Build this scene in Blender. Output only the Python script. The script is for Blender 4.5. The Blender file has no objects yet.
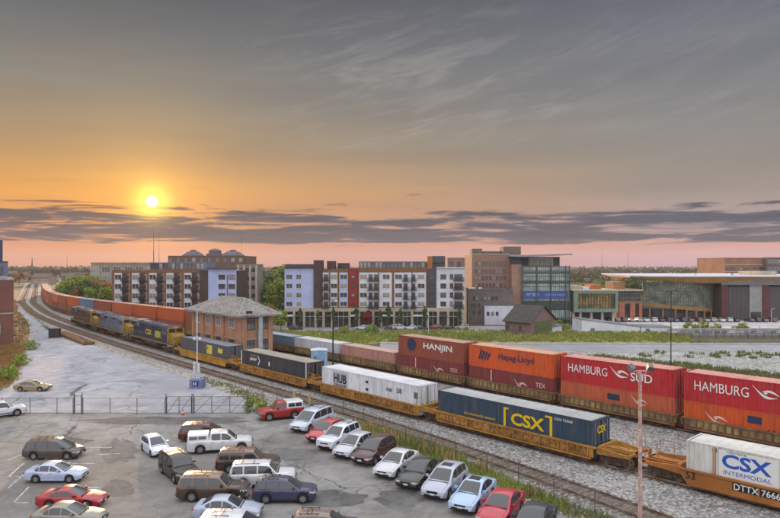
import bpy, bmesh, math, random
import numpy as np
from mathutils import Vector, Matrix
R = math.radians
S = bpy.context.scene
COL = S.collection
random.seed(7)

# ---------------------------------------------------------------- camera
CAMH = 15.5
cd = bpy.data.cameras.new('camera'); cam = bpy.data.objects.new('camera', cd); COL.objects.link(cam)
cam.location = (0, 0, CAMH); cam.rotation_euler = (R(90), 0, 0)
cd.sensor_width = 36; cd.lens = 28.75; cd.shift_y = 5/780; cd.clip_start = .5; cd.clip_end = 9000
S.camera = cam
S.view_settings.view_transform = 'Standard'; S.view_settings.look = 'None'
S.view_settings.exposure = .40; S.view_settings.gamma = 1; S.view_settings.use_curve_mapping = False
try:
    S.cycles.max_bounces = 6; S.cycles.diffuse_bounces = 3; S.cycles.glossy_bounces = 3
    S.cycles.transparent_max_bounces = 12; S.cycles.volume_bounces = 0
    S.cycles.sample_clamp_indirect = 4
except Exception: pass
SUN_EL, SUN_AZ = R(5.35), R(-20.9)          # azimuth from +Y towards +X
SUND = Vector((math.sin(SUN_AZ)*math.cos(SUN_EL), math.cos(SUN_AZ)*math.cos(SUN_EL), math.sin(SUN_EL)))

# ---------------------------------------------------------------- world
wld = bpy.data.worlds.new('World'); S.world = wld; wld.use_nodes = True
def build_world():
    nt = wld.node_tree; N = nt.nodes; Lk = nt.links; N.clear()
    def M(op, a, b=None, c=None, clamp=False):
        n = N.new('ShaderNodeMath'); n.operation = op; n.use_clamp = clamp
        for i, v in enumerate((a, b, c)):
            if v is None: continue
            if isinstance(v, (int, float)): n.inputs[i].default_value = v
            else: Lk.new(v, n.inputs[i])
        return n.outputs[0]
    def mix(fac, a, b, mode='MIX'):
        n = N.new('ShaderNodeMix'); n.data_type = 'RGBA'; n.blend_type = mode; n.clamp_factor = True
        for i, v in ((0, fac), (6, a), (7, b)):
            if isinstance(v, (int, float)): n.inputs[i].default_value = v
            elif isinstance(v, tuple): n.inputs[i].default_value = (*v, 1)
            else: Lk.new(v, n.inputs[i])
        return n.outputs[2]
    def ramp(fac, stops, interp='LINEAR'):
        n = N.new('ShaderNodeValToRGB'); cr = n.color_ramp; cr.interpolation = interp
        while len(cr.elements) < len(stops): cr.elements.new(.5)
        for e, (p, c) in zip(cr.elements, stops):
            e.position = p; e.color = (*c, 1) if isinstance(c, tuple) else (c, c, c, 1)
        Lk.new(fac, n.inputs[0]); return n.outputs[0]
    def noise(vec, scale, det=4, rough=.5, dist=0):
        n = N.new('ShaderNodeTexNoise'); n.inputs['Scale'].default_value = scale; n.inputs['Detail'].default_value = det
        n.inputs['Roughness'].default_value = rough; n.inputs['Distortion'].default_value = dist
        Lk.new(vec, n.inputs['Vector']); return n.outputs[0]
    tc = N.new('ShaderNodeTexCoord'); vn = N.new('ShaderNodeVectorMath'); vn.operation = 'NORMALIZE'
    Lk.new(tc.outputs['Generated'], vn.inputs[0])
    sp = N.new('ShaderNodeSeparateXYZ'); Lk.new(vn.outputs[0], sp.inputs[0])
    el = M('MULTIPLY', M('ARCSINE', sp.outputs[2]), 180/math.pi)       # degrees
    az = M('MULTIPLY', M('ARCTAN2', sp.outputs[0], sp.outputs[1]), 180/math.pi)
    e30 = M('DIVIDE', el, 30, clamp=True)
    def s(h):
        h = h.lstrip('#'); v = [int(h[i:i+2], 16)/255 for i in (0, 2, 4)]
        return tuple(((x+.055)/1.055)**2.4 if x > .04 else x/12.92 for x in v)
    # towards the sun and away from it
    west = ramp(e30, [(0, s('dd8f74')), (.06, s('ea9a70')), (.13, s('f0a055')), (.2, s('eaa553')), (.27, s('cb9a60')), (.36, s('a8906f')), (.5, s('8a867b')), (.64, s('6b6f70')), (.77, s('56595e'))])
    east = ramp(e30, [(0, s('c79cae')), (.06, s('dca596')), (.10, s('b8a09e')), (.2, s('9f928a')), (.27, s('9d9387')), (.36, s('8c8a86')), (.5, s('7f8184')), (.64, s('6f737c')), (.77, s('5b606b'))])
    azf = M('DIVIDE', M('ADD', az, 25), 50, clamp=True)
    base = mix(azf, west, east)
    # cloud coordinates: azimuth is stretched
    cv = N.new('ShaderNodeCombineXYZ'); Lk.new(M('MULTIPLY', az, .10), cv.inputs[0]); Lk.new(M('MULTIPLY', el, 1.25), cv.inputs[1])
    n1 = noise(cv.outputs[0], 1.0, 6, .62, .4)
    cv2 = N.new('ShaderNodeCombineXYZ'); Lk.new(M('MULTIPLY', az, .03), cv2.inputs[0]); Lk.new(M('MULTIPLY', el, .32), cv2.inputs[1]); cv2.inputs[2].default_value = 3.3
    n2 = noise(cv2.outputs[0], 1.0, 5, .55, .3)
    # main cloud band 2..5.3 degrees, thinner layers above it
    band = M('MULTIPLY', ramp(M('DIVIDE', el, 10, clamp=True), [(0, 0.0), (.14, .05), (.2, .75), (.27, .95), (.34, .75), (.40, .85), (.46, .55), (.53, .22), (.75, .08), (1, 0.0)]), 1.0)
    cl = M('MULTIPLY', ramp(M('ADD', n1, M('MULTIPLY', M('SUBTRACT', band, .5), .36)), [(.49, 0.0), (.61, 1.0)], 'EASE'), 1.0)
    cl = M('MULTIPLY', cl, M('MINIMUM', M('MULTIPLY', band, 3.0), 1.0))
    ccol = mix(azf, s('7e6f74'), s('757583'))
    edge = ramp(cl, [(0, 1.0), (.5, 1.0), (1, .0)])
    ccol = mix(ramp(n1, [(.45, 0.0), (.72, 1.0)]), mix(azf, s('5c5863'), s('565c6c')), mix(azf, s('333849'), s('333a4a')))
    sky = mix(M('MULTIPLY', cl, .96), base, ccol)
    # wisps high to the right of the middle
    cv3 = N.new('ShaderNodeCombineXYZ'); Lk.new(M('MULTIPLY', M('ADD', az, M('MULTIPLY', el, -1.5)), .12), cv3.inputs[0]); Lk.new(M('MULTIPLY', M('SUBTRACT', el, M('MULTIPLY', az, .16)), .45), cv3.inputs[1]); cv3.inputs[2].default_value = 9.1
    n3 = noise(cv3.outputs[0], 1.3, 7, .68, .9)
    wm = M('MULTIPLY', ramp(M('DIVIDE', el, 30, clamp=True), [(.3, 0.0), (.44, 1.0), (.6, .8), (.78, .1)]), ramp(M('DIVIDE', M('ADD', az, 30), 60, clamp=True), [(.25, .1), (.42, 1.0), (.62, 1.0), (.9, .35)]))
    wisp = M('MULTIPLY', ramp(n3, [(.47, 0.0), (.68, 1.0)]), wm)
    sky = mix(M('MULTIPLY', wisp, .42), sky, s('b9b2ac'))
    sky = mix(M('MULTIPLY', ramp(n2, [(.38, 0.0), (.66, 1.0)]), .26), sky, mix(azf, s('74685f'), s('5f616c')))
    # sun glow
    dp = N.new('ShaderNodeVectorMath'); dp.operation = 'DOT_PRODUCT'; Lk.new(vn.outputs[0], dp.inputs[0]); dp.inputs[1].default_value = SUND
    ang = M('MULTIPLY', M('ARCCOSINE', M('MINIMUM', dp.outputs['Value'], 1.0)), 180/math.pi)
    g1 = M('EXPONENT', M('MULTIPLY', M('POWER', M('DIVIDE', ang, 1.35), 2), -1))
    g2 = M('EXPONENT', M('MULTIPLY', M('DIVIDE', ang, 3.6), -1))
    disc = ramp(M('DIVIDE', ang, 3, clamp=True), [(0, 1.0), (.11, 1.0), (.20, 0.0)], 'EASE')
    def add(a, fac, c):
        return mix(1.0, a, mix(fac, (0, 0, 0), c), 'ADD')
    open_ = M('SUBTRACT', 1.0, M('MULTIPLY', cl, .75))
    sky = add(sky, M('MULTIPLY', g2, open_), (.70, .34, .03))
    sky = add(sky, g1, (1.0, .72, .10))
    sky = add(sky, disc, (1.6, 1.5, 1.1))
    # the unseen sky overhead is made brighter than sunset to light the ground
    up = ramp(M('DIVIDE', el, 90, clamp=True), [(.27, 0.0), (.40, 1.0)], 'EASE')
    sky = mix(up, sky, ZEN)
    # added brightness in the unseen sky behind the camera, lights the fronts
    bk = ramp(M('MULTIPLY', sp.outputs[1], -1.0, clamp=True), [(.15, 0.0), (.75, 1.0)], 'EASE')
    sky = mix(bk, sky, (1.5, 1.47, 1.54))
    # below the horizon
    sky = mix(ramp(M('ADD', M('MULTIPLY', el, .5), 1.0, clamp=True), [(0, 1.0), (1, 0.0)]), sky, s('6d6a68'))
    ns = N.new('ShaderNodeTexSky'); ns.sky_type = 'NISHITA'; ns.sun_disc = False; ns.sun_elevation = SUN_EL; ns.sun_rotation = SUN_AZ
    nc = N.new('ShaderNodeMix'); nc.data_type = 'RGBA'; nc.blend_type = 'DARKEN'; nc.inputs[0].default_value = 1; Lk.new(ns.outputs[0], nc.inputs[6]); nc.inputs[7].default_value = (.2, .2, .2, 1)
    b1 = N.new('ShaderNodeBackground'); Lk.new(nc.outputs[2], b1.inputs[0]); b1.inputs[1].default_value = .05
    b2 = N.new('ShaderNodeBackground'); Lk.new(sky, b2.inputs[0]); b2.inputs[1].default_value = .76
    ad = N.new('ShaderNodeAddShader'); Lk.new(b1.outputs[0], ad.inputs[0]); Lk.new(b2.outputs[0], ad.inputs[1])
    out = N.new('ShaderNodeOutputWorld'); Lk.new(ad.outputs[0], out.inputs[0])
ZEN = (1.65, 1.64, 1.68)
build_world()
sl = bpy.data.lights.new('sun', 'SUN'); sl.energy = 3.2; sl.angle = R(1.5); sl.color = (1.0, .62, .34)
so = bpy.data.objects.new('sun', sl); COL.objects.link(so)
so.rotation_euler = (-SUND).to_track_quat('-Z', 'Y').to_euler()

# ---------------------------------------------------------------- helpers
F = 623.0; HZ = 264.0
def catm(pts, step=1.0):
    """smooth polyline through (Y, X) knots, sampled by arc length"""
    P = np.array([(x, y) for y, x in pts], float)
    t = np.concatenate([[0], np.cumsum(np.hypot(*np.diff(P, axis=0).T))])
    tt = np.arange(0, t[-1], step)
    Q = np.stack([np.interp(tt, t, P[:, 0]), np.interp(tt, t, P[:, 1])], 1)
    k = np.hanning(41); k /= k.sum()
    E = np.concatenate([Q[0]+(np.arange(-20, 0)[:, None])*(Q[1]-Q[0]), Q, Q[-1]+(np.arange(1, 21)[:, None])*(Q[-1]-Q[-2])])
    return np.stack([np.convolve(E[:, 0], k, 'valid'), np.convolve(E[:, 1], k, 'valid')], 1)
A_K = [(10, 34), (20, 27.5), (38, 16), (45, 11.0), (50, 7.3), (60, -.5), (70, -9), (80, -17.9), (100, -35.8), (120, -53), (140, -69.5), (160, -85.7), (180, -101), (200, -115.3), (250, -148), (300, -176), (400, -232.5), (520, -300)]
B_K = [(10, 53), (20, 43.5), (38, 26.5), (45, 19.8), (50, 15.1), (60, 5.9), (80, -12.3), (100, -30.1), (120, -47.6), (140, -64.6), (160, -81), (180, -96.5), (200, -110.8), (250, -143.5), (300, -171.2), (400, -227.5), (520, -295)]
C_K = [(10, 70), (40, 43.6), (52.6, 32.6), (61, 25.2), (73, 14.7), (90, -.1), (99, -8), (111.5, -19.6), (130, -38.3), (150, -59), (170, -79), (184, -92), (200, -105.2), (214, -115.2), (250, -137.8), (300, -166.3), (339, -188.4), (400, -222.5), (520, -290)]
class Curve:
    def __init__(s, K):
        s.P = catm(K); d = np.diff(s.P, axis=0); s.t = np.concatenate([[0], np.cumsum(np.hypot(d[:, 0], d[:, 1]))]); s.L = s.t[-1]
    def at(s, u):
        return np.array([np.interp(u, s.t, s.P[:, 0]), np.interp(u, s.t, s.P[:, 1])])
    def tan(s, u):
        a = s.at(max(0, u-.6)); b = s.at(min(s.L, u+.6)); v = b-a; return v/np.hypot(*v)
    def off(s, u, d):      # d > 0: to the right of travel away from the camera
        v = s.tan(u); return s.at(u)+np.array([v[1], -v[0]])*d
    def s_px(s, px, d=0):  # arc position at which the line offset by d crosses picture column px
        best = None
        for u in np.arange(5, s.L-1, .5):
            p = s.off(u, d); r = 390+F*p[0]/p[1]-px
            if best is None or abs(r) < best[0]: best = (abs(r), u)
        u0 = best[1]
        for u in np.arange(u0-.5, u0+.5, .05):
            p = s.off(u, d); r = abs(390+F*p[0]/p[1]-px)
            if r < best[0]: best = (r, u)
        return best[1]
CA, CB, CC = Curve(A_K), Curve(B_K), Curve(C_K)
_CP = CC.P[::4]; _CT = np.gradient(_CP, axis=0); _CT /= np.hypot(_CT[:, 0], _CT[:, 1])[:, None]
DROP = 5.5
def gz(x, y):
    """ground height: the rail yard is level, the town beyond the far track lies lower"""
    x = np.atleast_1d(np.asarray(x, float)); y = np.atleast_1d(np.asarray(y, float)); out = np.zeros(x.shape)
    fx = x.ravel(); fy = y.ravel(); fo = np.zeros(fx.shape)
    for i in range(0, len(fx), 20000):
        dx = fx[i:i+20000, None]-_CP[None, :, 0]; dy = fy[i:i+20000, None]-_CP[None, :, 1]
        d2 = dx*dx+dy*dy; j = d2.argmin(1); k = np.arange(len(j))
        sd = dx[k, j]*_CT[j, 1]-dy[k, j]*_CT[j, 0]
        d = np.where(sd > 0, np.sqrt(d2[k, j]), 0)
        t = np.clip((d-5)/47, 0, 1); fo[i:i+20000] = -DROP*t*t*(3-2*t)
    return fo.reshape(x.shape)
def g1(x, y): return float(gz(x, y)[0])
def G(px, py, z=0.0):
    Y = F*(CAMH-z)/(py-HZ); return ((px-390)/F*Y, Y)
def GG(px, py):
    """point of the real ground seen at a pixel of the photograph (used to take measurements)"""
    z = 0.0
    for _ in range(40):
        x, y = G(px, py, z); z = .5*z+.5*g1(x, y)
    return (x, y, z)
def PX(px, Y): return (px-390)/F*Y
def PZ(py, Y): return CAMH-(py-HZ)*Y/F

class MB:
    def __init__(s): s.v = []; s.f = []; s.m = []; s.mi = 0
    def add(s, vs, fs, T=None):
        n = len(s.v)
        if T is not None: vs = [tuple(T @ Vector(v)) for v in vs]
        s.v += [tuple(v) for v in vs]; s.f += [tuple(i+n for i in f) for f in fs]; s.m += [s.mi]*len(fs); return s
    def box(s, c, d, rz=0, T=None):
        x, y, z = d[0]/2, d[1]/2, d[2]/2; vs = [(a*x, b*y, e*z) for e in (-1, 1) for b in (-1, 1) for a in (-1, 1)]
        if rz: cs, sn = math.cos(rz), math.sin(rz); vs = [(a*cs-b*sn, a*sn+b*cs, e) for a, b, e in vs]
        vs = [(a+c[0], b+c[1], e+c[2]) for a, b, e in vs]
        return s.add(vs, [(0, 2, 3, 1), (4, 5, 7, 6), (0, 1, 5, 4), (2, 6, 7, 3), (0, 4, 6, 2), (1, 3, 7, 5)], T)
    def bx(s, x0, x1, y0, y1, z0, z1, T=None): return s.box(((x0+x1)/2, (y0+y1)/2, (z0+z1)/2), (x1-x0, y1-y0, z1-z0), 0, T)
    def tube(s, a, b, r, n=8, r2=None, T=None):
        a = Vector(a); b = Vector(b); r2 = r if r2 is None else r2; q = (b-a).to_track_quat('Z', 'Y'); vs = []
        for p, rr in ((a, r), (b, r2)):
            for i in range(n):
                t = 2*math.pi*i/n; vs.append(tuple(p+q @ Vector((rr*math.cos(t), rr*math.sin(t), 0))))
        fs = [(i, (i+1) % n, n+(i+1) % n, n+i) for i in range(n)]+[tuple(range(n-1, -1, -1)), tuple(range(n, 2*n))]
        return s.add(vs, fs, T)
    def prism(s, poly, h0, h1, axis='y', T=None):
        """poly in the plane across AXIS, extruded from h0 to h1"""
        def P(p, h): return {'y': (p[0], h, p[1]), 'x': (h, p[0], p[1]), 'z': (p[0], p[1], h)}[axis]
        n = len(poly); vs = [P(p, h0) for p in poly]+[P(p, h1) for p in poly]
        return s.add(vs, [(i, (i+1) % n, n+(i+1) % n, n+i) for i in range(n)]+[tuple(range(n-1, -1, -1)), tuple(range(n, 2*n))], T)
    def quad(s, a, b, c, d): return s.add([a, b, c, d], [(0, 1, 2, 3)])
    def lathe(s, prof, n=16, axis='y', T=None, caps=True):
        """prof: (h, r) pairs along the axis"""
        vs = []
        for h, r in prof:
            for i in range(n):
                t = 2*math.pi*i/n; a, b = r*math.cos(t), r*math.sin(t)
                vs.append({'y': (a, h, b), 'z': (a, b, h), 'x': (h, a, b)}[axis])
        fs = []
        for k in range(len(prof)-1):
            for i in range(n): fs.append((k*n+i, k*n+(i+1) % n, (k+1)*n+(i+1) % n, (k+1)*n+i))
        if caps: fs += [tuple(range(n)), tuple(range((len(prof)-1)*n, len(prof)*n))]
        return s.add(vs, fs, T)
    def mesh(s, name, mats, smooth=0):
        me = bpy.data.meshes.new(name); me.from_pydata(s.v, [], s.f)
        mats = mats if isinstance(mats, (list, tuple)) else [mats]
        for m in mats: me.materials.append(m)
        if len(mats) > 1: me.polygons.foreach_set('material_index', s.m)
        bm = bmesh.new(); bm.from_mesh(me); bmesh.ops.recalc_face_normals(bm, faces=bm.faces); bm.to_mesh(me); bm.free()
        if smooth:
            me.polygons.foreach_set('use_smooth', [True]*len(me.polygons)); me.set_sharp_from_angle(angle=R(smooth))
        me.update(); return me
    def build(s, name, mats, parent=None, smooth=0, loc=None, rz=0):
        return link(name, s.mesh(name, mats, smooth), parent, loc, rz)
def link(name, me, parent=None, loc=None, rz=0):
    o = bpy.data.objects.new(name, me); COL.objects.link(o)
    if parent: o.parent = parent
    if loc: o.location = loc
    if rz: o.rotation_euler = (0, 0, rz)
    return o
def tag(o, label=None, cat=None, group=None, kind=None):
    for k, v in (('label', label), ('category', cat), ('group', group), ('kind', kind)):
        if v: o[k] = v
    return o
def thing(name, label, cat, loc=(0, 0, 0), rz=0, group=None):
    return tag(link(name, None, None, loc, rz), label, cat, group)
def dup(o, parent=None):
    c = o.copy(); COL.objects.link(c); c.parent = parent
    for ch in o.children: dup(ch, c)
    return c
def copy_thing(src, label, loc, rz=0, group=None, scale=None):
    c = dup(src); c.location = loc; c.rotation_euler = (0, 0, rz); c['label'] = label
    if group: c['group'] = group
    if scale: c.scale = scale
    return c
ORD = ['', 'first', 'second', 'third', 'fourth', 'fifth', 'sixth', 'seventh', 'eighth', 'ninth', 'tenth', 'eleventh', 'twelfth', 'thirteenth', 'fourteenth', 'fifteenth', 'sixteenth', 'seventeenth', 'eighteenth', 'nineteenth', 'twentieth']
ORD += ['twenty-'+o for o in ORD[1:10]]+['thirtieth']+['thirty-'+o for o in ORD[1:10]]+['fortieth']+['forty-'+o for o in ORD[1:10]]+['fiftieth']+['fifty-'+o for o in ORD[1:10]]

# ---------------------------------------------------------------- materials
def hexc(h):
    h = h.lstrip('#'); v = [int(h[i:i+2], 16)/255 for i in (0, 2, 4)]
    return tuple(((x+.055)/1.055)**2.4 if x > .04 else x/12.92 for x in v)
_MC = {}
def mat(name, c1, c2=None, rough=.7, metal=0, scale=2.0, amt=(.35, .65), bump=0, bscale=None, c3=None, scale3=None, amt3=(.55, .7), coat=0, stretch=None, spec=None, det=5, island=0):
    if name in _MC: return _MC[name]
    m = bpy.data.materials.new(name); m.use_nodes = True; nt = m.node_tree; N = nt.nodes; L = nt.links
    b = N['Principled BSDF']; b.inputs['Roughness'].default_value = rough; b.inputs['Metallic'].default_value = metal
    if coat: b.inputs['Coat Weight'].default_value = coat; b.inputs['Coat Roughness'].default_value = .08
    if spec is not None: b.inputs['Specular IOR Level'].default_value = spec
    c1 = hexc(c1) if isinstance(c1, str) else c1
    c2 = hexc(c2) if isinstance(c2, str) else c2; c3 = hexc(c3) if isinstance(c3, str) else c3
    col = None
    if c2 or c3 or bump or island:
        tc = N.new('ShaderNodeTexCoord'); vec = tc.outputs['Object']
        if stretch:
            mp = N.new('ShaderNodeMapping'); mp.inputs['Scale'].default_value = stretch; L.new(vec, mp.inputs[0]); vec = mp.outputs[0]
        def noi(sc, lo, hi, w=0):
            n = N.new('ShaderNodeTexNoise'); n.inputs['Scale'].default_value = sc; n.inputs['Detail'].default_value = det; n.inputs['Roughness'].default_value = .62
            L.new(vec, n.inputs['Vector']); r = N.new('ShaderNodeMapRange'); r.inputs[1].default_value = lo; r.inputs[2].default_value = hi; L.new(n.outputs[0], r.inputs[0]); return r.outputs[0]
        def mixc(f, a, bb):
            x = N.new('ShaderNodeMix'); x.data_type = 'RGBA'; L.new(f, x.inputs[0])
            for i, v in ((6, a), (7, bb)):
                if isinstance(v, tuple): x.inputs[i].default_value = (*v, 1)
                else: L.new(v, x.inputs[i])
            return x.outputs[2]
        col = c1
        if c2: col = mixc(noi(scale, *amt), col, c2)
        if c3: col = mixc(noi(scale3 or scale*4, *amt3), col, c3)
        if island:
            gi = N.new('ShaderNodeNewGeometry'); hv = N.new('ShaderNodeHueSaturation'); mr = N.new('ShaderNodeMapRange')
            mr.inputs[3].default_value = 1-island; mr.inputs[4].default_value = 1+island; L.new(gi.outputs['Random Per Island'], mr.inputs[0]); L.new(mr.outputs[0], hv.inputs['Value'])
            if isinstance(col, tuple): hv.inputs['Color'].default_value = (*col, 1)
            else: L.new(col, hv.inputs['Color'])
            col = hv.outputs[0]
        if bump:
            n = N.new('ShaderNodeTexNoise'); n.inputs['Scale'].default_value = bscale or scale*6; n.inputs['Detail'].default_value = 3; L.new(vec, n.inputs['Vector'])
            bp = N.new('ShaderNodeBump'); bp.inputs['Strength'].default_value = min(1, bump); bp.inputs['Distance'].default_value = .05; L.new(n.outputs[0], bp.inputs['Height']); L.new(bp.outputs[0], b.inputs['Normal'])
    if col is None or isinstance(col, tuple): b.inputs['Base Color'].default_value = (*(col or c1), 1)
    else: L.new(col, b.inputs['Base Color'])
    _MC[name] = m; return m
def ground_mat(name, base, light, dark, speck=None, speck_scale=9, patch=.06, fine=.9, crack=0, crack_scale=.12, tint=None, rough=.9, bump=.4, bscale=8):
    """large soft patches + medium stains + fine grain (+ cracks); Object coordinates in metres"""
    m = bpy.data.materials.new(name); m.use_nodes = True; nt = m.node_tree; N = nt.nodes; L = nt.links; b = N['Principled BSDF']; b.inputs['Roughness'].default_value = rough; b.inputs['Specular IOR Level'].default_value = .3
    tc = N.new('ShaderNodeTexCoord'); vec = tc.outputs['Object']
    def noi(sc, lo, hi, det=6, rg=.6, dist=0, st=None):
        v = vec
        if st:
            mp = N.new('ShaderNodeMapping'); mp.inputs['Scale'].default_value = st[0]; mp.inputs['Rotation'].default_value = (0, 0, st[1]); L.new(vec, mp.inputs[0]); v = mp.outputs[0]
        n = N.new('ShaderNodeTexNoise'); n.inputs['Scale'].default_value = sc; n.inputs['Detail'].default_value = det; n.inputs['Roughness'].default_value = rg; n.inputs['Distortion'].default_value = dist
        L.new(v, n.inputs['Vector']); r = N.new('ShaderNodeMapRange'); r.inputs[1].default_value = lo; r.inputs[2].default_value = hi; L.new(n.outputs[0], r.inputs[0]); return r.outputs[0], n.outputs[0]
    def mixc(f, a, bb, k=1.0):
        x = N.new('ShaderNodeMix'); x.data_type = 'RGBA'
        if k != 1:
            mm = N.new('ShaderNodeMath'); mm.operation = 'MULTIPLY'; L.new(f, mm.inputs[0]); mm.inputs[1].default_value = k; f = mm.outputs[0]
        L.new(f, x.inputs[0])
        for i, v in ((6, a), (7, bb)):
            if isinstance(v, tuple): x.inputs[i].default_value = (*v, 1)
            else: L.new(v, x.inputs[i])
        return x.outputs[2]
    H = lambda h: hexc(h) if isinstance(h, str) else h
    base, light, dark = H(base), H(light), H(dark)
    f1, _ = noi(patch, .38, .62, 5, .6, .6); col = mixc(f1, base, light)
    f2, _ = noi(patch*4.3, .5, .72, 6, .65, 1.2); col = mixc(f2, col, dark, .8)
    if tint: f4, _ = noi(patch*1.7, .45, .7, 4, .5, .3); col = mixc(f4, col, H(tint), .7)
    f3, raw = noi(fine, .35, .7, 8, .75); col = mixc(f3, col, dark, .5)
    if speck:
        vo = N.new('ShaderNodeTexVoronoi'); vo.inputs['Scale'].default_value = speck_scale; L.new(vec, vo.inputs['Vector'])
        hs = N.new('ShaderNodeSeparateColor'); L.new(vo.outputs['Color'], hs.inputs[0])
        x = N.new('ShaderNodeMapRange'); x.inputs[1].default_value = .35; x.inputs[2].default_value = 1.0; L.new(hs.outputs[0], x.inputs[0]); col = mixc(x.outputs[0], col, H(speck[0]), .75)
        x = N.new('ShaderNodeMapRange'); x.inputs[1].default_value = .4; x.inputs[2].default_value = 1.0; L.new(hs.outputs[1], x.inputs[0]); col = mixc(x.outputs[0], col, H(speck[1]), .75)
    if crack:
        nz = N.new('ShaderNodeTexNoise'); nz.inputs['Scale'].default_value = .5; nz.inputs['Detail'].default_value = 4; L.new(vec, nz.inputs['Vector'])
        va = N.new('ShaderNodeVectorMath'); va.operation = 'MULTIPLY_ADD'; L.new(nz.outputs['Color'], va.inputs[0]); va.inputs[1].default_value = (1.6, 1.6, 0); L.new(vec, va.inputs[2])
        for sc, wd, k in ((crack_scale, .0022, 1.0), (crack_scale*2.6, .004, .55)):
            vo = N.new('ShaderNodeTexVoronoi'); vo.feature = 'DISTANCE_TO_EDGE'; vo.inputs['Scale'].default_value = sc; L.new(va.outputs[0], vo.inputs['Vector'])
            x = N.new('ShaderNodeMapRange'); x.inputs[1].default_value = wd*.6; x.inputs[2].default_value = wd*1.6+.002; x.inputs[3].default_value = 1; x.inputs[4].default_value = 0; L.new(vo.outputs['Distance'], x.inputs[0])
            fm, _ = noi(.11, .42, .58, 3); mm = N.new('ShaderNodeMath'); mm.operation = 'MULTIPLY'; L.new(fm, mm.inputs[0]); L.new(x.outputs[0], mm.inputs[1])
            col = mixc(mm.outputs[0], col, (.03, .03, .032), crack*k)
    L.new(col, b.inputs['Base Color'])
    if bump:
        n = N.new('ShaderNodeTexNoise'); n.inputs['Scale'].default_value = bscale; n.inputs['Detail'].default_value = 4; L.new(vec, n.inputs['Vector'])
        bp = N.new('ShaderNodeBump'); bp.inputs['Strength'].default_value = bump; bp.inputs['Distance'].default_value = .06; L.new(n.outputs[0], bp.inputs['Height']); L.new(bp.outputs[0], b.inputs['Normal'])
    return m
def brick_mat(name, c1, c2, mortar, sc=1.0, rough=.85, c3=None):
    m = bpy.data.materials.new(name); m.use_nodes = True; nt = m.node_tree; N = nt.nodes; L = nt.links; b = N['Principled BSDF']; b.inputs['Roughness'].default_value = rough
    tc = N.new('ShaderNodeTexCoord'); sp = N.new('ShaderNodeSeparateXYZ'); L.new(tc.outputs['Object'], sp.inputs[0])
    ad = N.new('ShaderNodeMath'); L.new(sp.outputs[0], ad.inputs[0]); L.new(sp.outputs[1], ad.inputs[1]); cb = N.new('ShaderNodeCombineXYZ'); L.new(ad.outputs[0], cb.inputs[0]); L.new(sp.outputs[2], cb.inputs[1])
    br = N.new('ShaderNodeTexBrick'); L.new(cb.outputs[0], br.inputs['Vector']); br.inputs['Scale'].default_value = sc
    br.inputs['Brick Width'].default_value = .22; br.inputs['Row Height'].default_value = .075; br.inputs['Mortar Size'].default_value = .008
    br.inputs['Color1'].default_value = (*hexc(c1), 1); br.inputs['Color2'].default_value = (*hexc(c2), 1); br.inputs['Mortar'].default_value = (*hexc(mortar), 1)
    n = N.new('ShaderNodeTexNoise'); n.inputs['Scale'].default_value = .5; n.inputs['Detail'].default_value = 6; L.new(tc.outputs['Object'], n.inputs['Vector'])
    r = N.new('ShaderNodeMapRange'); r.inputs[1].default_value = .4; r.inputs[2].default_value = .75; r.inputs[4].default_value = .7; L.new(n.outputs[0], r.inputs[0])
    x = N.new('ShaderNodeMix'); x.data_type = 'RGBA'; L.new(r.outputs[0], x.inputs[0]); L.new(br.outputs[0], x.inputs[6]); x.inputs[7].default_value = (*hexc(c3 or c2), 1)
    L.new(x.outputs[2], b.inputs['Base Color']); return m
def glass_mat(name, c=(.02, .03, .04), rough=.06, spec=.8, var=None):
    return mat(name, c, var, rough=rough, spec=spec, scale=.35, amt=(.4, .6))
# ---------------------------------------------------------------- setting: ground sheets
M_ground = ground_mat('town_ground', '5c574a', '55593c', '3b3d2b', tint='6b6357', patch=.02, fine=.3)
M_ballast = ground_mat('ballast', '7a7979', '929293', '54514d', speck=('4c4a49', 'bcbcbc'), speck_scale=6.5, patch=.07, fine=1.2, tint='77706a', bump=.6, bscale=6)
M_lot = ground_mat('lot_asphalt', '83827f', '9c9c9c', '4c4b4a', patch=.045, fine=.8, crack=.95, crack_scale=.11, tint='6f6a62', bump=.25, bscale=5)
M_upper = ground_mat('lot_concrete', '94969e', 'b2b5bd', '65666d', patch=.05, fine=.5, crack=.8, crack_scale=.085, tint='a09fa6', bump=.2, bscale=4)
M_dirt = ground_mat('gravel_dirt', '8f877c', 'a8a29a', '5f574d', speck=('4a443d', 'cfcac2'), speck_scale=5, patch=.09, fine=1.0, tint='76705f', bump=.5)
M_field = ground_mat('gravel_field', '94979b', 'b2b6be', '66684c', speck=('67655c', 'c4c4c4'), speck_scale=2.2, patch=.05, fine=.5, tint='6a6c45', bump=.3, bscale=2)
M_road = ground_mat('street_asphalt', '8e8f96', 'a8a9b2', '6c6d72', patch=.03, fine=.4, tint='8c8a88', bump=.1)
M_grassb = ground_mat('turf', '76803f', '8d9448', '4b5a2a', patch=.1, fine=.8, tint='a09358', bump=.5)
M_pale = ground_mat('pale_concrete', 'b9b9bb', 'cfcfd2', '8d8c8b', patch=.06, fine=.5, bump=.1)
M_conc = mat('concrete', 'a8a6a2', '7f7c78', .9, scale=.8, c3='c2c0bc', scale3=3)

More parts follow.
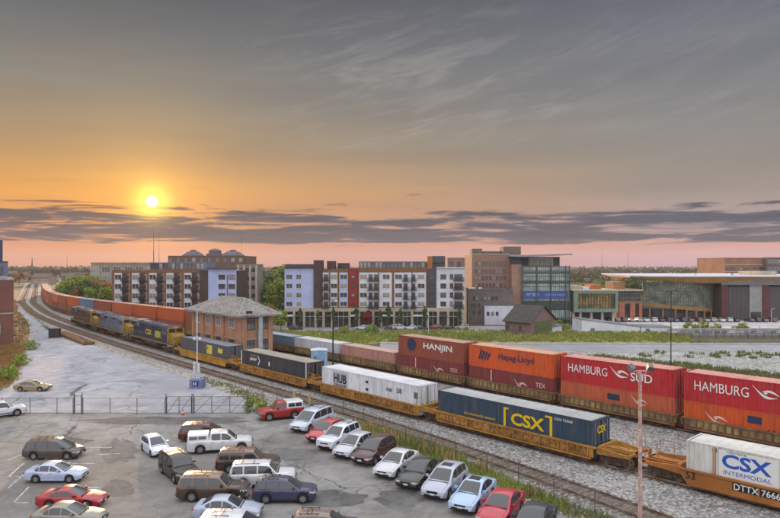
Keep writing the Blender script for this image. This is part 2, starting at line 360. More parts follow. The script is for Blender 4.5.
def grid_mesh(xs, ys):
    X, Y = np.meshgrid(xs, ys); Z = gz(X, Y); v = np.stack([X.ravel(), Y.ravel(), Z.ravel()], 1)
    nx, ny = len(xs), len(ys); i = np.arange((nx)*(ny)).reshape(ny, nx)
    f = np.stack([i[:-1, :-1].ravel(), i[:-1, 1:].ravel(), i[1:, 1:].ravel(), i[1:, :-1].ravel()], 1)
    me = bpy.data.meshes.new('ground'); me.from_pydata(v.tolist(), [], f.tolist()); me.materials.append(M_ground); return me
xs = np.concatenate([[-2200, -1600, -1200, -700, -500, -400], np.arange(-340, 300, 2.0), [300, 350, 420, 500, 700, 1200, 1600, 2200]])
ys = np.concatenate([[-60, -20], np.arange(0, 520, 2.0), [520, 560, 620, 700, 850, 1100, 1600, 2200, 2800]])
gobj = link('ground', grid_mesh(xs, ys)); tag(gobj, kind='structure')

def sheet(name, polys_px, m, dz, world=None, kind='structure', step=2.0):
    """flat-ish region given by its outline, laid DZ above the ground; triangulated on a grid when it is on the slope"""
    pts = world if world else [GG(*p)[:2] for p in polys_px]
    bm = bmesh.new(); vs = [bm.verts.new((x, y, 0)) for x, y in pts]; bm.faces.new(vs)
    P = np.array(pts); zs = gz(P[:, 0], P[:, 1])
    x0, y0 = P.min(0); x1, y1 = P.max(0)
    cx = np.linspace(x0, x1, 8); cy = np.linspace(y0, y1, 8); gx, gy = np.meshgrid(cx, cy)
    if np.abs(gz(gx, gy)).max() > .01 and np.ptp(gz(gx, gy)) > .01:
        for k in range(int((x1-x0)/step)+1):
            bmesh.ops.bisect_plane(bm, geom=bm.verts[:]+bm.edges[:]+bm.faces[:], plane_co=(x0+k*step+.37, 0, 0), plane_no=(1, 0, 0))
        for k in range(int((y1-y0)/step)+1):
            bmesh.ops.bisect_plane(bm, geom=bm.verts[:]+bm.edges[:]+bm.faces[:], plane_co=(0, y0+k*step+.41, 0), plane_no=(0, 1, 0))
    bmesh.ops.triangulate(bm, faces=[f for f in bm.faces if len(f.verts) > 4])
    bm.verts.ensure_lookup_table(); Q = np.array([v.co[:2] for v in bm.verts]); Z = gz(Q[:, 0], Q[:, 1])+dz
    for v, z in zip(bm.verts, Z): v.co.z = z
    me = bpy.data.meshes.new(name); bmesh.ops.recalc_face_normals(bm, faces=bm.faces); bm.to_mesh(me); bm.free(); me.materials.append(m)
    for p in me.polygons:
        if p.normal.z < 0: p.flip()
    o = link(name, me); tag(o, kind=kind); return o

# rail yard between the fence and the far side of the far track
us = np.arange(2, CA.L-4, 6); left = [tuple(CA.off(u, -3.2)) for u in us]; us = np.arange(2, CC.L-4, 6); right = [tuple(CC.off(u, 4.5)) for u in us]
def ribbon(name, L1, L2, m, dz, n=None):
    L1 = np.array(L1, float); L2 = np.array(L2, float); n = n or max(len(L1), len(L2))
    def rs(P):
        t = np.concatenate([[0], np.cumsum(np.hypot(*np.diff(P, axis=0).T))]); u = np.linspace(0, t[-1], n); return np.stack([np.interp(u, t, P[:, 0]), np.interp(u, t, P[:, 1])], 1)
    a, b = rs(L1), rs(L2); k = 9; v = []; f = []
    for i in range(n):
        for j in range(k):
            p = a[i]+(b[i]-a[i])*j/(k-1); v.append((p[0], p[1], 0))
    Z = gz([q[0] for q in v], [q[1] for q in v])+dz; v = [(x, y, z) for (x, y, _), z in zip(v, Z)]
    for i in range(n-1):
        for j in range(k-1): f.append((i*k+j, i*k+j+1, (i+1)*k+j+1, (i+1)*k+j))
    me = bpy.data.meshes.new(name); me.from_pydata(v, [], f); me.materials.append(m)
    bm = bmesh.new(); bm.from_mesh(me); bmesh.ops.recalc_face_normals(bm, faces=bm.faces); bm.to_mesh(me); bm.free()
    if me.polygons[0].normal.z < 0:
        me.flip_normals()
    o = link(name, me); tag(o, kind='structure'); return o
ribbon('ballast_bed', left, right, M_ballast, .03, 120)

LOT = [(-60, 413), (255, 413), (262, 405), (345, 427), (400, 446.5), (460, 471), (520, 498), (560, 514), (640, 548), (760, 610), (900, 900), (-700, 900), (-300, 413)]
sheet('parking_lot', LOT, M_lot, .05)
UP = [(-60, 413), (255, 413), (252, 402.5), (228, 394.6), (192, 379), (160, 369.6), (94, 346), (75, 342), (56, 338), (47, 330), (38, 322), (31, 312), (27, 303), (28, 292), (24, 292), (20, 301), (17, 310), (28, 322), (30, 333), (27, 345), (23, 355), (17, 375.6), (10, 387), (-20, 400)]
sheet('concrete_yard', UP, M_upper, .045)
sheet('dirt_strip', [(255, 413), (252, 402.5), (228, 394.6), (192, 379), (160, 369.6), (94, 346), (75, 342), (56, 338), (47, 330), (60, 331), (100, 343), (160, 361.5), (240, 385), (300, 402), (350, 418), (430, 444), (520, 477), (600, 506), (700, 545), (760, 590), (640, 548), (560, 514), (520, 498), (460, 471), (400, 446.5), (345, 427), (262, 405)], M_dirt, .038)
sheet('crossing_path', [(330, 419), (352, 429), (385, 424), (372, 409), (352, 404), (338, 409)], M_pale, .052)
sheet('weedy_verge', [(-40, 413), (-20, 400), (10, 387), (17, 375.6), (23, 355), (27, 345), (30, 333), (28, 322), (17, 310), (20, 301), (23, 293), (15, 290), (8, 300), (-10, 310), (-60, 344), (-140, 400)], ground_mat('dry_verge', '7a6240', '86704c', '4f4029', speck=('4a3a25', 'a38c66'), speck_scale=3, patch=.15, fine=1, tint='8d8a80'), .036)
# beyond the far track
sheet('gravel_field', [(430, 346), (1000, 346), (1400, 372), (1100, 440), (780, 392), (640, 372), (545, 356), (470, 352)], M_field, .05, step=3)
sheet('service_road', [(380, 343.6), (1000, 344.6), (1000, 352), (545, 352.5), (470, 350), (380, 348)], M_road, .075)
sheet('kerb', [(380, 342.9), (1000, 343.9), (1000, 345.0), (380, 344.0)], M_conc, .17)
sheet('grass_strip', [(262, 330), (300, 331.5), (520, 330.5), (690, 332), (690, 343), (470, 342.6), (380, 343), (290, 341), (262, 340)], M_grassb, .06)
sheet('city_street', [(230, 324.8), (530, 326.2), (620, 329), (620, 333), (262, 331), (200, 329)], M_road, .07)
sheet('paved_plaza', [(560, 317.2), (1000, 317.2), (1000, 328.5), (620, 328.5), (560, 322)], M_pale, .07)
sheet('pavement', [(262, 326.0), (470, 326.9), (470, 328.2), (262, 327.4)], M_pale, .16)

M_patch = ground_mat('asphalt_patch', '5f5e5d', '767676', '3f3e3e', patch=.12, fine=.9, crack=.6, crack_scale=.2, bump=.25, bscale=5)
def blob(name, px, py, rx, ry, seed, m, dz):
    rr = random.Random(seed); sheet(name, [(px+rx*math.cos(a)*rr.uniform(.75, 1.15), py+ry*math.sin(a)*rr.uniform(.75, 1.15)) for a in [2*math.pi*i/22 for i in range(22)]], m, dz)
blob('asphalt_patch', 165, 421, 88, 4.5, 1, M_patch, .0535); blob('asphalt_patch', 118, 452, 20, 12, 2, M_patch, .0535); blob('asphalt_patch', 330, 500, 40, 9, 3, M_patch, .0535); blob('asphalt_patch', 118, 490, 16, 9, 5, M_patch, .0535); blob('asphalt_patch', 290, 455, 28, 7, 8, M_patch, .0535)
blob('asphalt_patch', 60, 442, 34, 5, 9, M_patch, .0535); blob('asphalt_patch', 400, 500, 26, 10, 12, M_patch, .0535)
# painted bay lines on the near lot
wl = MB()
def stripe(a, b, w=.1):
    p = Vector((*G(*a), 0)); q = Vector((*G(*b), 0)); d = (q-p).normalized(); n = Vector((-d.y, d.x, 0))*w/2; z = Vector((0, 0, .055))
    wl.quad(tuple(p+n+z), tuple(p-n+z), tuple(q-n+z), tuple(q+n+z))
for a, b in (((9, 477), (24, 463.5)), ((9, 477), (27, 477)), ((8, 489), (23, 475.5)), ((13, 504), (29, 487.5)), ((13, 503.5), (28, 503.5)), ((60, 488.2), (100, 488)), ((60, 464), (95, 464.2)), ((70, 448), (112, 448)), ((95, 455.5), (120, 454)), ((8, 461), (22, 455))): stripe(a, b)
M_line = mat('worn_white_paint', 'c9cbd0', '8f9297', .8, scale=2.2, amt=(.4, .6))
tag(wl.build('lot_markings', M_line), kind='structure')

# ---------------------------------------------------------------- railway tracks
M_rail = mat('rail_steel', '6a5040', 'a59a94', .4, metal=.7, scale=1.5, amt=(.45, .75)); M_tie = mat('oak_tie', '5b4d42', '7a6d60', .95, scale=1.7, island=.3)
def track(label, cv, u0, u1):
    t = thing('railway_track', label, 'railway track', (*cv.at(u0), 0), 0, 'tracks of the rail yard'); o = cv.at(u0)
    for sg in (-1, 1):
        m = MB(); us = np.arange(u0, u1, 1.5); vs = []; fs = []
        for u in us:
            for dx, z in ((-.07, .13), (-.036, .22), (-.036, .255), (.036, .255), (.036, .22), (.07, .13)):
                p = cv.off(u, sg*.7525+dx)-o; vs.append((p[0], p[1], z))
        for i in range(len(us)-1):
            for j in range(5): fs.append((i*6+j, i*6+j+1, i*6+6+j+1, i*6+6+j))
        m.add(vs, fs); m.build('rail', M_rail, t)
    m = MB()
    for u in np.arange(u0, u1, .56):
        p = cv.at(u)-o; v = cv.tan(u); m.box((p[0], p[1], .065+random.uniform(-.01, .01)), (2.6, .23, .14), math.atan2(v[1], v[0])-math.pi/2+random.uniform(-.02, .02))
    tag(m.build('sleepers', M_tie, t), kind='stuff')
    return t
ballast_h = []
track('empty railway track nearest the parking lot fence', CA, CA.s_px(900, 0), CA.L-30)
track('railway track carrying the locomotives and single containers', CB, CB.s_px(1100, 0), CB.L-30)
track('far railway track under the double stacked red train', CC, CC.s_px(1200, 0), CC.L-30)
M_oily = ground_mat('oily_ballast', '5f574f', '73695f', '38322d', speck=('3a342f', '8f877d'), speck_scale=6.5, patch=.2, fine=1.2, bump=.6, bscale=6)
# ballast shoulders
for cv in (CA, CB, CC):
    us = np.arange(3, cv.L-5, 2.0); v = []; f = []
    for u in us:
        for d, z in ((-2.5, .035), (-1.75, .10), (1.75, .10), (2.5, .035)): p = cv.off(u, d); v.append((p[0], p[1], z))
    for i in range(len(us)-1):
        for j in range(3): f.append((i*4+j, i*4+j+1, i*4+5+j, i*4+4+j))
    mb = MB(); mb.add(v, f); tag(mb.build('ballast_shoulder', M_ballast), kind='structure')
    v = []; f = []
    for k, u in enumerate(us):
        for d in (-1.05-.12*math.sin(k*.7), 1.05+.12*math.sin(k*.9)): p = cv.off(u, d); v.append((p[0], p[1], .104))
    for i in range(len(us)-1): f.append((i*2, i*2+1, i*2+3, i*2+2))
    mb = MB(); mb.add(v, f); tag(mb.build('oily_ballast', M_oily), kind='structure')

# ---------------------------------------------------------------- fences
M_galv = mat('galvanised', '4d4f52', '6a6b6c', .55, metal=.4, scale=2)
def chain_mat():
    m = bpy.data.materials.new('chain_link'); m.use_nodes = True; nt = m.node_tree; N = nt.nodes; L = nt.links
    b = N['Principled BSDF']; b.inputs['Base Color'].default_value = (.22, .22, .22, 1); b.inputs['Roughness'].default_value = .5
    tc = N.new('ShaderNodeTexCoord'); sp = N.new('ShaderNodeSeparateXYZ'); L.new(tc.outputs['Object'], sp.inputs[0])
    def mth(op, a, c):
        n = N.new('ShaderNodeMath'); n.operation = op
        for i, v in enumerate((a, c)):
            if v is None: continue
            if isinstance(v, (int, float)): n.inputs[i].default_value = v
            else: L.new(v, n.inputs[i])
        return n.outputs[0]
    h = mth('ADD', sp.outputs[0], sp.outputs[1]); k = 13.0
    a = mth('FRACT', mth('MULTIPLY', mth('ADD', h, sp.outputs[2]), k), None); c = mth('FRACT', mth('MULTIPLY', mth('SUBTRACT', h, sp.outputs[2]), k), None)
    w = mth('MAXIMUM', mth('LESS_THAN', a, .09), mth('LESS_THAN', c, .09))
    tr = N.new('ShaderNodeBsdfTransparent'); mx = N.new('ShaderNodeMixShader'); L.new(w, mx.inputs[0]); L.new(tr.outputs[0], mx.inputs[1]); L.new(b.outputs[0], mx.inputs[2]); L.new(mx.outputs[0], N['Material Output'].inputs[0]); return m
M_chain = chain_mat()
def fence(name, label, pts, h, z0=0, rail=True, r=.035, mid=False, group=None, mesh=True, m=None, cat='fence'):
    m = m or M_galv
    o = Vector((pts[0][0], pts[0][1], z0)); t = thing(name, label, cat, o, 0, group)
    P = [Vector((x, y, z0))-o for x, y in pts]
    for p in P: MB().tube(p, p+Vector((0, 0, h)), r).build('post', m, t)
    rl = MB(); cm = MB()
    for a, b in zip(P[:-1], P[1:]):
        if rail: rl.tube(a+Vector((0, 0, h-.05)), b+Vector((0, 0, h-.05)), r*.6, 6)
        if mid: rl.tube(a+Vector((0, 0, h*.45)), b+Vector((0, 0, h*.45)), r*.5, 6)
        rl.tube(a+Vector((0, 0, .12)), b+Vector((0, 0, .12)), r*.35, 5)
        cm.quad(tuple(a+Vector((0, 0, .08))), tuple(b+Vector((0, 0, .08))), tuple(b+Vector((0, 0, h-.06))), tuple(a+Vector((0, 0, h-.06))))
    rl.build('rail', m, t)
    if mesh: cm.build('wire_mesh', M_chain, t)
    return t
gy = G(0, 414.5)[1]
def fx(px): return (PX(px, gy), gy)
fence('chain_link_fence', 'grey chain link fence on the left between the parking lot and the concrete yard', [fx(p) for p in (-60, -30, 2, 30, 57, 73)], 1.75)
fence('chain_link_fence', 'grey chain link fence between the narrow foot gate and the wide double gate', [fx(p) for p in (83, 110, 137, 165)], 1.75)
def gate(label, x0, x1, h, diag, n=3, tall=.25):
    o = Vector((PX(x0, gy), gy, 0)); w = PX(x1, gy)-PX(x0, gy); t = thing('gate', label, 'gate', o)
    for x in (0, w): MB().tube((x, 0, 0), (x, 0, h+tall), .05).build('gate_post', M_galv, t)
    fr = MB(); k = w/n
    for i in range(n):
        a = .08 if i == 0 else i*k; b = w-.08 if i == n-1 else (i+1)*k
        for z in (.15, h-.05, h*.5): fr.tube((a, 0, z), (b, 0, z), .026, 6)
        for x in (a, b): fr.tube((x, 0, .15), (x, 0, h-.05), .03, 6)
        if diag: fr.tube((a, 0, .15), (b, 0, h-.05), .024, 6)
    fr.build('gate_frame', M_galv, t); cm = MB(); cm.quad((0, .03, .15), (w, .03, .15), (w, .03, h-.08), (0, .03, h-.08)); cm.build('wire_mesh', M_chain, t); return t
gate('narrow foot gate with tall posts in the chain link fence', 74, 82, 2.0, False, 1)
gate('chain link gate leaf with diagonal braces beside the orange cone', 166, 192, 1.9, True, 2)
gate('wide chain link gate leaf with diagonal braces ending near the red truck', 193.5, 248, 1.9, True, 3)
FP = [(250, 412.5), (263, 404.5), (277, 404.5), (300, 403.5), (322, 409.5), (343, 416), (363.5, 423), (383, 433.5), (405.7, 442), (431, 451), (456, 460), (487, 473), (518.6, 487), (554, 500), (595, 514), (640, 532), (690, 556)]
fence('chain_link_fence', 'long grey chain link fence along the grass beside the nearest track', [G(*p) for p in FP], 1.45)
# traffic cone at the gate
def cone(label, x, y, z=0):
    t = thing('traffic_cone', label, 'traffic cone', (x, y, z)); M_or = mat('cone_orange', 'c8401a', 'a03010', .6, scale=3)
    MB().bx(-.18, .18, -.18, .18, 0, .035).build('base', mat('black_rubber', '1c1c1d', None, .8), t)
    MB().lathe([(.035, .135), (.25, .10), (.42, .065), (.68, .03), (.70, .018)], 14, 'z').build('cone_body', M_or, t, 50)
    MB().lathe([(.30, .0925), (.42, .069)], 14, 'z').build('reflective_band', mat('white_band', 'd9d9d9', None, .4), t, 50)
cone('small orange traffic cone at the foot of the wide gate', PX(185.5, gy)-.1, gy-.5)

# ---------------------------------------------------------------- poles
M_pinkpole = mat('pink_steel', 'c0a099', '96706a', .6, scale=1.4, c3='d8c4bc', scale3=6); M_dark = mat('dark_metal', '26282b', '3a3c40', .5, scale=2, metal=.3)
M_white = mat('white_paint', 'd4d6da', 'b5b7bb', .5, scale=1.2)
def floodlight_pole():
    Y = 30.0; X = PX(640.3, Y); zt = PZ(371.5, Y); t = thing('floodlight_pole', 'tall rusty pink steel pole with two floodlights rising from the near lot', 'light pole', (X, Y, 0))
    MB().tube((0, 0, 0), (0, 0, zt), .11, 12, .075).build('pole', M_pinkpole, t, 40)
    MB().lathe([(0, .22), (.05, .22), (.06, .14), (.3, .12)], 14, 'z').build('base_collar', M_pinkpole, t)
    MB().tube((-.45, 0, zt+.02), (.5, 0, zt+.02), .035).tube((0, 0, zt-.3), (-.35, 0, zt), .02).tube((0, 0, zt-.3), (.35, 0, zt), .02).build('crossarm', M_pinkpole, t)
    for sx, rz, tilt in ((-.42, .75, .7), (.48, -.25, .45)):
        T = Matrix.Translation((sx, 0, zt+.19)) @ Matrix.Rotation(rz, 4, 'Z') @ Matrix.Rotation(tilt, 4, 'X')
        m = MB(); m.prism([(-.17, -.13), (.17, -.13), (.14, .04), (.09, .13), (-.09, .13), (-.14, .04)], -.15, .15, 'y', T)
        h = m.build('floodlight', mat('lamp_housing', '5a5c60', '7b7d80', .45, metal=.5, scale=3), t)
        m = MB(); m.bx(-.14, .14, -.13, .13, -.142, -.131, T); m.build('lens', glass_mat('lamp_glass', (.35, .36, .36), .15), h)
        m = MB(); m.tube((sx, 0, zt), (sx, 0, zt+.12), .03); m.build('bracket', M_dark, t)
floodlight_pole()
def signal_pole():
    x, y = G(197.5, 388); t = thing('lamp_mast', 'slender white mast with small lamps on a blue concrete base', 'mast', (x, y, 0)); k = y/F
    bl = MB(); bl.bx(-.78, .78, -.78, .78, 0, 1.15).build('concrete_base', mat('blue_painted_concrete', '6c76a6', '5c6088', .8, scale=1.4, c3='98959f', scale3=4), t)
    pn = MB(); pn.bx(-.42, .34, -.80, -.783, .35, 1.0).build('sign_panel', mat('navy_panel', '20264c', None, .6), bl_ := t)
    l = MB()
    for a in ((-.3, .5), (.0, .5)): l.bx(a[0], a[0]+.09, -.812, -.801, .45, .9)
    l.bx(-.3, .09, -.811, -.8005, .62, .70); l.build('marking', M_white, t)
    MB().tube((-.05, 0, 1.15), (-.05, 0, 9.55), .085, 10, .055).build('pole', M_white, t, 40)
    MB().bx(-.5, -.2, -.2, .15, 1.9, 3.2).bx(.02, .3, -.15, .15, 2.0, 3.0).build('meter_box', mat('meter_grey', 'c6c8ca', 'a3a6aa', .5), t)
    MB().tube((-.4, 0, 1.15), (-.4, 0, 2.0), .04).tube((.2, 0, 1.15), (.2, 0, 2.0), .04).build('conduit', M_white, t)
    for sx in (-.38, .3):
        MB().tube((-.05, 0, 6.35), (sx, 0, 6.2), .03).lathe([(0, .05), (.1, .16), (.25, .17), (.3, .1)], 10, 'z', Matrix.Translation((sx, 0, 5.95))).build('lamp', M_white, t, 50)
signal_pole()
def lamp_post(label, px, base, top, m=None, heads=1, r=.09, Y=None, head=.9, group=None, z=None):
    x, y, z0 = GG(px, base)
    if Y: y = Y; x = PX(px, Y); z0 = g1(x, Y)
    h = PZ(top, y)-z0; t = thing('street_lamp', label, 'street lamp', (x, y, z0), 0, group); m = m or M_dark
    MB().tube((0, 0, 0), (0, 0, h), r, 8, r*.6).build('pole', m, t, 40)
    for k in range(heads):
        sg = 1 if k == 0 else -1
        MB().tube((0, 0, h-.15), (sg*head, 0, h+.1), .04, 6).build('arm', m, t)
        MB().prism([(0, 0), (.12*sg, .12), (.6*sg, .12), (.7*sg, 0)], -.14, .14, 'y', Matrix.Translation((sg*(head-.1), 0, h+.04))).build('lamp_head', m, t)
    return t
lamp_post('tall dark lamp post behind the dark container', 333, 367, 299.5, heads=2, r=.13, Y=93, head=.35)
lamp_post('thin dark pole behind the red containers', 671, 366, 291, heads=1, r=.09, Y=88, head=.25)
lamp_post('white lamp post in front of the arena entrance panels', 724, 319, 291.5, M_white, 1, .12, head=1.6)
lamp_post('white lamp post by the right end of the street', 428.5, 335, 309, M_white, 1, .09, head=.5)
lamp_post('short white lamp post at the street beside the lower dark block', 462, 335, 312, M_white, 1, .08, head=.4)
lamp_post('pale lamp post before the glazed arena front', 677, 320, 293, M_white, 1, .09, head=.5)
lamp_post('short pale post at the far right by the plaza', 771.5, 325, 309, M_white, 1, .10, head=.5)
def mast(label, px, Y, top, w=.5, base=None, cat='mast'):
    x = PX(px, Y); z0 = g1(x, Y) if base is None else base; h = PZ(top, Y)-z0
    t = thing('radio_mast', label, cat, (x, Y, z0)); MB().tube((0, 0, 0), (0, 0, h*.6), w*.5, 6, w*.35).build('lattice_tower', mat('mast_red', '5d3d3a', '3a3a3e', .7, scale=.05), t)
    MB().tube((0, 0, h*.6), (0, 0, h), w*.25, 5, w*.1).build('antenna', M_dark, t); return t
mast('tall thin radio mast far away below the sun', 153.6, 560, 226, .9)
mast('faint thin mast to the right of the mast below the sun', 159, 600, 232, .5)
mast('thin mast beside the domed building', 241.5, 520, 233, .5)
mast('small distant mast above the woods on the left', 67, 800, 254, 1.0)
mast('distant mast above the woods right of the glass tower', 602, 900, 252, .9)
mast('distant mast above the woods left of the arena', 628, 950, 252.5, .9)
mast('short distant tower above the treeline near the left edge', 32, 900, 257.5, 3.5)
# railroad ties and a cabinet
def tie_stack():
    a = Vector((*G(61, 334), 0)); b = Vector((*G(92, 346), 0)); d = (b-a); L_ = d.length; t = thing('tie_stack', 'long low stack of brown railroad ties on the concrete yard edge', 'tie stack', a+d/2, math.atan2(d.y, d.x))
    n = int(L_/2.75)
    for i in range(n):
        for r in range(3):
            for j in range(7):
                if random.random() < .08 and r == 2: continue
                MB().box((-L_/2+1.35+i*2.75+random.uniform(-.05, .05), -1.0+j*.3+random.uniform(-.03, .03), .12+r*.2), (2.55, .23, .17), random.uniform(-.03, .03)).build('tie', mat('tie_wood', '6e4f36', '8a6a4c', .95, scale=2.2, c3='3f2f24', scale3=6), t)
tie_stack()
def cabinet():
    x, y = G(54.7, 338); t = thing('signal_cabinet', 'dark equipment cabinet standing left of the tie stack', 'cabinet', (x, y, 0), .2)
    MB().bx(-1.0, 1.0, -.7, .7, .12, 2.0).build('case', M_dark, t); MB().prism([(-1.08, 2.0), (1.08, 2.0), (.95, 2.12), (-.95, 2.12)], -.78, .78).build('roof', mat('cab_roof', '6b6c70', None, .6), t)
    MB().bx(-.8, -.05, -.72, -.705, .3, 1.85).build('door', mat('cab_door', '3d4044', '2a2c2f', .5), t); MB().bx(.05, .8, -.72, -.705, .3, 1.85).build('door', mat('cab_door', '3d4044'), t)
    MB().bx(-1.1, 1.1, -.8, .8, 0, .12).build('plinth', M_conc, t)
cabinet()
def shed():
    Y = 93.2; x = PX(319, Y); t = thing('equipment_shed', 'light blue metal equipment shed between the two trains', 'shed', (x, Y, 0), .18); Mb = mat('pale_blue_metal', '8fb2cf', '7799b8', .5, scale=1.2, c3='aac4d8', scale3=5)
    MB().bx(-1.15, 1.15, -1.0, 1.0, .15, 2.62).build('wall', Mb, t); MB().prism([(-1.25, 2.62), (1.25, 2.62), (1.25, 2.7), (0, 2.86), (-1.25, 2.7)], -1.1, 1.1).build('roof', mat('pale_roof', 'b9cad8', None, .5), t)
    d = MB().bx(-.15, .75, -1.03, -1.005, .3, 2.35).build('door', mat('blue_door', '7fa4c4', '6d90b0', .5), t); MB().bx(.6, .68, -1.07, -1.035, 1.2, 1.35).build('handle', M_dark, d)
    MB().bx(-.95, -.4, -1.04, -1.005, 1.3, 1.9).build('vent', mat('vent_grey', '5a7890', None, .6), t); MB().bx(-1.2, 1.2, -1.05, 1.05, 0, .15).build('plinth', M_conc, t)
shed()
for i, (px, py, lb) in enumerate(((294, 402, 'yellow bollard behind the cab of the red truck'), (309.5, 405.5, 'yellow bollard behind the white cap of the red truck'))):
    x, y = G(px, py); t = thing('bollard', lb, 'bollard', (x, y, 0)); MB().tube((0, 0, 0), (0, 0, 1.25), .13, 10).build('post', mat('faded_yellow', 'c9b56a', 'a8965a', .7, scale=3), t, 40); MB().lathe([(1.25, .13), (1.32, .09), (1.345, .02)], 10, 'z').build('cap', mat('faded_yellow', 'c9b56a'), t, 40)
# ---------------------------------------------------------------- vehicles
M_glass = glass_mat('car_glass', (.03, .036, .042), .04, .9); M_tyre = mat('tyre', '1b1b1c', '262626', .85, scale=6); M_rim = mat('alloy', '9a9ca0', None, .35, metal=.8); M_trim = mat('black_trim', '17181a', None, .6)
M_head = mat('headlamp_lens', (.55, .58, .6), None, .1, spec=.9); M_tail = mat('tail_lens', (.32, .012, .012), None, .2, spec=.8); M_chrome = mat('chrome', 'b8babd', None, .2, metal=1); M_plate = mat('plate', 'c6c9cc', None, .5)
_tyre = MB().lathe([(-.11, .60), (-.115, .85), (-.095, .97), (-.05, 1.0), (.05, 1.0), (.095, .97), (.115, .85), (.11, .60)], 24, 'y', caps=False).mesh('tyre', M_tyre, 40)
_rm = MB(); _rm.lathe([(-.07, .60), (-.10, .61), (-.10, .57), (-.06, .54), (-.05, .50)], 24, 'y')
for k in range(6):
    a = k*math.pi/3; T = Matrix.Rotation(a, 4, 'Y'); _rm.prism([(.05, -.07), (.56, -.05), (.56, .05), (.05, .07)], -.092, -.04, 'y', T)
_rm.lathe([(-.10, .10), (-.09, .13), (-.04, .14)], 12, 'y'); _rim = _rm.mesh('rim', M_rim, 40)
_hub = MB().lathe([(-.03, .52), (-.029, .02)], 16, 'y').mesh('brake_disc', M_trim)
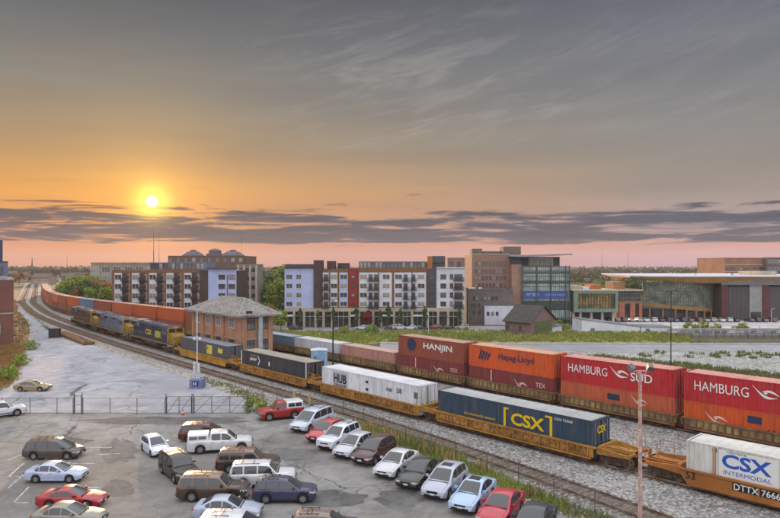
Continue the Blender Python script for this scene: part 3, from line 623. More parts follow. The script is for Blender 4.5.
SPEC = {  # L, W, H, wheelbase, wheel r, zt profile (x frac of half length -> z), greenhouse profile [(x, z)], belt z, windows [(x0, x1)], extras
 'sedan': dict(L=4.75, W=1.82, wb=2.75, r=.33, zt=[(-2.375, .55), (-2.33, .86), (-2.15, 1.02), (-1.6, 1.03), (-1.3, .96), (.8, .93), (1.4, .86), (2.1, .72), (2.32, .6), (2.375, .5)], gh=[(.95, .93), (.45, 1.2), (.12, 1.36), (-.05, 1.42), (-.4, 1.46), (-.8, 1.45), (-1.05, 1.41), (-1.35, 1.27), (-1.8, 1.04)], belt=.93, win=[(-1.42, -1.12), (-1.05, -.32), (-.22, .72)], ws=(.06, .90), rs=(.08, .92)),
 'coupe': dict(L=4.8, W=1.85, wb=2.75, r=.34, zt=[(-2.4, .55), (-2.36, .9), (-2.1, 1.0), (-1.6, .98), (-1.0, .95), (.8, .92), (1.4, .85), (2.1, .7), (2.34, .58), (2.4, .48)], gh=[(.9, .92), (.35, 1.18), (.0, 1.33), (-.2, 1.38), (-.5, 1.39), (-.8, 1.36), (-1.2, 1.24), (-1.75, .99)], belt=.94, win=[(-1.3, -.75), (-.65, .62)], ws=(.06, .90), rs=(.1, .95)),
 'hatch': dict(L=4.35, W=1.78, wb=2.6, r=.31, zt=[(-2.175, .5), (-2.15, .85), (-2.05, .98), (-1.2, .97), (.9, .95), (1.4, .86), (1.95, .7), (2.13, .58), (2.175, .5)], gh=[(1.1, .94), (.5, 1.26), (.15, 1.43), (-.05, 1.49), (-.5, 1.52), (-1.0, 1.5), (-1.45, 1.45), (-1.6, 1.4), (-1.85, 1.2), (-2.02, .99)], belt=.95, win=[(-1.65, -1.12), (-1.02, -.25), (-.15, .8)], ws=(.06, .90), rs=(.15, .8)),
 'minivan': dict(L=5.1, W=1.96, wb=3.02, r=.35, zt=[(-2.55, .5), (-2.53, .85), (-2.45, 1.05), (-1.2, 1.03), (1.1, 1.0), (1.6, .95), (2.2, .8), (2.48, .64), (2.55, .52)], gh=[(1.62, .97), (.95, 1.36), (.55, 1.6), (.35, 1.68), (-.3, 1.74), (-1.2, 1.75), (-1.95, 1.71), (-2.15, 1.66), (-2.3, 1.4), (-2.45, 1.05)], belt=1.02, win=[(-2.12, -1.38), (-1.28, -.25), (-.15, .95)], ws=(.05, .88), rs=(.2, .85), rack=1),
 'suv': dict(L=4.75, W=1.88, wb=2.77, r=.37, zt=[(-2.375, .55), (-2.35, .9), (-2.25, 1.1), (-1.2, 1.1), (.9, 1.06), (1.3, 1.04), (2.0, .98), (2.3, .85), (2.375, .6)], gh=[(1.15, 1.06), (.65, 1.38), (.35, 1.58), (.15, 1.65), (-.4, 1.7), (-1.1, 1.7), (-1.75, 1.67), (-1.95, 1.62), (-2.12, 1.36), (-2.25, 1.1)], belt=1.08, win=[(-1.95, -1.35), (-1.25, -.42), (-.32, .72)], ws=(.06, .88), rs=(.15, .85), rack=1),
 'crossover': dict(L=4.7, W=1.86, wb=2.8, r=.36, zt=[(-2.35, .55), (-2.32, .9), (-2.2, 1.08), (-1.2, 1.07), (.9, 1.02), (1.35, .97), (2.0, .85), (2.28, .68), (2.35, .55)], gh=[(1.2, 1.02), (.6, 1.36), (.28, 1.54), (.08, 1.6), (-.4, 1.65), (-1.1, 1.64), (-1.6, 1.58), (-1.85, 1.5), (-2.08, 1.3), (-2.22, 1.08)], belt=1.04, win=[(-1.8, -1.3), (-1.2, -.35), (-.25, .78)], ws=(.06, .88), rs=(.15, .85)),
 'bigsuv': dict(L=5.3, W=2.0, wb=3.1, r=.40, zt=[(-2.65, .6), (-2.63, .95), (-2.58, 1.17), (-1.2, 1.17), (.9, 1.15), (1.2, 1.15), (2.35, 1.08), (2.58, .95), (2.65, .65)], gh=[(1.22, 1.15), (.85, 1.5), (.62, 1.74), (.45, 1.81), (-.2, 1.85), (-1.4, 1.86), (-2.2, 1.83), (-2.38, 1.77), (-2.5, 1.5), (-2.58, 1.17)], belt=1.16, win=[(-2.3, -1.5), (-1.38, -.4), (-.28, .78)], ws=(.07, .86), rs=(.15, .85), rack=1),
 'pickup': dict(L=5.8, W=2.0, wb=3.64, r=.41, zt=[(-2.9, .65), (-2.89, .98), (-2.86, 1.22), (-.95, 1.22), (1.0, 1.14), (1.4, 1.13), (2.5, 1.06), (2.8, .95), (2.9, .68)], gh=[(1.4, 1.13), (1.02, 1.45), (.72, 1.7), (.52, 1.78), (.0, 1.83), (-.6, 1.81), (-.82, 1.74), (-.92, 1.5), (-.96, 1.2)], belt=1.14, win=[(-.72, .05), (.15, 1.0)], ws=(.07, .86), rs=(.2, .8), cap=(-2.86, -1.0, 1.22, 1.76)),
 'bronco': dict(L=4.65, W=2.0, wb=2.66, r=.41, zt=[(-2.325, .62), (-2.31, .95), (-2.28, 1.18), (-.6, 1.18), (.8, 1.15), (1.15, 1.14), (2.15, 1.12), (2.28, 1.02), (2.325, .62)], gh=[(.9, 1.14), (.62, 1.5), (.45, 1.74), (.3, 1.8), (-.1, 1.82), (-.42, 1.82), (-.44, 1.5), (-.45, 1.17)], belt=1.16, win=[(-.35, .5)], ws=(.08, .86), rs=None, cap=(-2.27, -.46, 1.18, 1.82)),
}
def interp(P, x):
    P = sorted(P); return float(np.interp(x, [p[0] for p in P], [p[1] for p in P]))
def shell_surface(sp):
    L, W = sp['L'], sp['W']
    def wid(x):
        a = abs(x)/(L/2); k = 1-.03*max(0, a-.35)/.65-(.16 if x > 0 else .10)*max(0, (a-.86)/.14)**2; return W/2*k
    def ztop(x): return interp(sp['zt'], x)
    def zbot(x):
        z = .24+max(0, (abs(x)/(L/2)-.85)/.15)*.12
        for xa in (-sp['xr'], sp['xf']):
            Ra = sp['r']+.07; d = x-xa if xa > 0 else x-xa
            if abs(d) < Ra: z = max(z, sp['r']+math.sqrt(Ra*Ra-d*d)*.97)
        return z
    return wid, ztop, zbot
_carm = {}
def paint(c, rough=.35):
    k = 'paint_'+c
    if k not in _MC: mat(k, c, tuple(v*.86 for v in hexc(c)), rough, metal=.15, scale=1.1, amt=(.4, .8), coat=.6)
    return _MC[k]
def make_car(kind, colour, label, cat, x, y, hdg, z=0, name='parked_car', roof=None, trim=None, group='cars parked in the lot', two=None, capc=None, tail=True):
    sp = dict(SPEC[kind]); L, W, r = sp['L'], sp['W'], sp['r']; fo = .47 if kind not in ('bigsuv', 'pickup') else .45
    sp['xf'] = L/2-(L-sp['wb'])*fo; sp['xr'] = sp['wb']-sp['xf']; Mp = paint(colour); sp.setdefault('rack', 0)
    t = thing(name, label, cat, (x, y, z), hdg, group)
    wid, ztop, zbot = shell_surface(sp); belt = sp['belt']
    Ra = r+.07; xs = sorted(set([round(v, 3) for v in np.linspace(-L/2, L/2, 61)]+[round(c+Ra*math.cos(a), 3) for c in (-sp['xr'], sp['xf']) for a in np.linspace(0, math.pi, 13)]+[-L/2+.03, L/2-.03, -L/2+.08, L/2-.08]))
    m = MB(); vs = []; n = 0
    for xx in xs:
        w, zt, zb = wid(xx), ztop(xx), zbot(xx); zb = min(zb, zt-.08)
        h = zt-zb; half = [(w*.84, zb), (w*.955, zb+.01), (w*.985, zb+h*.25), (w, zb+h*.5), (w*.985, zb+h*.78), (w*.955, zb+h*.93), (w*.90, zt), (w*.45, zt+.03), (0, zt+.04)]
        sec = [(-a, b) for a, b in half]+[(a, b) for a, b in half[-2::-1]]
        n = len(sec); vs += [(xx, a, b) for a, b in sec]
    fs = [(i*n+j, i*n+j+1, (i+1)*n+j+1, (i+1)*n+j) for i in range(len(xs)-1) for j in range(n-1)]
    fs += [(i*n, (i+1)*n, (i+1)*n+n-1, i*n+n-1) for i in range(len(xs)-1)]
    fs += [tuple(range(n)), tuple(range((len(xs)-1)*n, len(xs)*n))]
    m.add(vs, fs)
    # cabin
    gh = sp['gh']; Hr = max(p[1] for p in gh); wb_ = W/2*.91; tum = .20 if kind not in ('bigsuv', 'pickup', 'minivan', 'bronco') else .13
    zlo = belt-.06
    def gw(zz): return wb_-tum*max(0, (zz-belt))/(Hr-belt)
    def ghm(mb, gh, gw, zlo):
        vs = []
        for xx, zz in gh:
            w = gw(zz); vs += [(xx, -wb_, zlo), (xx, -gw(zz-.05), max(zz-.055, zlo)), (xx, -(w-.07), zz), (xx, 0, zz+.025), (xx, w-.07, zz), (xx, gw(zz-.05), max(zz-.055, zlo)), (xx, wb_, zlo)]
        k = 7; fs = [(i*k+j, i*k+j+1, (i+1)*k+j+1, (i+1)*k+j) for i in range(len(gh)-1) for j in range(k-1)]
        fs += [tuple(range(k)), tuple(range((len(gh)-1)*k, len(gh)*k))]; mb.add(vs, fs)
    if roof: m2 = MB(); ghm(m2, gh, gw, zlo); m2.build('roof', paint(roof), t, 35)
    else: ghm(m, gh, gw, zlo)
    m.build('body', Mp, t, 32)
    # glass
    top = sorted(gh)
    for x0, x1 in sp['win']:
        for sg in (-1, 1):
            g = MB(); xsw = np.linspace(x0, x1, 7); vs = []
            for xx in xsw:
                zt_ = min(interp(top, xx)-.085, Hr-.10); z0 = belt+.035; zt_ = max(zt_, z0+.02)
                for zz in (z0, zt_): vs.append((xx, sg*(gw(zz)+.014), zz))
            g.add(vs, [(2*i, 2*i+1, 2*i+3, 2*i+2) for i in range(6)]); g.build('side_window', M_glass, t)
    def along(s0, s1, nm, pts):
        P = np.array(pts); tt = np.concatenate([[0], np.cumsum(np.hypot(*np.diff(P, axis=0).T))]); tt /= tt[-1]; g = MB(); vs = []
        ss = np.linspace(s0, s1, 8)
        for s_ in ss:
            xx, zz = np.interp(s_, tt, P[:, 0]), np.interp(s_, tt, P[:, 1]); a = np.interp(min(1, s_+.02), tt, P[:, 0])-np.interp(max(0, s_-.02), tt, P[:, 0]); b = np.interp(min(1, s_+.02), tt, P[:, 1])-np.interp(max(0, s_-.02), tt, P[:, 1])
            nl = math.hypot(a, b); nx, nz = -b/nl, a/nl
            if nz < 0: nx, nz = -nx, -nz
            w = gw(zz)-.115
            for yy in (-w, -w*.5, 0, w*.5, w): vs.append((xx+nx*.012, yy, zz+nz*.012+.025*(1-abs(yy)/w)))
        g.add(vs, [(i*5+j, i*5+j+1, i*5+6+j, i*5+5+j) for i in range(7) for j in range(4)]); g.build(nm, M_glass, t, 60)
    im = max(range(len(gh)), key=lambda i: gh[i][1])
    fr = [p for p in gh if p[0] >= gh[3 if len(gh) > 7 else 2][0]]; along(sp['ws'][0], sp['ws'][1], 'windscreen', fr)
    if sp['rs'] and 'cap' not in sp: along(sp['rs'][0], sp['rs'][1], 'rear_window', gh[-3:] if kind not in ('sedan', 'coupe') else gh[-3:])
    if 'cap' in sp:
        a, b, z0, z1 = sp['cap']; pc = paint(capc or colour); w0 = W/2*.92; c = MB()
        sec = [(-w0, z0-.03), (-w0+.08, z1-.12), (-w0+.2, z1), (w0-.2, z1), (w0-.08, z1-.12), (w0, z0-.03)]
        c.prism(sec, a+.06, b, 'x'); cp = c.build('canopy', pc, t, 30)
        for sg in (-1, 1):
            g = MB(); nn = 2; 
            for k in range(nn):
                xa = a+.2+(b-a-.3)*k/nn; xb = a+.2+(b-a-.3)*(k+1)/nn-.08
                q = lambda zz: sg*(w0-.08*(zz-z0)/(z1-.12-z0)+.012)
                g.quad((xa, q(z0+.1), z0+.1), (xb, q(z0+.1), z0+.1), (xb, q(z1-.16), z1-.16), (xa, q(z1-.16), z1-.16))
            g.build('canopy_window', M_glass, cp)
        g = MB().bx(a+.045, a+.058, -w0+.2, w0-.2, z0+.08, z1-.1); g.build('canopy_window', M_glass, cp)
    # wheels
    for xa in (sp['xf'], -sp['xr']):
        for sg in (-1, 1):
            wh = link('wheel', None, t, (xa, sg*(W/2-.125), r)); wh.rotation_euler = (0, random.uniform(0, 6), 0 if sg < 0 else math.pi); wh.scale = (r, 1.05, r)
            link('tyre', _tyre, wh); link('rim', _rim, wh); link('brake_disc', _hub, wh)
    MB().bx(-L/2+.25, L/2-.25, -W/2*.83, W/2*.83, .20, .62).build('underbody', M_trim, t)
    # lamps, trim
    cx0 = sp['gh'][0][0]; hm = MB()
    for sg in (-1, 1):
        for i in range(8):
            xa_ = cx0+.05+(L/2-.22-cx0)*i/8; xb_ = cx0+.05+(L/2-.22-cx0)*(i+1)/8
            za_, zb_ = ztop(xa_)+.014, ztop(xb_)+.014; ya_, yb_ = wid(xa_)*.80, wid(xb_)*.80
            hm.add([(xa_, sg*ya_-.009, za_), (xa_, sg*ya_+.009, za_), (xb_, sg*yb_+.009, zb_), (xb_, sg*yb_-.009, zb_)], [(0, 1, 2, 3)])
    hm.build('bonnet_seam', M_trim, t)
    MB().bx(cx0-.02, cx0+.09, -W/2*.74, W/2*.74, ztop(cx0+.05)+.022, ztop(cx0+.05)+.045).build('wiper_cowl', M_trim, t)
    zf = interp(sp['zt'], L/2-.12)
    for sg in (-1, 1):
        hx = L/2-.20; wv = wid(hx); hz = ztop(hx)
        big = kind in ('bigsuv', 'pickup', 'bronco', 'suv'); d = .11 if big else .075
        vs = []
        for xx, zz0, zz1 in ((L/2-.06, .60 if not big else .74, min(ztop(L/2-.06)+.005, .76 if not big else .93)), (L/2-.17, .61 if not big else .75, min(ztop(L/2-.17)-.03, .8 if not big else .95)), (L/2-.42, .66 if not big else .80, min(ztop(L/2-.42)-.05, .80 if not big else .95))):
            for zz in (zz0, zz1): vs.append((xx+(.012 if xx > L/2-.1 else 0), sg*(wid(xx)*.985+.012), zz))
        vs = [(L/2+.004, sg*wid(L/2)*.58, .60 if not big else .74), (L/2+.004, sg*wid(L/2)*.58, (.70 if not big else .9)), (L/2+.002, sg*wid(L/2)*.93, .60 if not big else .74), (L/2-.01, sg*wid(L/2)*.93, .72 if not big else .9)]+vs[2:]
        MB().add(vs, [(0, 1, 3, 2), (2, 3, 5, 4), (4, 5, 7, 6)][:3]).build('headlight', M_head, t)
        hb = .72 if not big else .82; tl = [( -L/2-.006, sg*W/2*.55 if not big else sg*W/2*.80, hb), (-L/2-.006, sg*W/2*.55 if not big else sg*W/2*.80, hb+(.16 if not big else .32)), (-L/2-.002, sg*wid(-L/2)*.97, hb), (-L/2+.006, sg*wid(-L/2)*.96, hb+(.16 if not big else .30)), (-L/2+.14, sg*(wid(-L/2+.14)*.99+.008), hb+.03), (-L/2+.14, sg*(wid(-L/2+.14)*.97+.008), hb+(.14 if not big else .28))]
        MB().add(tl, [(0, 1, 3, 2), (2, 3, 5, 4)]).build('tail_light', M_tail, t)
        mx = sp['gh'][0][0]-.42; my = gw(belt)+.02
        MB().box((mx, sg*(my+.12), belt+.10), (.12, .22, .14)).box((mx+.03, sg*(my+.02), belt+.02), (.06, .12, .06)).build('mirror', Mp if kind not in ('bigsuv',) else M_trim, t)
        sl_ = MB(); nwin = [w for w in sp['win']]
        for x0, x1 in nwin[-2:]:
            zz0 = .38
            ptsl = [zz0+(belt-.02-zz0)*q/6 for q in range(7)]
            for zz in ptsl[:-1]:
                zb2 = .24; hh = ztop(x0)-zb2
                def wy(zv):
                    q = (zv-zb2)/hh; return wid(x0)*float(np.interp(q, [0, .25, .5, .78, .93, 1], [.955, .985, 1, .985, .955, .90]))+.004
                z2 = zz+(belt-.02-zz0)/6; sl_.add([(x0-.045, sg*wy(zz), zz), (x0-.03, sg*wy(zz), zz), (x0-.03, sg*wy(z2), z2), (x0-.045, sg*wy(z2), z2)], [(0, 1, 2, 3)])
            zh = belt-.14; sl_.box((x0+.16, sg*(wid(x0)*.97+.012), zh), (.17, .03, .03))
        if sl_.v: sl_.build('door_seam', M_trim, t)
        zs = .27; MB().box(((sp['xf']-sp['xr'])/2, sg*(W/2*.955), .28), (sp['wb']-2*r-.2, .05, .11)).build('sill', M_trim if kind in ('suv', 'bigsuv', 'pickup', 'crossover', 'bronco') else Mp, t)
    gz_ = (.60, .72) if kind not in ('bigsuv', 'pickup', 'bronco', 'suv') else (.70, .94); wv = wid(L/2)
    MB().bx(L/2-.02, L/2+.008, -wv*.50, wv*.50, gz_[0]-.05, min(gz_[1], ztop(L/2)+.15)).build('grille', M_chrome if kind in ('bigsuv', 'bronco') else M_trim, t)
    MB().bx(L/2-.03, L/2+.006, -wv*.75, wv*.75, .36, .47).build('bumper_intake', M_trim, t)
    if kind in ('bigsuv', 'pickup', 'bronco'): 
        MB().bx(L/2-.1, L/2+.09, -W/2*.86, W/2*.86, .44, .64).build('bumper', M_chrome, t); MB().bx(-L/2-.12, -L/2+.08, -W/2*.86, W/2*.86, .46, .64).build('bumper', M_chrome, t)
    MB().bx(L/2+(.092 if kind in ('bigsuv', 'pickup', 'bronco') else .008), L/2+(.10 if kind in ('bigsuv', 'pickup', 'bronco') else .018), -.16, .16, .44, .56).build('number_plate', M_plate, t)
    MB().bx(-L/2-.020, -L/2-.008, -.16, .16, .72, .84).build('number_plate', M_plate, t)
    if sp['rack']:
        k = MB(); xr0, xr1 = gh[-3][0]+.25, gh[4][0]
        for sg in (-1, 1): k.box(((xr0+xr1)/2, sg*(gw(Hr)-.14), Hr+.06), (xr1-xr0, .035, .03)); [k.box((xx, sg*(gw(Hr)-.14), Hr+.03), (.06, .03, .08)) for xx in (xr0+.1, (xr0+xr1)/2, xr1-.1)]
        for xx in (xr0+.5, xr1-.5): k.box((xx, 0, Hr+.062), (.04, 2*(gw(Hr)-.14), .02))
        k.build('roof_rack', M_trim, t)
    else:
        if kind in ('sedan', 'crossover') and two == 'sunroof':
            MB().bx(-.75, -.15, -.36, .36, Hr+.012, Hr+.03).build('sunroof', M_glass, t)
    if kind in ('sedan', 'hatch', 'minivan'): MB().tube((-.2 if kind != 'sedan' else -.9, .3, Hr-.02), (-.5 if kind != 'sedan' else -1.2, .3, Hr+.28), .008, 5).build('antenna', M_trim, t)
    if trim:
        for sg in (-1, 1): MB().box((0, sg*(W/2+.0), .50), (L*.55, .02, .10)).build('lower_panel', paint(trim), t)
    return t
def at_wheels(kind, rp, fp, side, h=None):
    """vehicle centre and heading from where its near-side rear and front wheels touch the ground in the photograph"""
    sp = SPEC[kind]; a = Vector(G(*rp)); b = Vector(G(*fp)); d = (b-a); hd = math.atan2(d.y, d.x) if h is None else h
    f_ = Vector((math.cos(hd), math.sin(hd))); l_ = Vector((-f_.y, f_.x)); mid = (a+b)/2; c = mid-side*l_*(sp['W']/2-.1); return c.x, c.y, hd
def car(kind, colour, label, cat, rp, fp, side, h=None, **k):
    x, y, hd = at_wheels(kind, rp, fp, side, h); t = make_car(kind, colour, label, cat, x, y, hd, **k)
    q = .95 if kind in ('bronco',) else (.90 if kind == 'pickup' else .86); t.scale = (q, q, q); return t
Z0 = .05
LG = dict(z=Z0)
# left row, facing right (their right-hand side is towards us: side = -1)
car('minivan', '4a4542', 'brown grey minivan with roof rack, topmost of the left row in the near lot', 'minivan', (31.2, 461), (66.5, 461.5), -1, .02, **LG)
car('sedan', 'adbbd6', 'pale blue sedan parked between the brown minivan and the red coupe', 'sedan', (34.2, 484.7), (67.7, 484.3), -1, 0, **LG)
car('coupe', 'a3202c', 'dark red coupe parked just below the pale blue sedan', 'coupe', (45, 512), (88, 511), -1, 0, **LG)
car('sedan', '85847a', 'beige green sedan at the bottom left corner below the red coupe', 'sedan', (40, 531), (86, 531), -1, 0, **LG)
car('hatch', 'd3d8e8', 'small white hatchback facing the long dark brown SUV', 'hatchback', (140, 450), (150.3, 459.5), -1, math.atan2(-.8, .62), **LG)
car('bigsuv', '262120', 'long dark brown SUV with roof rack parked diagonally in front of the white hatchback', 'suv', (158, 472), (174.5, 487), -1, math.atan2(-.8, .62), **LG)
car('minivan', '5c2c24', 'reddish brown minivan half hidden behind the white pickup truck', 'minivan', (184, 443.5), (222, 443), -1, .05, **LG)
car('pickup', 'd2d4d8', 'white crew cab pickup truck with a topper over its bed', 'pickup truck', (198.5, 456), (240.5, 452), -1, .22, name='pickup_truck', **LG)
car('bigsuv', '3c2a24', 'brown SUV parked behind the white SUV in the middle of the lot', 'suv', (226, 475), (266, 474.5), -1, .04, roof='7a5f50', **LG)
car('bigsuv', 'd2d5dc', 'white SUV with dark windows parked behind the slate blue SUV', 'suv', (241.5, 490.5), (281, 489), -1, .08, **LG)
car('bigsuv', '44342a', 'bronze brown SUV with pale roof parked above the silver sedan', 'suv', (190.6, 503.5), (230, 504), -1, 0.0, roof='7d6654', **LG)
car('suv', '353a58', 'slate blue SUV with red tail light in the middle of the lot', 'suv', (262.5, 505.5), (304, 505), -1, .02, **LG)
car('sedan', 'aab3c8', 'silver blue sedan cut by the bottom edge below the bronze SUV', 'sedan', (204, 523), (246, 523.5), -1, .0, **LG)
car('minivan', 'c9cdd6', 'white van at the bottom edge with only its roof in the picture', 'van', (212, 547), (252, 548), -1, .0, **LG)
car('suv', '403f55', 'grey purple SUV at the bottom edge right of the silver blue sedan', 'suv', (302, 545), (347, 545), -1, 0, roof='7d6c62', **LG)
car('sedan', '8d7d62', 'tan sedan parked alone on the concrete yard behind the fence', 'sedan', (18, 392.3), (40.3, 392.3), -1, 0, z=.045, group='cars parked on the concrete yard')
car('bigsuv', 'cfd4e0', 'white SUV with black stripe at the left edge by the fence', 'suv', (-12, 424), (13, 414.5), -1, math.atan2(.8, .9), trim='17181a', **LG)
car('bronco', '9e2426', 'old red short wheelbase truck with a white cap by the fence', 'truck', (294.5, 418), (270.5, 423), 1, math.pi+.42, name='pickup_truck', capc='d0d6dc', z=Z0, group='cars parked in the lot')
# row along the fence: they face down and left, their left-hand side is towards the right of the picture
HR = math.atan2(-.885, -.465)
row = [('minivan', 'b9c4d6', 'silver blue minivan, topmost of the row beside the long fence', 'minivan', (310.0, 433.0)),
 ('hatch', 'b32836', 'bright red hatchback squeezed between the silver blue minivan and a white SUV', 'hatchback', (325.5, 443.5)),
 ('suv', 'd2d8e6', 'white SUV with dark side windows between the red hatchback and a pearl hatchback', 'suv', (338.5, 451)),
 ('hatch', 'b9bfc9', 'pearl silver hatchback between the white SUV and the maroon wagon', 'hatchback', (354, 459.5)),
 ('crossover', '47282e', 'maroon wagon with silver roof glints in the fence row', 'wagon', (374.5, 466)),
 ('sedan', 'c4c7cf', 'light silver sedan between the maroon wagon and the dark green sedan', 'sedan', (397.5, 479)),
 ('sedan', '202624', 'dark green black sedan in the fence row', 'sedan', (421.5, 490)),
 ('crossover', 'abafc2', 'lavender silver crossover with sunroof right of the dark green sedan', 'crossover', (448.5, 500.5)),
 ('sedan', 'a3bcdc', 'light blue sedan with sunroof beside the red sedan in the fence row', 'sedan', (477.5, 513.5)),
 ('sedan', 'ad2236', 'deep red sedan near the lower end of the fence row', 'sedan', (507, 529)),
 ('sedan', '2e3442', 'dark slate sedan, lowest of the fence row with only its roof showing', 'sedan', (541, 547))]
for kind, c, lb, cat, fw in row:
    sp = SPEC[kind]; a = Vector(G(*fw)); f_ = Vector((math.cos(HR), math.sin(HR))); l_ = Vector((-f_.y, f_.x)); fo = .47 if kind not in ('bigsuv', 'pickup') else .45
    xf = sp['L']/2-(sp['L']-sp['wb'])*fo; c_ = a-l_*(sp['W']/2-.1)-f_*xf
    make_car(kind, c, lb, cat, c_.x, c_.y, HR+random.uniform(-.02, .02), Z0, two='sunroof' if 'sunroof' in lb else None)
# ---------------------------------------------------------------- lettering
def text(body, m, parent, height, loc, rot, name='lettering', width=None, bold=0.0, align='CENTER', shear=0):
    cu = bpy.data.curves.new('txt', 'FONT'); cu.body = body; cu.align_x = align; cu.align_y = 'CENTER'; cu.size = 1; cu.offset = bold; cu.extrude = .004; cu.shear = shear; cu.resolution_u = 3
    to = bpy.data.objects.new('txt', cu); COL.objects.link(to); dg = bpy.context.evaluated_depsgraph_get()
    me = bpy.data.meshes.new_from_object(to.evaluated_get(dg)); bpy.data.objects.remove(to); bpy.data.curves.remove(cu)
    v = np.array([p.co[:] for p in me.vertices]); h = np.ptp(v[:, 1]); w = np.ptp(v[:, 0]); sy = height/h; sx = (width/w) if width else sy; ox, oy = (v[:, 0].max()+v[:, 0].min())/2, (v[:, 1].max()+v[:, 1].min())/2
    for p in me.vertices: p.co.x = (p.co.x-(ox if align == 'CENTER' else v[:, 0].min()))*sx; p.co.y = (p.co.y-oy)*sy
    me.materials.clear(); me.materials.append(m); me.name = name; o = link(name, me, parent, loc); o.rotation_euler = rot; return o
SIDE = (math.pi/2, 0, 0)              # reads from the -y side of a thing
def flat(name, c, rough=.6, c2=None): return mat('flat_'+name, c, c2, rough, scale=2)
M_ty = flat('yellow', 'd8b400'); M_tw = flat('white', 'd8d8d8'); M_tb = flat('blue', '1c4fb0'); M_tk = flat('black', '17181b')
# ---------------------------------------------------------------- containers
def cmat(name, c, dirt='6b5a4c', k=1.0):
    key = 'cont_'+name+c
    if key in _MC: return _MC[key]
    m = mat(key, c, tuple(a*.62+b*.38 for a, b in zip(hexc(c), hexc(dirt))), .6, scale=.5, amt=(.46, .74), c3=tuple(v*.66 for v in hexc(c)), scale3=1.6, amt3=(.48, .7), stretch=(2.2, 2.2, .4), det=7); return m
_cont = {}
def roofm(key):
    k = {'csxw': 'c9cac8', 'wht': 'cdd1d8', 'slate': '7f8894', 'dark': '9c9488', 'csxb': 'a3a8ac', 'red': 'c48f86', 'orange': 'c29a80', 'rust': 'a8887a', 'maroon': 'a07f7c', 'brick': 'b08f80', 'brown': '9a8478', 'offwhite': 'bfc0c4', 'dustypink': 'b59a94', 'steelblue': '8f9dae'}.get(key, 'a0a0a0')
    return mat('roof_'+k, k, tuple(v*.68 for v in hexc(k)), .65, scale=.6, c3=tuple(v*.8 for v in hexc(k)), scale3=3)
def container_meshes(L_, H_, W_, m, key, pitch=.34, lod=0):
    k = (L_, H_, m.name, lod)
    if k in _cont: return _cont[k]
    b = MB(); d = .035; hl = L_/2; hw = W_/2
    def corr(sg):
        xs = []; n = int((L_-.4)/pitch); p = (L_-.4)/n; x = -hl+.2; pr = []
        for i in range(n):
            a = x+i*p; pr += [(a, 0), (a+p*.30, 0), (a+p*.42, d), (a+p*.88, d)]
        pr += [(x+n*p, 0)]
        vs = []
        for xx, dd in pr: vs += [(xx, sg*(hw-.005-dd), .14), (xx, sg*(hw-.005-dd), H_-.10)]
        b.add(vs, [(2*i, 2*i+1, 2*i+3, 2*i+2) for i in range(len(pr)-1)])
    if lod == 0:
        corr(1); corr(-1)
        n = int((L_-.4)/.6); vs = []; pr = []
        for i in range(n):
            p = (L_-.4)/n; a = -hl+.2+i*p; pr += [(a, 0), (a+p*.45, 0), (a+p*.5, .018), (a+p*.92, .018)]
        pr.append((hl-.2, 0))
        for xx, dd in pr: vs += [(xx, -hw+.05, H_-.012-dd), (xx, hw-.05, H_-.012-dd)]
        b.mi = 1; b.add(vs, [(2*i, 2*i+1, 2*i+3, 2*i+2) for i in range(len(pr)-1)])
        b.mi = 0; b.bx(-hl+.05, -hl+.06, -hw+.1, hw-.1, .1, H_-.1)
    else: b.bx(-hl+.02, hl-.02, -hw+.02, hw-.02, .04, H_-.02); b.mi = 1; b.quad((-hl+.1, -hw+.1, H_-.015), (hl-.1, -hw+.1, H_-.015), (hl-.1, hw-.1, H_-.015), (-hl+.1, hw-.1, H_-.015))
    body = b.mesh('shell', [m, roofm(key)])
    f = MB()
    for x in (-hl+.09, hl-.09):
        for y in (-hw+.06, hw-.06): f.bx(x-.09, x+.09, y-.06, y+.06, 0, H_)
    for y in (-hw+.035, hw-.035): f.bx(-hl+.18, hl-.18, y-.035, y+.035, 0, .14); f.bx(-hl+.18, hl-.18, y-.035, y+.035, H_-.10, H_-.003)
    for x in (-hl+.05, hl-.05): f.bx(x-.05, x+.05, -hw+.12, hw-.12, 0, .14); f.bx(x-.05, x+.05, -hw+.12, hw-.12, H_-.12, H_-.004)
    fr = f.mesh('corner_frame', m)
    dd = MB()
    for y in (-hw/2, hw/2): dd.box((hl-.05, y, H_/2), (.05, hw-.16, H_-.28))
    door = dd.mesh('door', m); br = MB()
    for y in (-hw+.35, -.3, .3, hw-.35): br.tube((hl-.01, y, .16), (hl-.01, y, H_-.16), .022, 5); br.box((hl, y+.12, 1.1), (.03, .28, .05))
    bars = br.mesh('locking_bar', mat('bar_steel', 'a5a7a8', '6d6e70', .5, metal=.4))
    _cont[k] = (body, fr, door, bars); return _cont[k]
def container(label, c, key, L_=16.15, H_=2.9, name='shipping_container', loc=(0, 0, 0), rz=0, group=None, roof=None, frame=None, lod=0, W_=2.59):
    m = cmat(key, c); body, fr, door, bars = container_meshes(L_, H_, W_, m, key, lod=lod); t = thing(name, label, 'container', loc, rz, group)
    link('shell', body, t)
    if lod < 2: link('corner_frame', fr, t); dr = link('door', door, t); link('locking_bar', bars, dr)
    return t
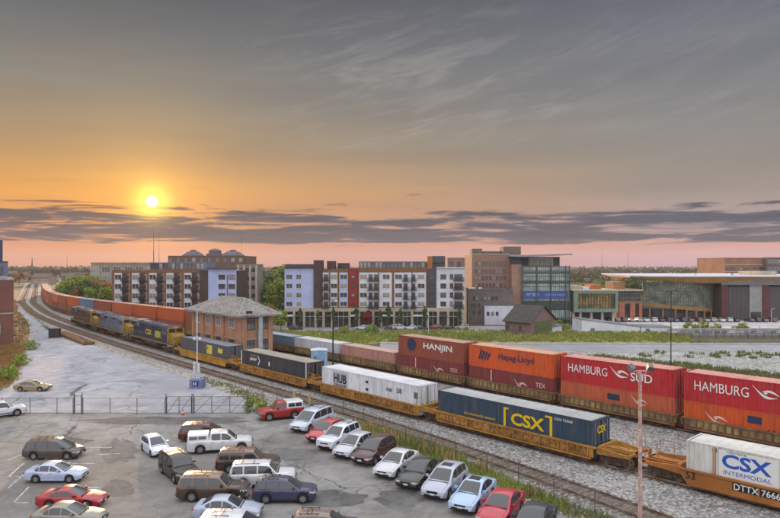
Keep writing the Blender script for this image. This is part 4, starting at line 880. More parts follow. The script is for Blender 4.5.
# ---------------------------------------------------------------- wheels and trucks
M_iron = mat('rusty_iron', '3a2c24', '5a4334', .8, scale=2.5, c3='241d19', scale3=6); M_ttx = mat('ttx_yellow', 'a97a2e', '7a5228', .75, scale=.7, amt=(.42, .72), c3='5a3c26', scale3=2.2, amt3=(.55, .72)); M_ttx2 = mat('dttx_orange', 'a86a2c', '8a5424', .7, scale=.6, c3='7a4a26', scale3=2)
M_pan = mat('well_panel', 'a5763a', '5f4028', .85, scale=2.6, island=.4, amt=(.42, .62), c3='8f8578', scale3=5, amt3=(.6, .75)); M_oldw = mat('old_well', '8a6f4a', '5e4a36', .85, scale=.7, c3='3f342a', scale3=2)
_whl = MB().lathe([(-.07, .40), (-.07, .48), (-.04, .48), (-.03, .455), (.06, .45), (.06, .38), (.02, .36), (.02, .1), (.07, .09)], 18, 'y').mesh('wheel', mat('wheel_steel', '4a3d34', '8a7f76', .5, metal=.5, scale=5), 40)
def truck_mesh(n=2, wbk=1.75):
    m = MB(); hw = 1.02
    for sg in (-1, 1):
        y = sg*hw; h = wbk*(n-1)/2
        m.prism([(-h-.35, .5), (-h-.28, .66), (-h+.3, .72), (-.45, .82), (.45, .82), (h-.3, .72), (h+.28, .66), (h+.35, .5), (h+.2, .38), (h-.3, .45), (.55, .24), (-.55, .24), (-h+.3, .45), (-h-.2, .38)], y-.08, y+.08)
        for i in (-.18, 0, .18): m.tube((i, y+sg*.10, .30), (i, y+sg*.10, .62), .07, 6)
        for k in range(n): m.tube((-h+k*wbk, y+sg*.05, .5), (-h+k*wbk, y+sg*.2, .5), .13, 8)
    m.bx(-.22, .22, -1.0, 1.0, .5, .8)
    for k in range(n): m.tube((-wbk*(n-1)/2+k*wbk, -.75, .5), (-wbk*(n-1)/2+k*wbk, .75, .5), .08, 6)
    return m.mesh('side_frame', M_iron)
_tr2 = truck_mesh(); _tr3 = truck_mesh(3, 1.85)
def add_truck(parent, x, n=2, wbk=1.75, z=.01, lod=0):
    t = link('truck', None, parent, (x, 0, z)); link('side_frame', _tr2 if n == 2 else _tr3, t)
    if lod == 0:
        for k in range(n):
            for sg in (-1, 1): w = link('wheel', _whl, t, (-wbk*(n-1)/2+k*wbk, sg*.76, .48)); w.rotation_euler = (0, 0, 0 if sg > 0 else math.pi)
    else:
        m = MB()
        for k in range(n):
            for sg in (-1, 1): m.lathe([(-.06, .46), (.06, .46)], 10, 'y', Matrix.Translation((-wbk*(n-1)/2+k*wbk, sg*.76, .48)))
        key = ('w', n)
        if key not in _cont: _cont[key] = m.mesh('wheels', M_iron)
        link('wheel_set', _cont[key], t)
_well = {}
def well_meshes(half, m, mp, key, style):
    """well car body from the rail level; local x along the track"""
    if key in _well: return _well[key]
    hw = 1.50; a = half; b = MB(); zt = 1.36; zb = .42
    for sg in (-1, 1):
        y = sg*hw
        if style == 'ribbed':
            b.box((0, y, zt-.07), (2*a, .16, .14)); b.box((0, y, zb+.0), (2*a-.9, .16, .14)); b.box((0, y-sg*.03, (zt+zb)/2), (2*a-.5, .03, zt-zb-.2))
            n = 18
            for i in range(n+1): x = -a+.7+(2*a-1.4)*i/n; b.box((x, y+sg*.035, (zt+zb)/2), (.11, .07, zt-zb-.24))
        else:
            b.prism([(-a, zt), (a, zt), (a, zt-.35), (a-.6, zb-.16), (-a+.6, zb-.16), (-a, zt-.35)], y-.06, y+.06); b.box((0, y+sg*.09, zt-.05), (2*a, .12, .10)); b.box((0, y+sg*.08, zb-.06), (2*a-1.6, .08, .10))
    b.box((0, 0, zb-.02), (2*a-1.6, 2.3, .1))
    for i in range(5): b.box((-a+2+(2*a-4)*i/4, 0, zb+.02), (.3, 2.9, .12))
    body = b.mesh('side_sill', m)
    p = MB()
    if style == 'ribbed':
        n = 18
        for i in range(n):
            x = -a+.7+(2*a-1.4)*(i+.5)/n
            p.box((x, -(hw-.002), (zt+zb)/2-.0), ((2*a-1.4)/n-.2, .045, zt-zb-.34))
    panels = p.mesh('side_panels', mp) if p.v else None
    e = MB()
    [e.prism([(0, zt), (0, .85), (1.0, .92), (2.6, 1.0), (2.7, 1.2), (1.6, 1.26), (.4, zt)], q, q+.2) for q in (-1.45, 1.25)]
    e.box((1.35, 0, 1.12), (2.6, 1.0, .28)); e.box((.15, 0, 1.2), (.25, 2.5, .5)); e.box((2.55, 0, 1.18), (.2, 2.9, .16))
    for y in (-.9, -.45, .45, .9): e.box((1.4, y, 1.30), (2.2, .10, .04))
    end = e.mesh('end_platform', m)
    g = MB()
    for y in (-1.35, 1.35):
        for x in (2.5, 1.5): g.tube((x, y, 1.2), (x, y, 2.15), .02, 5)
        g.tube((2.5, y, 2.15), (1.5, y, 2.15), .02, 5); g.tube((2.5, y, 1.7), (1.5, y, 1.7), .016, 5)
    for z in (.6, .9): g.tube((2.6, -1.4, z), (2.6, -1.05, z), .018, 5)
    g.tube((2.6, -1.4, .55), (2.6, -1.4, 1.1), .018, 5); g.tube((2.6, .3, 1.5), (2.6, 1.3, 1.5), .018, 5)
    g.lathe([(-.03, .28), (.03, .28), (.03, .22), (-.03, .22)], 14, 'x', Matrix.Translation((2.45, .6, 1.65)))
    grab = g.mesh('grab_rail', m)
    cp = MB().box((3.0, 0, .86), (.9, .22, .26)).box((3.5, 0, .88), (.28, .34, .34)).mesh('coupler', M_iron)
    _well[key] = (body, panels, end, grab, cp); return _well[key]
def well_car(label, loc, rz, half=8.45, m=None, mp=None, key='ttx', style='ribbed', trucks=(1, 1), gap=2.0, group=None, lod=0, couple=(1, 1)):
    m = m or M_ttx; mp = mp or M_pan; body, panels, end, grab, cp = well_meshes(half, m, mp, key, style); t = thing('well_car', label, 'rail car', loc, rz, group); 
    o = link('side_sill', body, t)
    if panels and lod < 2:
        link('side_panels', panels, o)
        if lod == 0: link('side_panels', panels, o, rz=math.pi)
    for k, sg in enumerate((1, -1)):
        if key == 'old':
            if 'joint' not in _well: _well['joint'] = MB().box((.3, 0, .78), (.75, 1.6, .5)).box((-.05, 0, .95), (.2, 2.9, .7)).mesh('articulation', m)
            link('articulation', _well['joint'], t, (sg*half, 0, 0), 0 if sg > 0 else math.pi)
            if trucks[k] and lod < 2: add_truck(t, sg*(half+.2), lod=lod)
            continue
        e = link('end_platform', end, t, (sg*half, 0, 0), 0 if sg > 0 else math.pi)
        if lod == 0: link('grab_rail', grab, e)
        if couple[k] and lod < 2: link('coupler', cp, e)
        if trucks[k] and lod < 2: add_truck(t, sg*(half+1.25), lod=lod)
    return t
def place(cv, u): p = cv.at(u); return (p[0], p[1])
def pose(cv, u, half):
    """centre and heading (+x towards the camera) of a car whose bogies sit on the curve"""
    a = cv.at(max(0, u-half)); b = cv.at(min(cv.L, u+half)); c = (a+b)/2; v = a-b; return c[0], c[1], math.atan2(v[1], v[0])
# heading +x towards the camera means local -y is the side that faces the parking lot when x points right-down
# ---------------------------------------------------------------- near train (track B)
TZ = .22
GB = 'well cars of the near train'; GBC = 'containers of the near train'
nsd = -1.3
uC1 = CB.s_px(686, nsd); uB1, uB2 = CB.s_px(593, nsd), CB.s_px(442, nsd); uW1, uW2 = CB.s_px(418, nsd), CB.s_px(323, nsd); uD1, uD2 = CB.s_px(306.5, nsd), CB.s_px(243, nsd); uG1, uG2 = CB.s_px(227, nsd), CB.s_px(176, nsd)
print('container spans', round(uB2-uB1, 1), round(uW2-uW1, 1), round(uD2-uD1, 1), round(uG2-uG1, 1), 'gaps', round(uB1-uC1, 1), round(uW1-uB2, 1), round(uD1-uW2, 1), round(uG1-uD2, 1))
CY = -2.59/2-.012
def swoosh(m, parent, x, z, s=1.0, y=CY, name='logo'):
    """thin crescent sweep with a small star tail"""
    g = MB(); n = 14; up = []; lo = []
    for i in range(n+1):
        t = i/n; up.append((x+s*(-1.1+2.2*t), z+s*(.62-1.05*t-.35*math.sin(math.pi*t)))); lo.append((x+s*(-1.1+2.2*t), z+s*(.60-1.05*t-(.35+.24*math.sin(math.pi*t)**.7)*math.sin(math.pi*t)-.03)))
    vs = [(a, y, b) for a, b in up]+[(a, y, b) for a, b in lo]; g.add(vs, [(i, i+1, n+2+i, n+1+i) for i in range(n)])
    up = [(x+s*(-.2+1.5*t), z+s*(.05-.25*t+.32*math.sin(math.pi*t))) for t in np.linspace(0, 1, n+1)]; lo = [(x+s*(-.2+1.5*t), z+s*(.03-.28*t+.12*math.sin(math.pi*t))) for t in np.linspace(0, 1, n+1)]
    vs = [(a, y-.004, b) for a, b in up]+[(a, y-.004, b) for a, b in lo]; g.add(vs, [(i, i+1, n+2+i, n+1+i) for i in range(n)])
    g.quad((x-s*.1, y-.006, z-s*.05), (x+s*.12, y-.006, z+s*.08), (x+s*.34, y-.006, z-s*.06), (x+s*.1, y-.006, z-s*.2)); return g.build(name, m, parent)
def plaque(parent, x, z, w, h, m, y=CY+.002, name='marking'): return MB().bx(x-w/2, x+w/2, y-.006, y, z-h/2, z+h/2).build(name, m, parent)
ZC = TZ+.34
def near_container(kind, u1):
    u = u1+8.075; x, y, h = pose(CB, u, 6)
    if kind == 'csx_white':
        t = container('white ribbed container with big blue letters at the right edge', 'cfd0cb', 'csxw', loc=(x, y, ZC), rz=h, group=GBC)
        # local +x points towards the camera (right in the picture); x = -8 is the far, left end
        plaque(t, -4.25, 1.78, 3.5, 1.9, flat('panel_white', 'd3d5d4')); text('CSX', M_tb, t, .92, (-4.35, CY-.008, 2.05), SIDE, width=2.9, bold=.03)
        text('INTERMODAL', M_tb, t, .26, (-4.3, CY-.008, 1.3), SIDE, width=2.8); plaque(t, -6.25, 2.6, .28, .28, flat('rust', '7a4a38')); MB().bx(-6.38, -6.2, CY-.01, CY+.03, .14, 2.8).build('rib_post', flat('rust_pale', 'a58a78'), t)
        text('CSXU 930142', M_tk, t, .14, (-4.9, CY-.008, 2.64), SIDE)
    elif kind == 'csx_blue':
        t = container('dark blue ribbed container with yellow letters in brackets', '2b4358', 'csxb', loc=(x, y, ZC), rz=h, group=GBC)
        text('CSX', M_ty, t, 1.05, (2.1, CY-.008, 1.75), SIDE, width=3.3, bold=.03)
        b = MB()
        for sg, xx in ((1, -.22), (-1, 4.38)): b.bx(xx-.12, xx+.12, CY-.012, CY, .85, 2.6); b.bx(min(xx, xx+sg*.55), max(xx, xx+sg*.4), CY-.011, CY-.001, 2.45, 2.6); b.bx(min(xx, xx+sg*.55), max(xx, xx+sg*.4), CY-.011, CY-.001, .85, 1.0)
        b.build('bracket', M_ty, t); text('the intermodal network', M_ty, t, .24, (-3.0, CY-.008, 1.35), SIDE, width=3.6); text('CSXU 733068', M_tw, t, .2, (7.1-1.6, CY-.008, 2.5), SIDE, align='CENTER'); 
        e = text('CSX', M_ty, t, .6, (8.075+.012, 0.0, 2.1), (math.pi/2, 0, math.pi/2), width=1.3, bold=.02)
    elif kind == 'white':
        t = container('plain white ribbed container with a dark square logo at its left end', 'd2d7df', 'wht', loc=(x, y, ZC), rz=h, group=GBC)
        plaque(t, -4.6, 1.75, 2.6, 1.7, flat('panel_grey', 'a3a5ad')); text('HUB', M_tk, t, 1.0, (-4.6, CY-.012, 1.9), SIDE, width=2.3, bold=.03); text('GROUP', M_tk, t, .32, (-4.6, CY-.012, 1.12), SIDE, width=2.1, bold=.01)
        plaque(t, 0.1, 2.2, .42, .25, M_tk); plaque(t, .1, 1.4, .42, .25, M_tk)
        text('HGIU', M_tk, t, .35, (3.7, CY-.012, 1.9), SIDE, width=.9, bold=.01); text('530', M_tk, t, .5, (5.2, CY-.012, 2.0), SIDE, width=.8, bold=.01); plaque(t, 7.6, 1.9, .5, .6, flat('placard', '50606a'), name='marking')
    elif kind == 'dark':
        t = container('black container with small white arrow logo beside the signal tower', '33353f', 'dark', loc=(x, y, ZC), rz=h, group=GBC)
        text('pacer', M_tw, t, .5, (-4.7, CY-.012, 1.85), SIDE, width=1.9, bold=.02, shear=.2)
        g = MB(); 
        for sg in (1, -1): g.add([(-3.55, CY-.01, 1.85+sg*.62), (-3.35, CY-.01, 1.85+sg*.62), (-2.9, CY-.01, 1.85), (-3.12, CY-.01, 1.85)], [(0, 1, 2, 3)])
        g.build('logo', M_tw, t); text('STACKTRAIN', flat('gold', 'b09a5a'), t, .2, (-4.7, CY-.012, 2.4), SIDE); plaque(t, -.6, 1.75, .3, .55, M_tw)
        MB().bx(-8.06, -7.9, CY-.02, CY+.01, .05, 2.85).build('edge_strip', M_tw, t); MB().bx(7.9, 8.06, CY-.02, CY+.01, .05, 2.85).build('edge_strip', M_tw, t)
    else:
        t = container('slate grey container with yellow panels just behind the lead locomotive', '4b5159', 'slate', loc=(x, y, ZC), rz=h, group=GBC)
        plaque(t, 2.3, 1.85, 1.9, 1.35, flat('panel_yellow', 'c9b44e')); text('JB', M_tk, t, .4, (2.3, CY-.016, 2.0), SIDE, width=1.3, bold=.01) if False else None
        plaque(t, 5.9, 2.0, 1.5, .7, flat('panel_yellow', 'c9b44e'))
        g = MB(); g.tube((1.75, CY-.012, 2.05), (1.75, CY-.005, 2.05), .2, 10); g.build('marking', flat('rust', '7a4a38'), t)
    return t
near_container('csx_white', uC1-16.15); near_container('csx_blue', uB1); near_container('white', uW1+(uW2-uW1-16.15)/2); near_container('dark', uD1); near_container('slate', uG1)
def near_well(label, u1, **k):
    u = u1+8.075; x, y, h = pose(CB, u, 8); return well_car(label, (x, y, TZ), h, group=GB, **k)
w = near_well('orange well car numbered 53 under the white container with blue letters', uC1-16.15, m=M_ttx2, key='dttx', style='plain')
text('DTTX 766632', M_tw, w, .42, (-3.4, -1.5-.075, .92), SIDE, width=3.2, bold=.01); bk = MB(); bk.bx(-5.1, -3.65, -1.5-.068, -1.5-.061, .66, 1.18).bx(-3.5, -1.7, -1.5-.068, -1.5-.061, .66, 1.18); bk.build('marking', M_tk, w)
text('53', M_tk, w, .5, (-7.7, -1.5-.07, .95), SIDE, bold=.02)
near_well('yellow ribbed well car carrying the dark blue container', uB1, trucks=(1, 0), couple=(1, 0))
near_well('yellow ribbed well car carrying the plain white container', uW1+(uW2-uW1-16.15)/2, trucks=(1, 0), couple=(0, 0), key='ttx')
near_well('yellow ribbed well car carrying the black container', uD1, trucks=(1, 0), couple=(0, 0))
near_well('flat yellow well car carrying the slate grey container', uG1, m=mat('bright_ttx', 'b98a2c', '8a6428', .7, scale=.8), key='ttx_b', style='plain', trucks=(1, 1))
# ---------------------------------------------------------------- locomotives
M_cb = mat('csx_blue', '27344f', '1c2438', .5, scale=.6, c3='45464f', scale3=2.4, amt3=(.5, .75)); M_cy = mat('csx_yellow', 'a98428', '7a6230', .6, scale=1.0, amt=(.4, .65), c3='54432a', scale3=3, amt3=(.5, .68)); M_lt = mat('loco_grey_roof', '6a6a70', '4c4b50', .6, scale=.8, c3='8f8c8c', scale3=3)
M_gr = mat('grime', '3b3532', '57483c', .8, scale=1.4)
def loco_meshes():
    o = {}
    fr = MB(); fr.bx(-11, 11, -1.5, 1.5, 1.28, 1.55); fr.bx(-11.1, -10.9, -1.5, 1.5, .75, 1.6); fr.bx(10.9, 11.1, -1.5, 1.5, .75, 1.6)
    for x in (-10.4, 10.4): fr.bx(x-.35, x+.35, -1.52, 1.52, .5, 1.28)
    o['underframe'] = fr.mesh('underframe', M_gr)
    ft = MB(); ft.prism([(-1.25, 1.2), (-1.4, .9), (-1.1, .45), (1.1, .45), (1.4, .9), (1.25, 1.2)], -3.0, 2.6, 'x'); o['fuel_tank'] = ft.mesh('fuel_tank', M_gr)
    h = MB(); h.prism([(-.95, 1.55), (-.95, 4.05), (-.75, 4.3), (.75, 4.3), (.95, 4.05), (.95, 1.55)], -10.2, 5.2, 'x'); o['long_hood'] = h.mesh('long_hood', M_cb)
    r = MB(); r.prism([(-1.0, 3.2), (-1.5, 3.7), (-1.5, 4.35), (-1.1, 4.55), (1.1, 4.55), (1.5, 4.35), (1.5, 3.7), (1.0, 3.2)], -10.4, -6.9, 'x'); o['radiator'] = r.mesh('radiator', M_lt)
    rt = MB(); rt.bx(-10.2, 5.1, -.72, .72, 4.302, 4.34); 
    for x in (-5.6, -4.2, -1.0, 1.3): rt.bx(x-.5, x+.5, -.6, .6, 4.34, 4.5)
    for x in (-9.6, -8.6, -7.6): rt.bx(x-.42, x+.42, -.95, .95, 4.552, 4.62)
    o['roof_hatch'] = rt.mesh('roof_hatch', M_lt)
    ds = MB()
    for i in range(22):
        x = -6.6+i*.52
        for sg in (-1, 1): ds.box((x, sg*.96, 2.55), (.44, .03, 1.5))
    o['door_panels'] = ds.mesh('door_panels', M_cb)
    gl = MB()
    for sg in (-1, 1):
        gl.box((-8.6, sg*1.505, 4.0), (3.1, .02, .5)); gl.box((3.9, sg*.965, 3.4), (1.6, .03, .9)); gl.box((-5.2, sg*.965, 3.7), (1.8, .03, .55)); gl.box((.4, sg*.965, 3.75), (2.6, .03, .3))
    o['grille'] = gl.mesh('grille', mat('grille_dark', '17181a', '2b2b2c', .8, scale=6))
    cbn = MB(); cbn.prism([(-1.5, 1.55), (-1.5, 3.9), (-1.15, 4.4), (1.15, 4.4), (1.5, 3.9), (1.5, 1.55)], 5.2, 7.9, 'x'); o['cab'] = cbn.mesh('cab', M_cb)
    ns = MB(); ns.prism([(7.9, 1.55), (7.9, 3.35), (8.2, 3.3), (9.7, 2.95), (9.9, 2.75), (9.95, 1.55)], -1.05, 1.05); o['nose'] = ns.mesh('nose', M_cy)
    fb = MB(); fb.prism([(-1.5, 3.3), (-1.5, 3.9), (-1.15, 4.4), (1.15, 4.4), (1.5, 3.9), (1.5, 3.3)], 7.902, 7.98, 'x'); fb.bx(7.9, 7.97, -1.5, 1.5, 1.56, 3.3); o['cab_front'] = fb.mesh('cab_front', M_cy)
    w = MB(); w.bx(7.982, 8.0, -1.2, -.15, 3.4, 4.0); w.bx(7.982, 8.0, .15, 1.2, 3.4, 4.0)
    for sg in (-1, 1): w.bx(5.6, 6.5, sg*1.505-.01, sg*1.505+.01, 3.0, 3.8); w.bx(6.7, 7.6, sg*1.505-.01, sg*1.505+.01, 3.0, 3.8)
    o['cab_window'] = w.mesh('cab_window', M_glass)
    hl = MB()
    for y in (-.16, .16): hl.tube((7.98, y, 4.22), (8.03, y, 4.22), .11, 10); hl.tube((11.1, y*5, 1.35), (11.15, y*5, 1.35), .1, 8)
    o['headlight'] = hl.mesh('headlight', M_head)
    hr = MB()
    for sg in (-1, 1):
        xs_ = np.linspace(-10.8, 5.0, 12)
        for x in xs_: hr.tube((x, sg*1.46, 1.55), (x, sg*1.46, 2.55), .022, 5)
        hr.tube((-10.8, sg*1.46, 2.55), (5.0, sg*1.46, 2.55), .02, 5)
        for x in (8.2, 9.5, 10.8): hr.tube((x, sg*1.46, 1.55), (x, sg*1.46, 2.5), .022, 5)
        hr.tube((8.2, sg*1.46, 2.5), (10.8, sg*1.46, 2.5), .02, 5)
        for x in (10.7, -10.7):
            for z in (.55, .85, 1.15): hr.box((x, sg*1.53, z), (.5, .04, .05))
    o['handrail'] = hr.mesh('handrail', mat('rail_yellow', '8f8050', None, .6))
    st = MB(); 
    for sg in (-1, 1): st.bx(-10.95, 10.95, sg*1.512-.006, sg*1.512+.006, 1.32, 1.45)
    o['stripe'] = st.mesh('stripe', mat('stripe_tan', '9c8c5a', '6f6548', .6, scale=2))
    pl = MB(); pl.prism([(-1.45, .25), (-1.45, .75), (1.45, .75), (1.45, .25)], 11.1, 11.3, 'x'); pl.bx(11.1, 11.6, -.16, .16, .75, 1.05); o['pilot'] = pl.mesh('pilot', M_gr)
    ex = MB(); ex.bx(-2.4, -1.9, -.35, .35, 4.34, 4.62); ex.tube((6.4, -.4, 4.4), (6.4, .4, 4.4), .13, 8); ex.bx(5.6, 6.1, -.4, .4, 4.4, 4.55); o['roof_box'] = ex.mesh('roof_box', M_lt)
    return o
LM = loco_meshes()
LO2 = dict(LM)
def locomotive(label, u, lead=True, worn=False):
    x, y, h = pose(CB, u, 7); t = thing('locomotive', label, 'locomotive', (x, y, TZ+.05), h, 'locomotives of the near train')
    for k, me in LM.items():
        if worn and k in ('long_hood', 'cab', 'door_panels'):
            me = me.copy(); me.materials[0] = worn if worn is not True else M_gr
        link(k, me, t)
    add_truck(t, 7.2, 3, 1.85, z=-.05); add_truck(t, -7.2, 3, 1.85, z=-.05); return t
uN = CB.s_px(177.5, -1.0)
l1 = locomotive('lead locomotive, dark blue with yellow nose, nearest the slate grey container', uN+11.2)
pm = MB(); pm.bx(1.0, 3.6, -1.0, -.985, 2.0, 3.2); pm.build('marking', mat('flat_lime', 'b3a934', '8f8a3a', .6, scale=3), l1); text('CSX', M_ty, l1, .95, (-2.2, -1.0, 2.7), SIDE, width=3.0, bold=.02)
l2 = locomotive('middle locomotive with pale blue grey hood and a tan cab end', uN+11.2+23.2, worn=mat('faded_blue', '63708a', '4b5468', .6, scale=.8, c3='8b8078', scale3=2))
l3 = locomotive('rear locomotive, sooty brown, behind the pale blue grey one', uN+11.2+46.4, worn=mat('sooty', '5a4538', '3a302b', .8, scale=.8, c3='8a715c', scale3=2))
# ---------------------------------------------------------------- far train (track C), from the right edge back to the bend
GC = 'well cars of the far train'; GCC = 'containers of the far train'
def hs(t, cx=0):
    text('HAMBURG', M_tw, t, .85, (cx-2.6, CY-.014, 1.5), SIDE, width=4.5, bold=0); swoosh(M_tw, t, cx+.85, 1.7, .85); text('SÜD', M_tw, t, 1.0, (cx+3.2, CY-.014, 1.52), SIDE, width=2.2, bold=.012)
def hl_(t):
    text('Hapag-Lloyd', flat('navy', '23304f'), t, .9, (1.0, CY-.014, 1.5), SIDE, width=5.0, bold=.015)
    g = MB(); a = flat('navy', '23304f')
    for i in range(4): g.quad((-4.6+i*.42, CY-.012, .95), (-4.35+i*.42, CY-.012, .95), (-3.9+i*.42, CY-.012, 2.1-.1*i), (-4.2+i*.42, CY-.012, 2.1-.1*i))
    g.build('logo', a, t)
def ubox(t): plaque(t, 0, 1.75, 1.3, .6, flat('navy', '23304f')); swoosh(flat('pinkwhite', 'd9b8ae'), t, 2.6, 1.8, .7)
pitchc = 13.05; u = CC.s_px(554, -1.3)-3*pitchc+6.1
RED = ('b3202a', 'red'); ORG = ('c9521f', 'orange'); RUST = ('8c4535', 'rust'); MAR = ('7c3136', 'maroon'); OB = ('b85a3a', 'brick'); BL = ('5f7896', 'steelblue'); WH = ('b9bcc4', 'offwhite'); PK = ('b07f76', 'dustypink'); BR = ('84503a', 'brown')
plan = [(RED, ORG, 'hs', 'swl'), (RED, ORG, 'hs', 'swl'), (RED, OB, 'hs', 'ub'), (ORG, MAR, 'hl', 'x'), (RUST, MAR, 'hj', 'x'), (None, PK, '', ''), (None, WH, '', ''), (None, BL, '', ''), (BR, BL, '', '')]
ORF = ('b5552a', 'orange'); RUF = ('8f4a34', 'rust')
far = [(RUF, BR), (ORF, RUF), (ORF, RUF), (OB, BR), (RUF, MAR), (BL, BR), (ORF, BR), (RUF, BR), (OB, MAR), (BR, RUF), (RUF, OB), (ORF, BR), (BR, MAR), (RUF, BR), (OB, BR), (RUF, RUF), (BR, OB), (OB, BR)]
CW = {'red': 'bright red', 'orange': 'orange', 'rust': 'rust coloured', 'maroon': 'maroon', 'brick': 'brick orange', 'steelblue': 'steel blue', 'offwhite': 'off white', 'dustypink': 'dusty pink', 'brown': 'brown'}
L40 = 12.19
def decorate(t, d, key):
    if d == 'hs': hs(t, -.3)
    elif d == 'hl': hl_(t)
    elif d == 'ub': ubox(t)
    elif d == 'hj': text('HANJIN', M_tw, t, 1.0, (1.5, CY-.014, 1.5), SIDE, width=5.2, bold=.02); g = MB(); g.tube((-3.4, CY-.016, 1.55), (-3.4, CY-.004, 1.55), .85, 16); g.build('logo', flat('navy', '23304f'), t)
    elif d == 'swl': plaque(t, -.2, 1.85, 1.1, .6, flat('navy', '23304f')); text('P&O Nedlloyd' if False else 'Hapag-Lloyd', flat('navy', '23304f'), t, .6, (3.0, CY-.014, .95), SIDE, width=4.4, bold=.01); swoosh(flat('pinkwhite', 'd9b8ae'), t, -3.4, 1.45, .8)
    elif d == 'x': swoosh(flat('pinkwhite', 'c99f98'), t, 1.6, 1.4, .8); plaque(t, -2.6, 1.5, .14, 1.9, flat('pinkwhite', 'c99f98')); text('TEX', flat('pinkwhite', 'c99f98'), t, .5, (4.4, CY-.014, 1.6), SIDE)
n = 0; allc = plan+[(a, b, '', '') for a, b in far]
M_old = M_oldw
i = 0
while i < len(allc):
    up, lo, d1, d2 = allc[i]
    if u > CC.L-45: break
    x, y, h = pose(CC, u, 5.5); lod = 0 if i < 7 else (1 if i < 14 else 2); half = 6.25; seq = ORD[i+1]
    tl = container('%s lower container on the %s far train car from the right' % (CW[lo[1]], seq), lo[0], lo[1], L_=L40, H_=2.59, loc=(x, y, TZ+.24), rz=h, group=GCC, lod=lod)
    if d2: decorate(tl, d2, lo)
    if up:
        tu = container('%s%s upper container on the %s far train car from the right' % (CW[up[1]], {'hs': ' white lettered', 'hl': ' navy lettered', 'hj': ' white lettered'}.get(d1, ''), seq), up[0], up[1], L_=L40, H_=2.59, loc=(x, y, TZ+.24+2.595), rz=h, group=GCC, lod=lod)
        if d1: decorate(tu, d1, up)
    well_car('weathered tan well car, %s of the far train counted from the right' % seq, (x, y, TZ), h, half=half, m=M_oldw, mp=mat('old_panel', '9a7f55', '6b5540', .85, scale=1.2, island=.35, amt=(.4, .7)), key='old', style='ribbed', group=GC, lod=lod, trucks=(1, 0), couple=(0, 0))
    u += pitchc; i += 1
print('far train cars', i, 'end u', u, CC.L)
# ---------------------------------------------------------------- buildings
M_win = glass_mat('window_glass', (.03, .04, .055), .08, .7, (.10, .09, .08)); M_wfr = mat('window_frame', '3a3d42', None, .6); M_wfw = mat('window_frame_white', 'c4c6ca', None, .6)
M_lav = mat('lavender_panel', 'a9b3d8', '98a3ca', .7, scale=.25, c3='b6bedd', scale3=1.2); M_wht = mat('white_panel', 'c9ccd6', 'b4b8c4', .7, scale=.3); M_brn = mat('brown_brick', '7d5738', '694830', .85, scale=.6, c3='8a6544', scale3=5); M_dbr = mat('dark_brown', '4b3a36', '3d302d', .8, scale=.6); M_redp = mat('red_panel', '8a2220', '701a1a', .7, scale=.5)
M_balc = mat('balcony_metal', '33303a', None, .5, metal=.3); M_beige = mat('beige_stone', 'b5aa98', '9f9484', .85, scale=.4); M_roofd = mat('roof_membrane', '7b7d84', '62646b', .9, scale=.2, c3='93959b', scale3=1.5); M_dgr = mat('dark_grey_panel', '44474f', '383b42', .7, scale=.4); M_shop = glass_mat('shop_glass', (.02, .025, .03), .1, .7, (.06, .06, .06)); M_blgr = mat('blue_grey_panel', '6d7890', '5c677e', .7, scale=.4)
_wm = {}; WR = random.Random(9); M_win2 = glass_mat('blind_behind_glass', (.30, .28, .25), .2, .6, (.22, .2, .18)); M_win3 = glass_mat('curtained_glass', (.16, .13, .09), .2, .6, (.10, .08, .06))
def window(parent, x, z, w, h, y=0.0, fr=None, mull=1, gl=None, name='window', trans=0):
    """frame set 3 cm proud of the wall plane y, pane behind it"""
    fr = fr or M_wfw; gl = gl or M_win; k = (round(w, 2), round(h, 2), fr.name, mull, gl.name, trans)
    if k not in _wm:
        f = MB(); t = .09
        f.bx(-w/2-t, -w/2, -.07, -.002, -h/2-t, h/2+t).bx(w/2, w/2+t, -.07, -.002, -h/2-t, h/2+t).bx(-w/2, w/2, -.07, -.002, h/2, h/2+t).bx(-w/2, w/2, -.09, -.002, -h/2-t, -h/2)
        for i in range(mull): xx = -w/2+w*(i+1)/(mull+1); f.bx(xx-.035, xx+.035, -.06, -.012, -h/2, h/2)
        if trans: f.bx(-w/2, w/2, -.055, -.013, h*.12-.03, h*.12+.03)
        _wm[k] = (f.mesh('window', fr), MB().bx(-w/2, w/2, -.012, -.003, -h/2, h/2).mesh('pane', gl))
    pm = _wm[k][1]
    if gl is M_win:
        q = WR.random(); v = M_win2 if q < .22 else (M_win3 if q < .34 else None)
        if v:
            kk = k+(v.name,)
            if kk not in _wm: _wm[kk] = pm.copy(); _wm[kk].materials[0] = v
            pm = _wm[kk]
    o = link(name, _wm[k][0], parent, (x, y, z)); link('pane', pm, o); return o
_bm = {}
def balcony(parent, x, z, w=2.3, d=1.3, y=0.0):
    k = (w, d)
    if k not in _bm:
        s = MB().bx(-w/2, w/2, -d, -.002, -.12, .04); r = MB()
        for i in range(13): xx = -w/2+.04+(w-.08)*i/12; r.bx(xx-.02, xx+.02, -d+.01, -d+.05, .04, 1.05)
        for sg in (-1, 1):
            for j in range(5): yy = -d+.2+j*.22; r.bx(sg*(w/2-.05)-.02, sg*(w/2-.05)+.02, yy, yy+.04, .04, 1.05)
            r.bx(sg*(w/2-.05)-.03, sg*(w/2-.05)+.03, -d, -.01, 1.02, 1.08)
        r.bx(-w/2, w/2, -d, -d+.06, 1.0, 1.08); dm = MB().bx(-w/2+.3, w/2-.3, -.03, -.004, .04, 2.1)
        _bm[k] = (s.mesh('balcony', M_balc), r.mesh('railing', M_balc), dm.mesh('balcony_door', M_win))
    o = link('balcony', _bm[k][0], parent, (x, y, z)); link('railing', _bm[k][1], o); link('balcony_door', _bm[k][2], o)
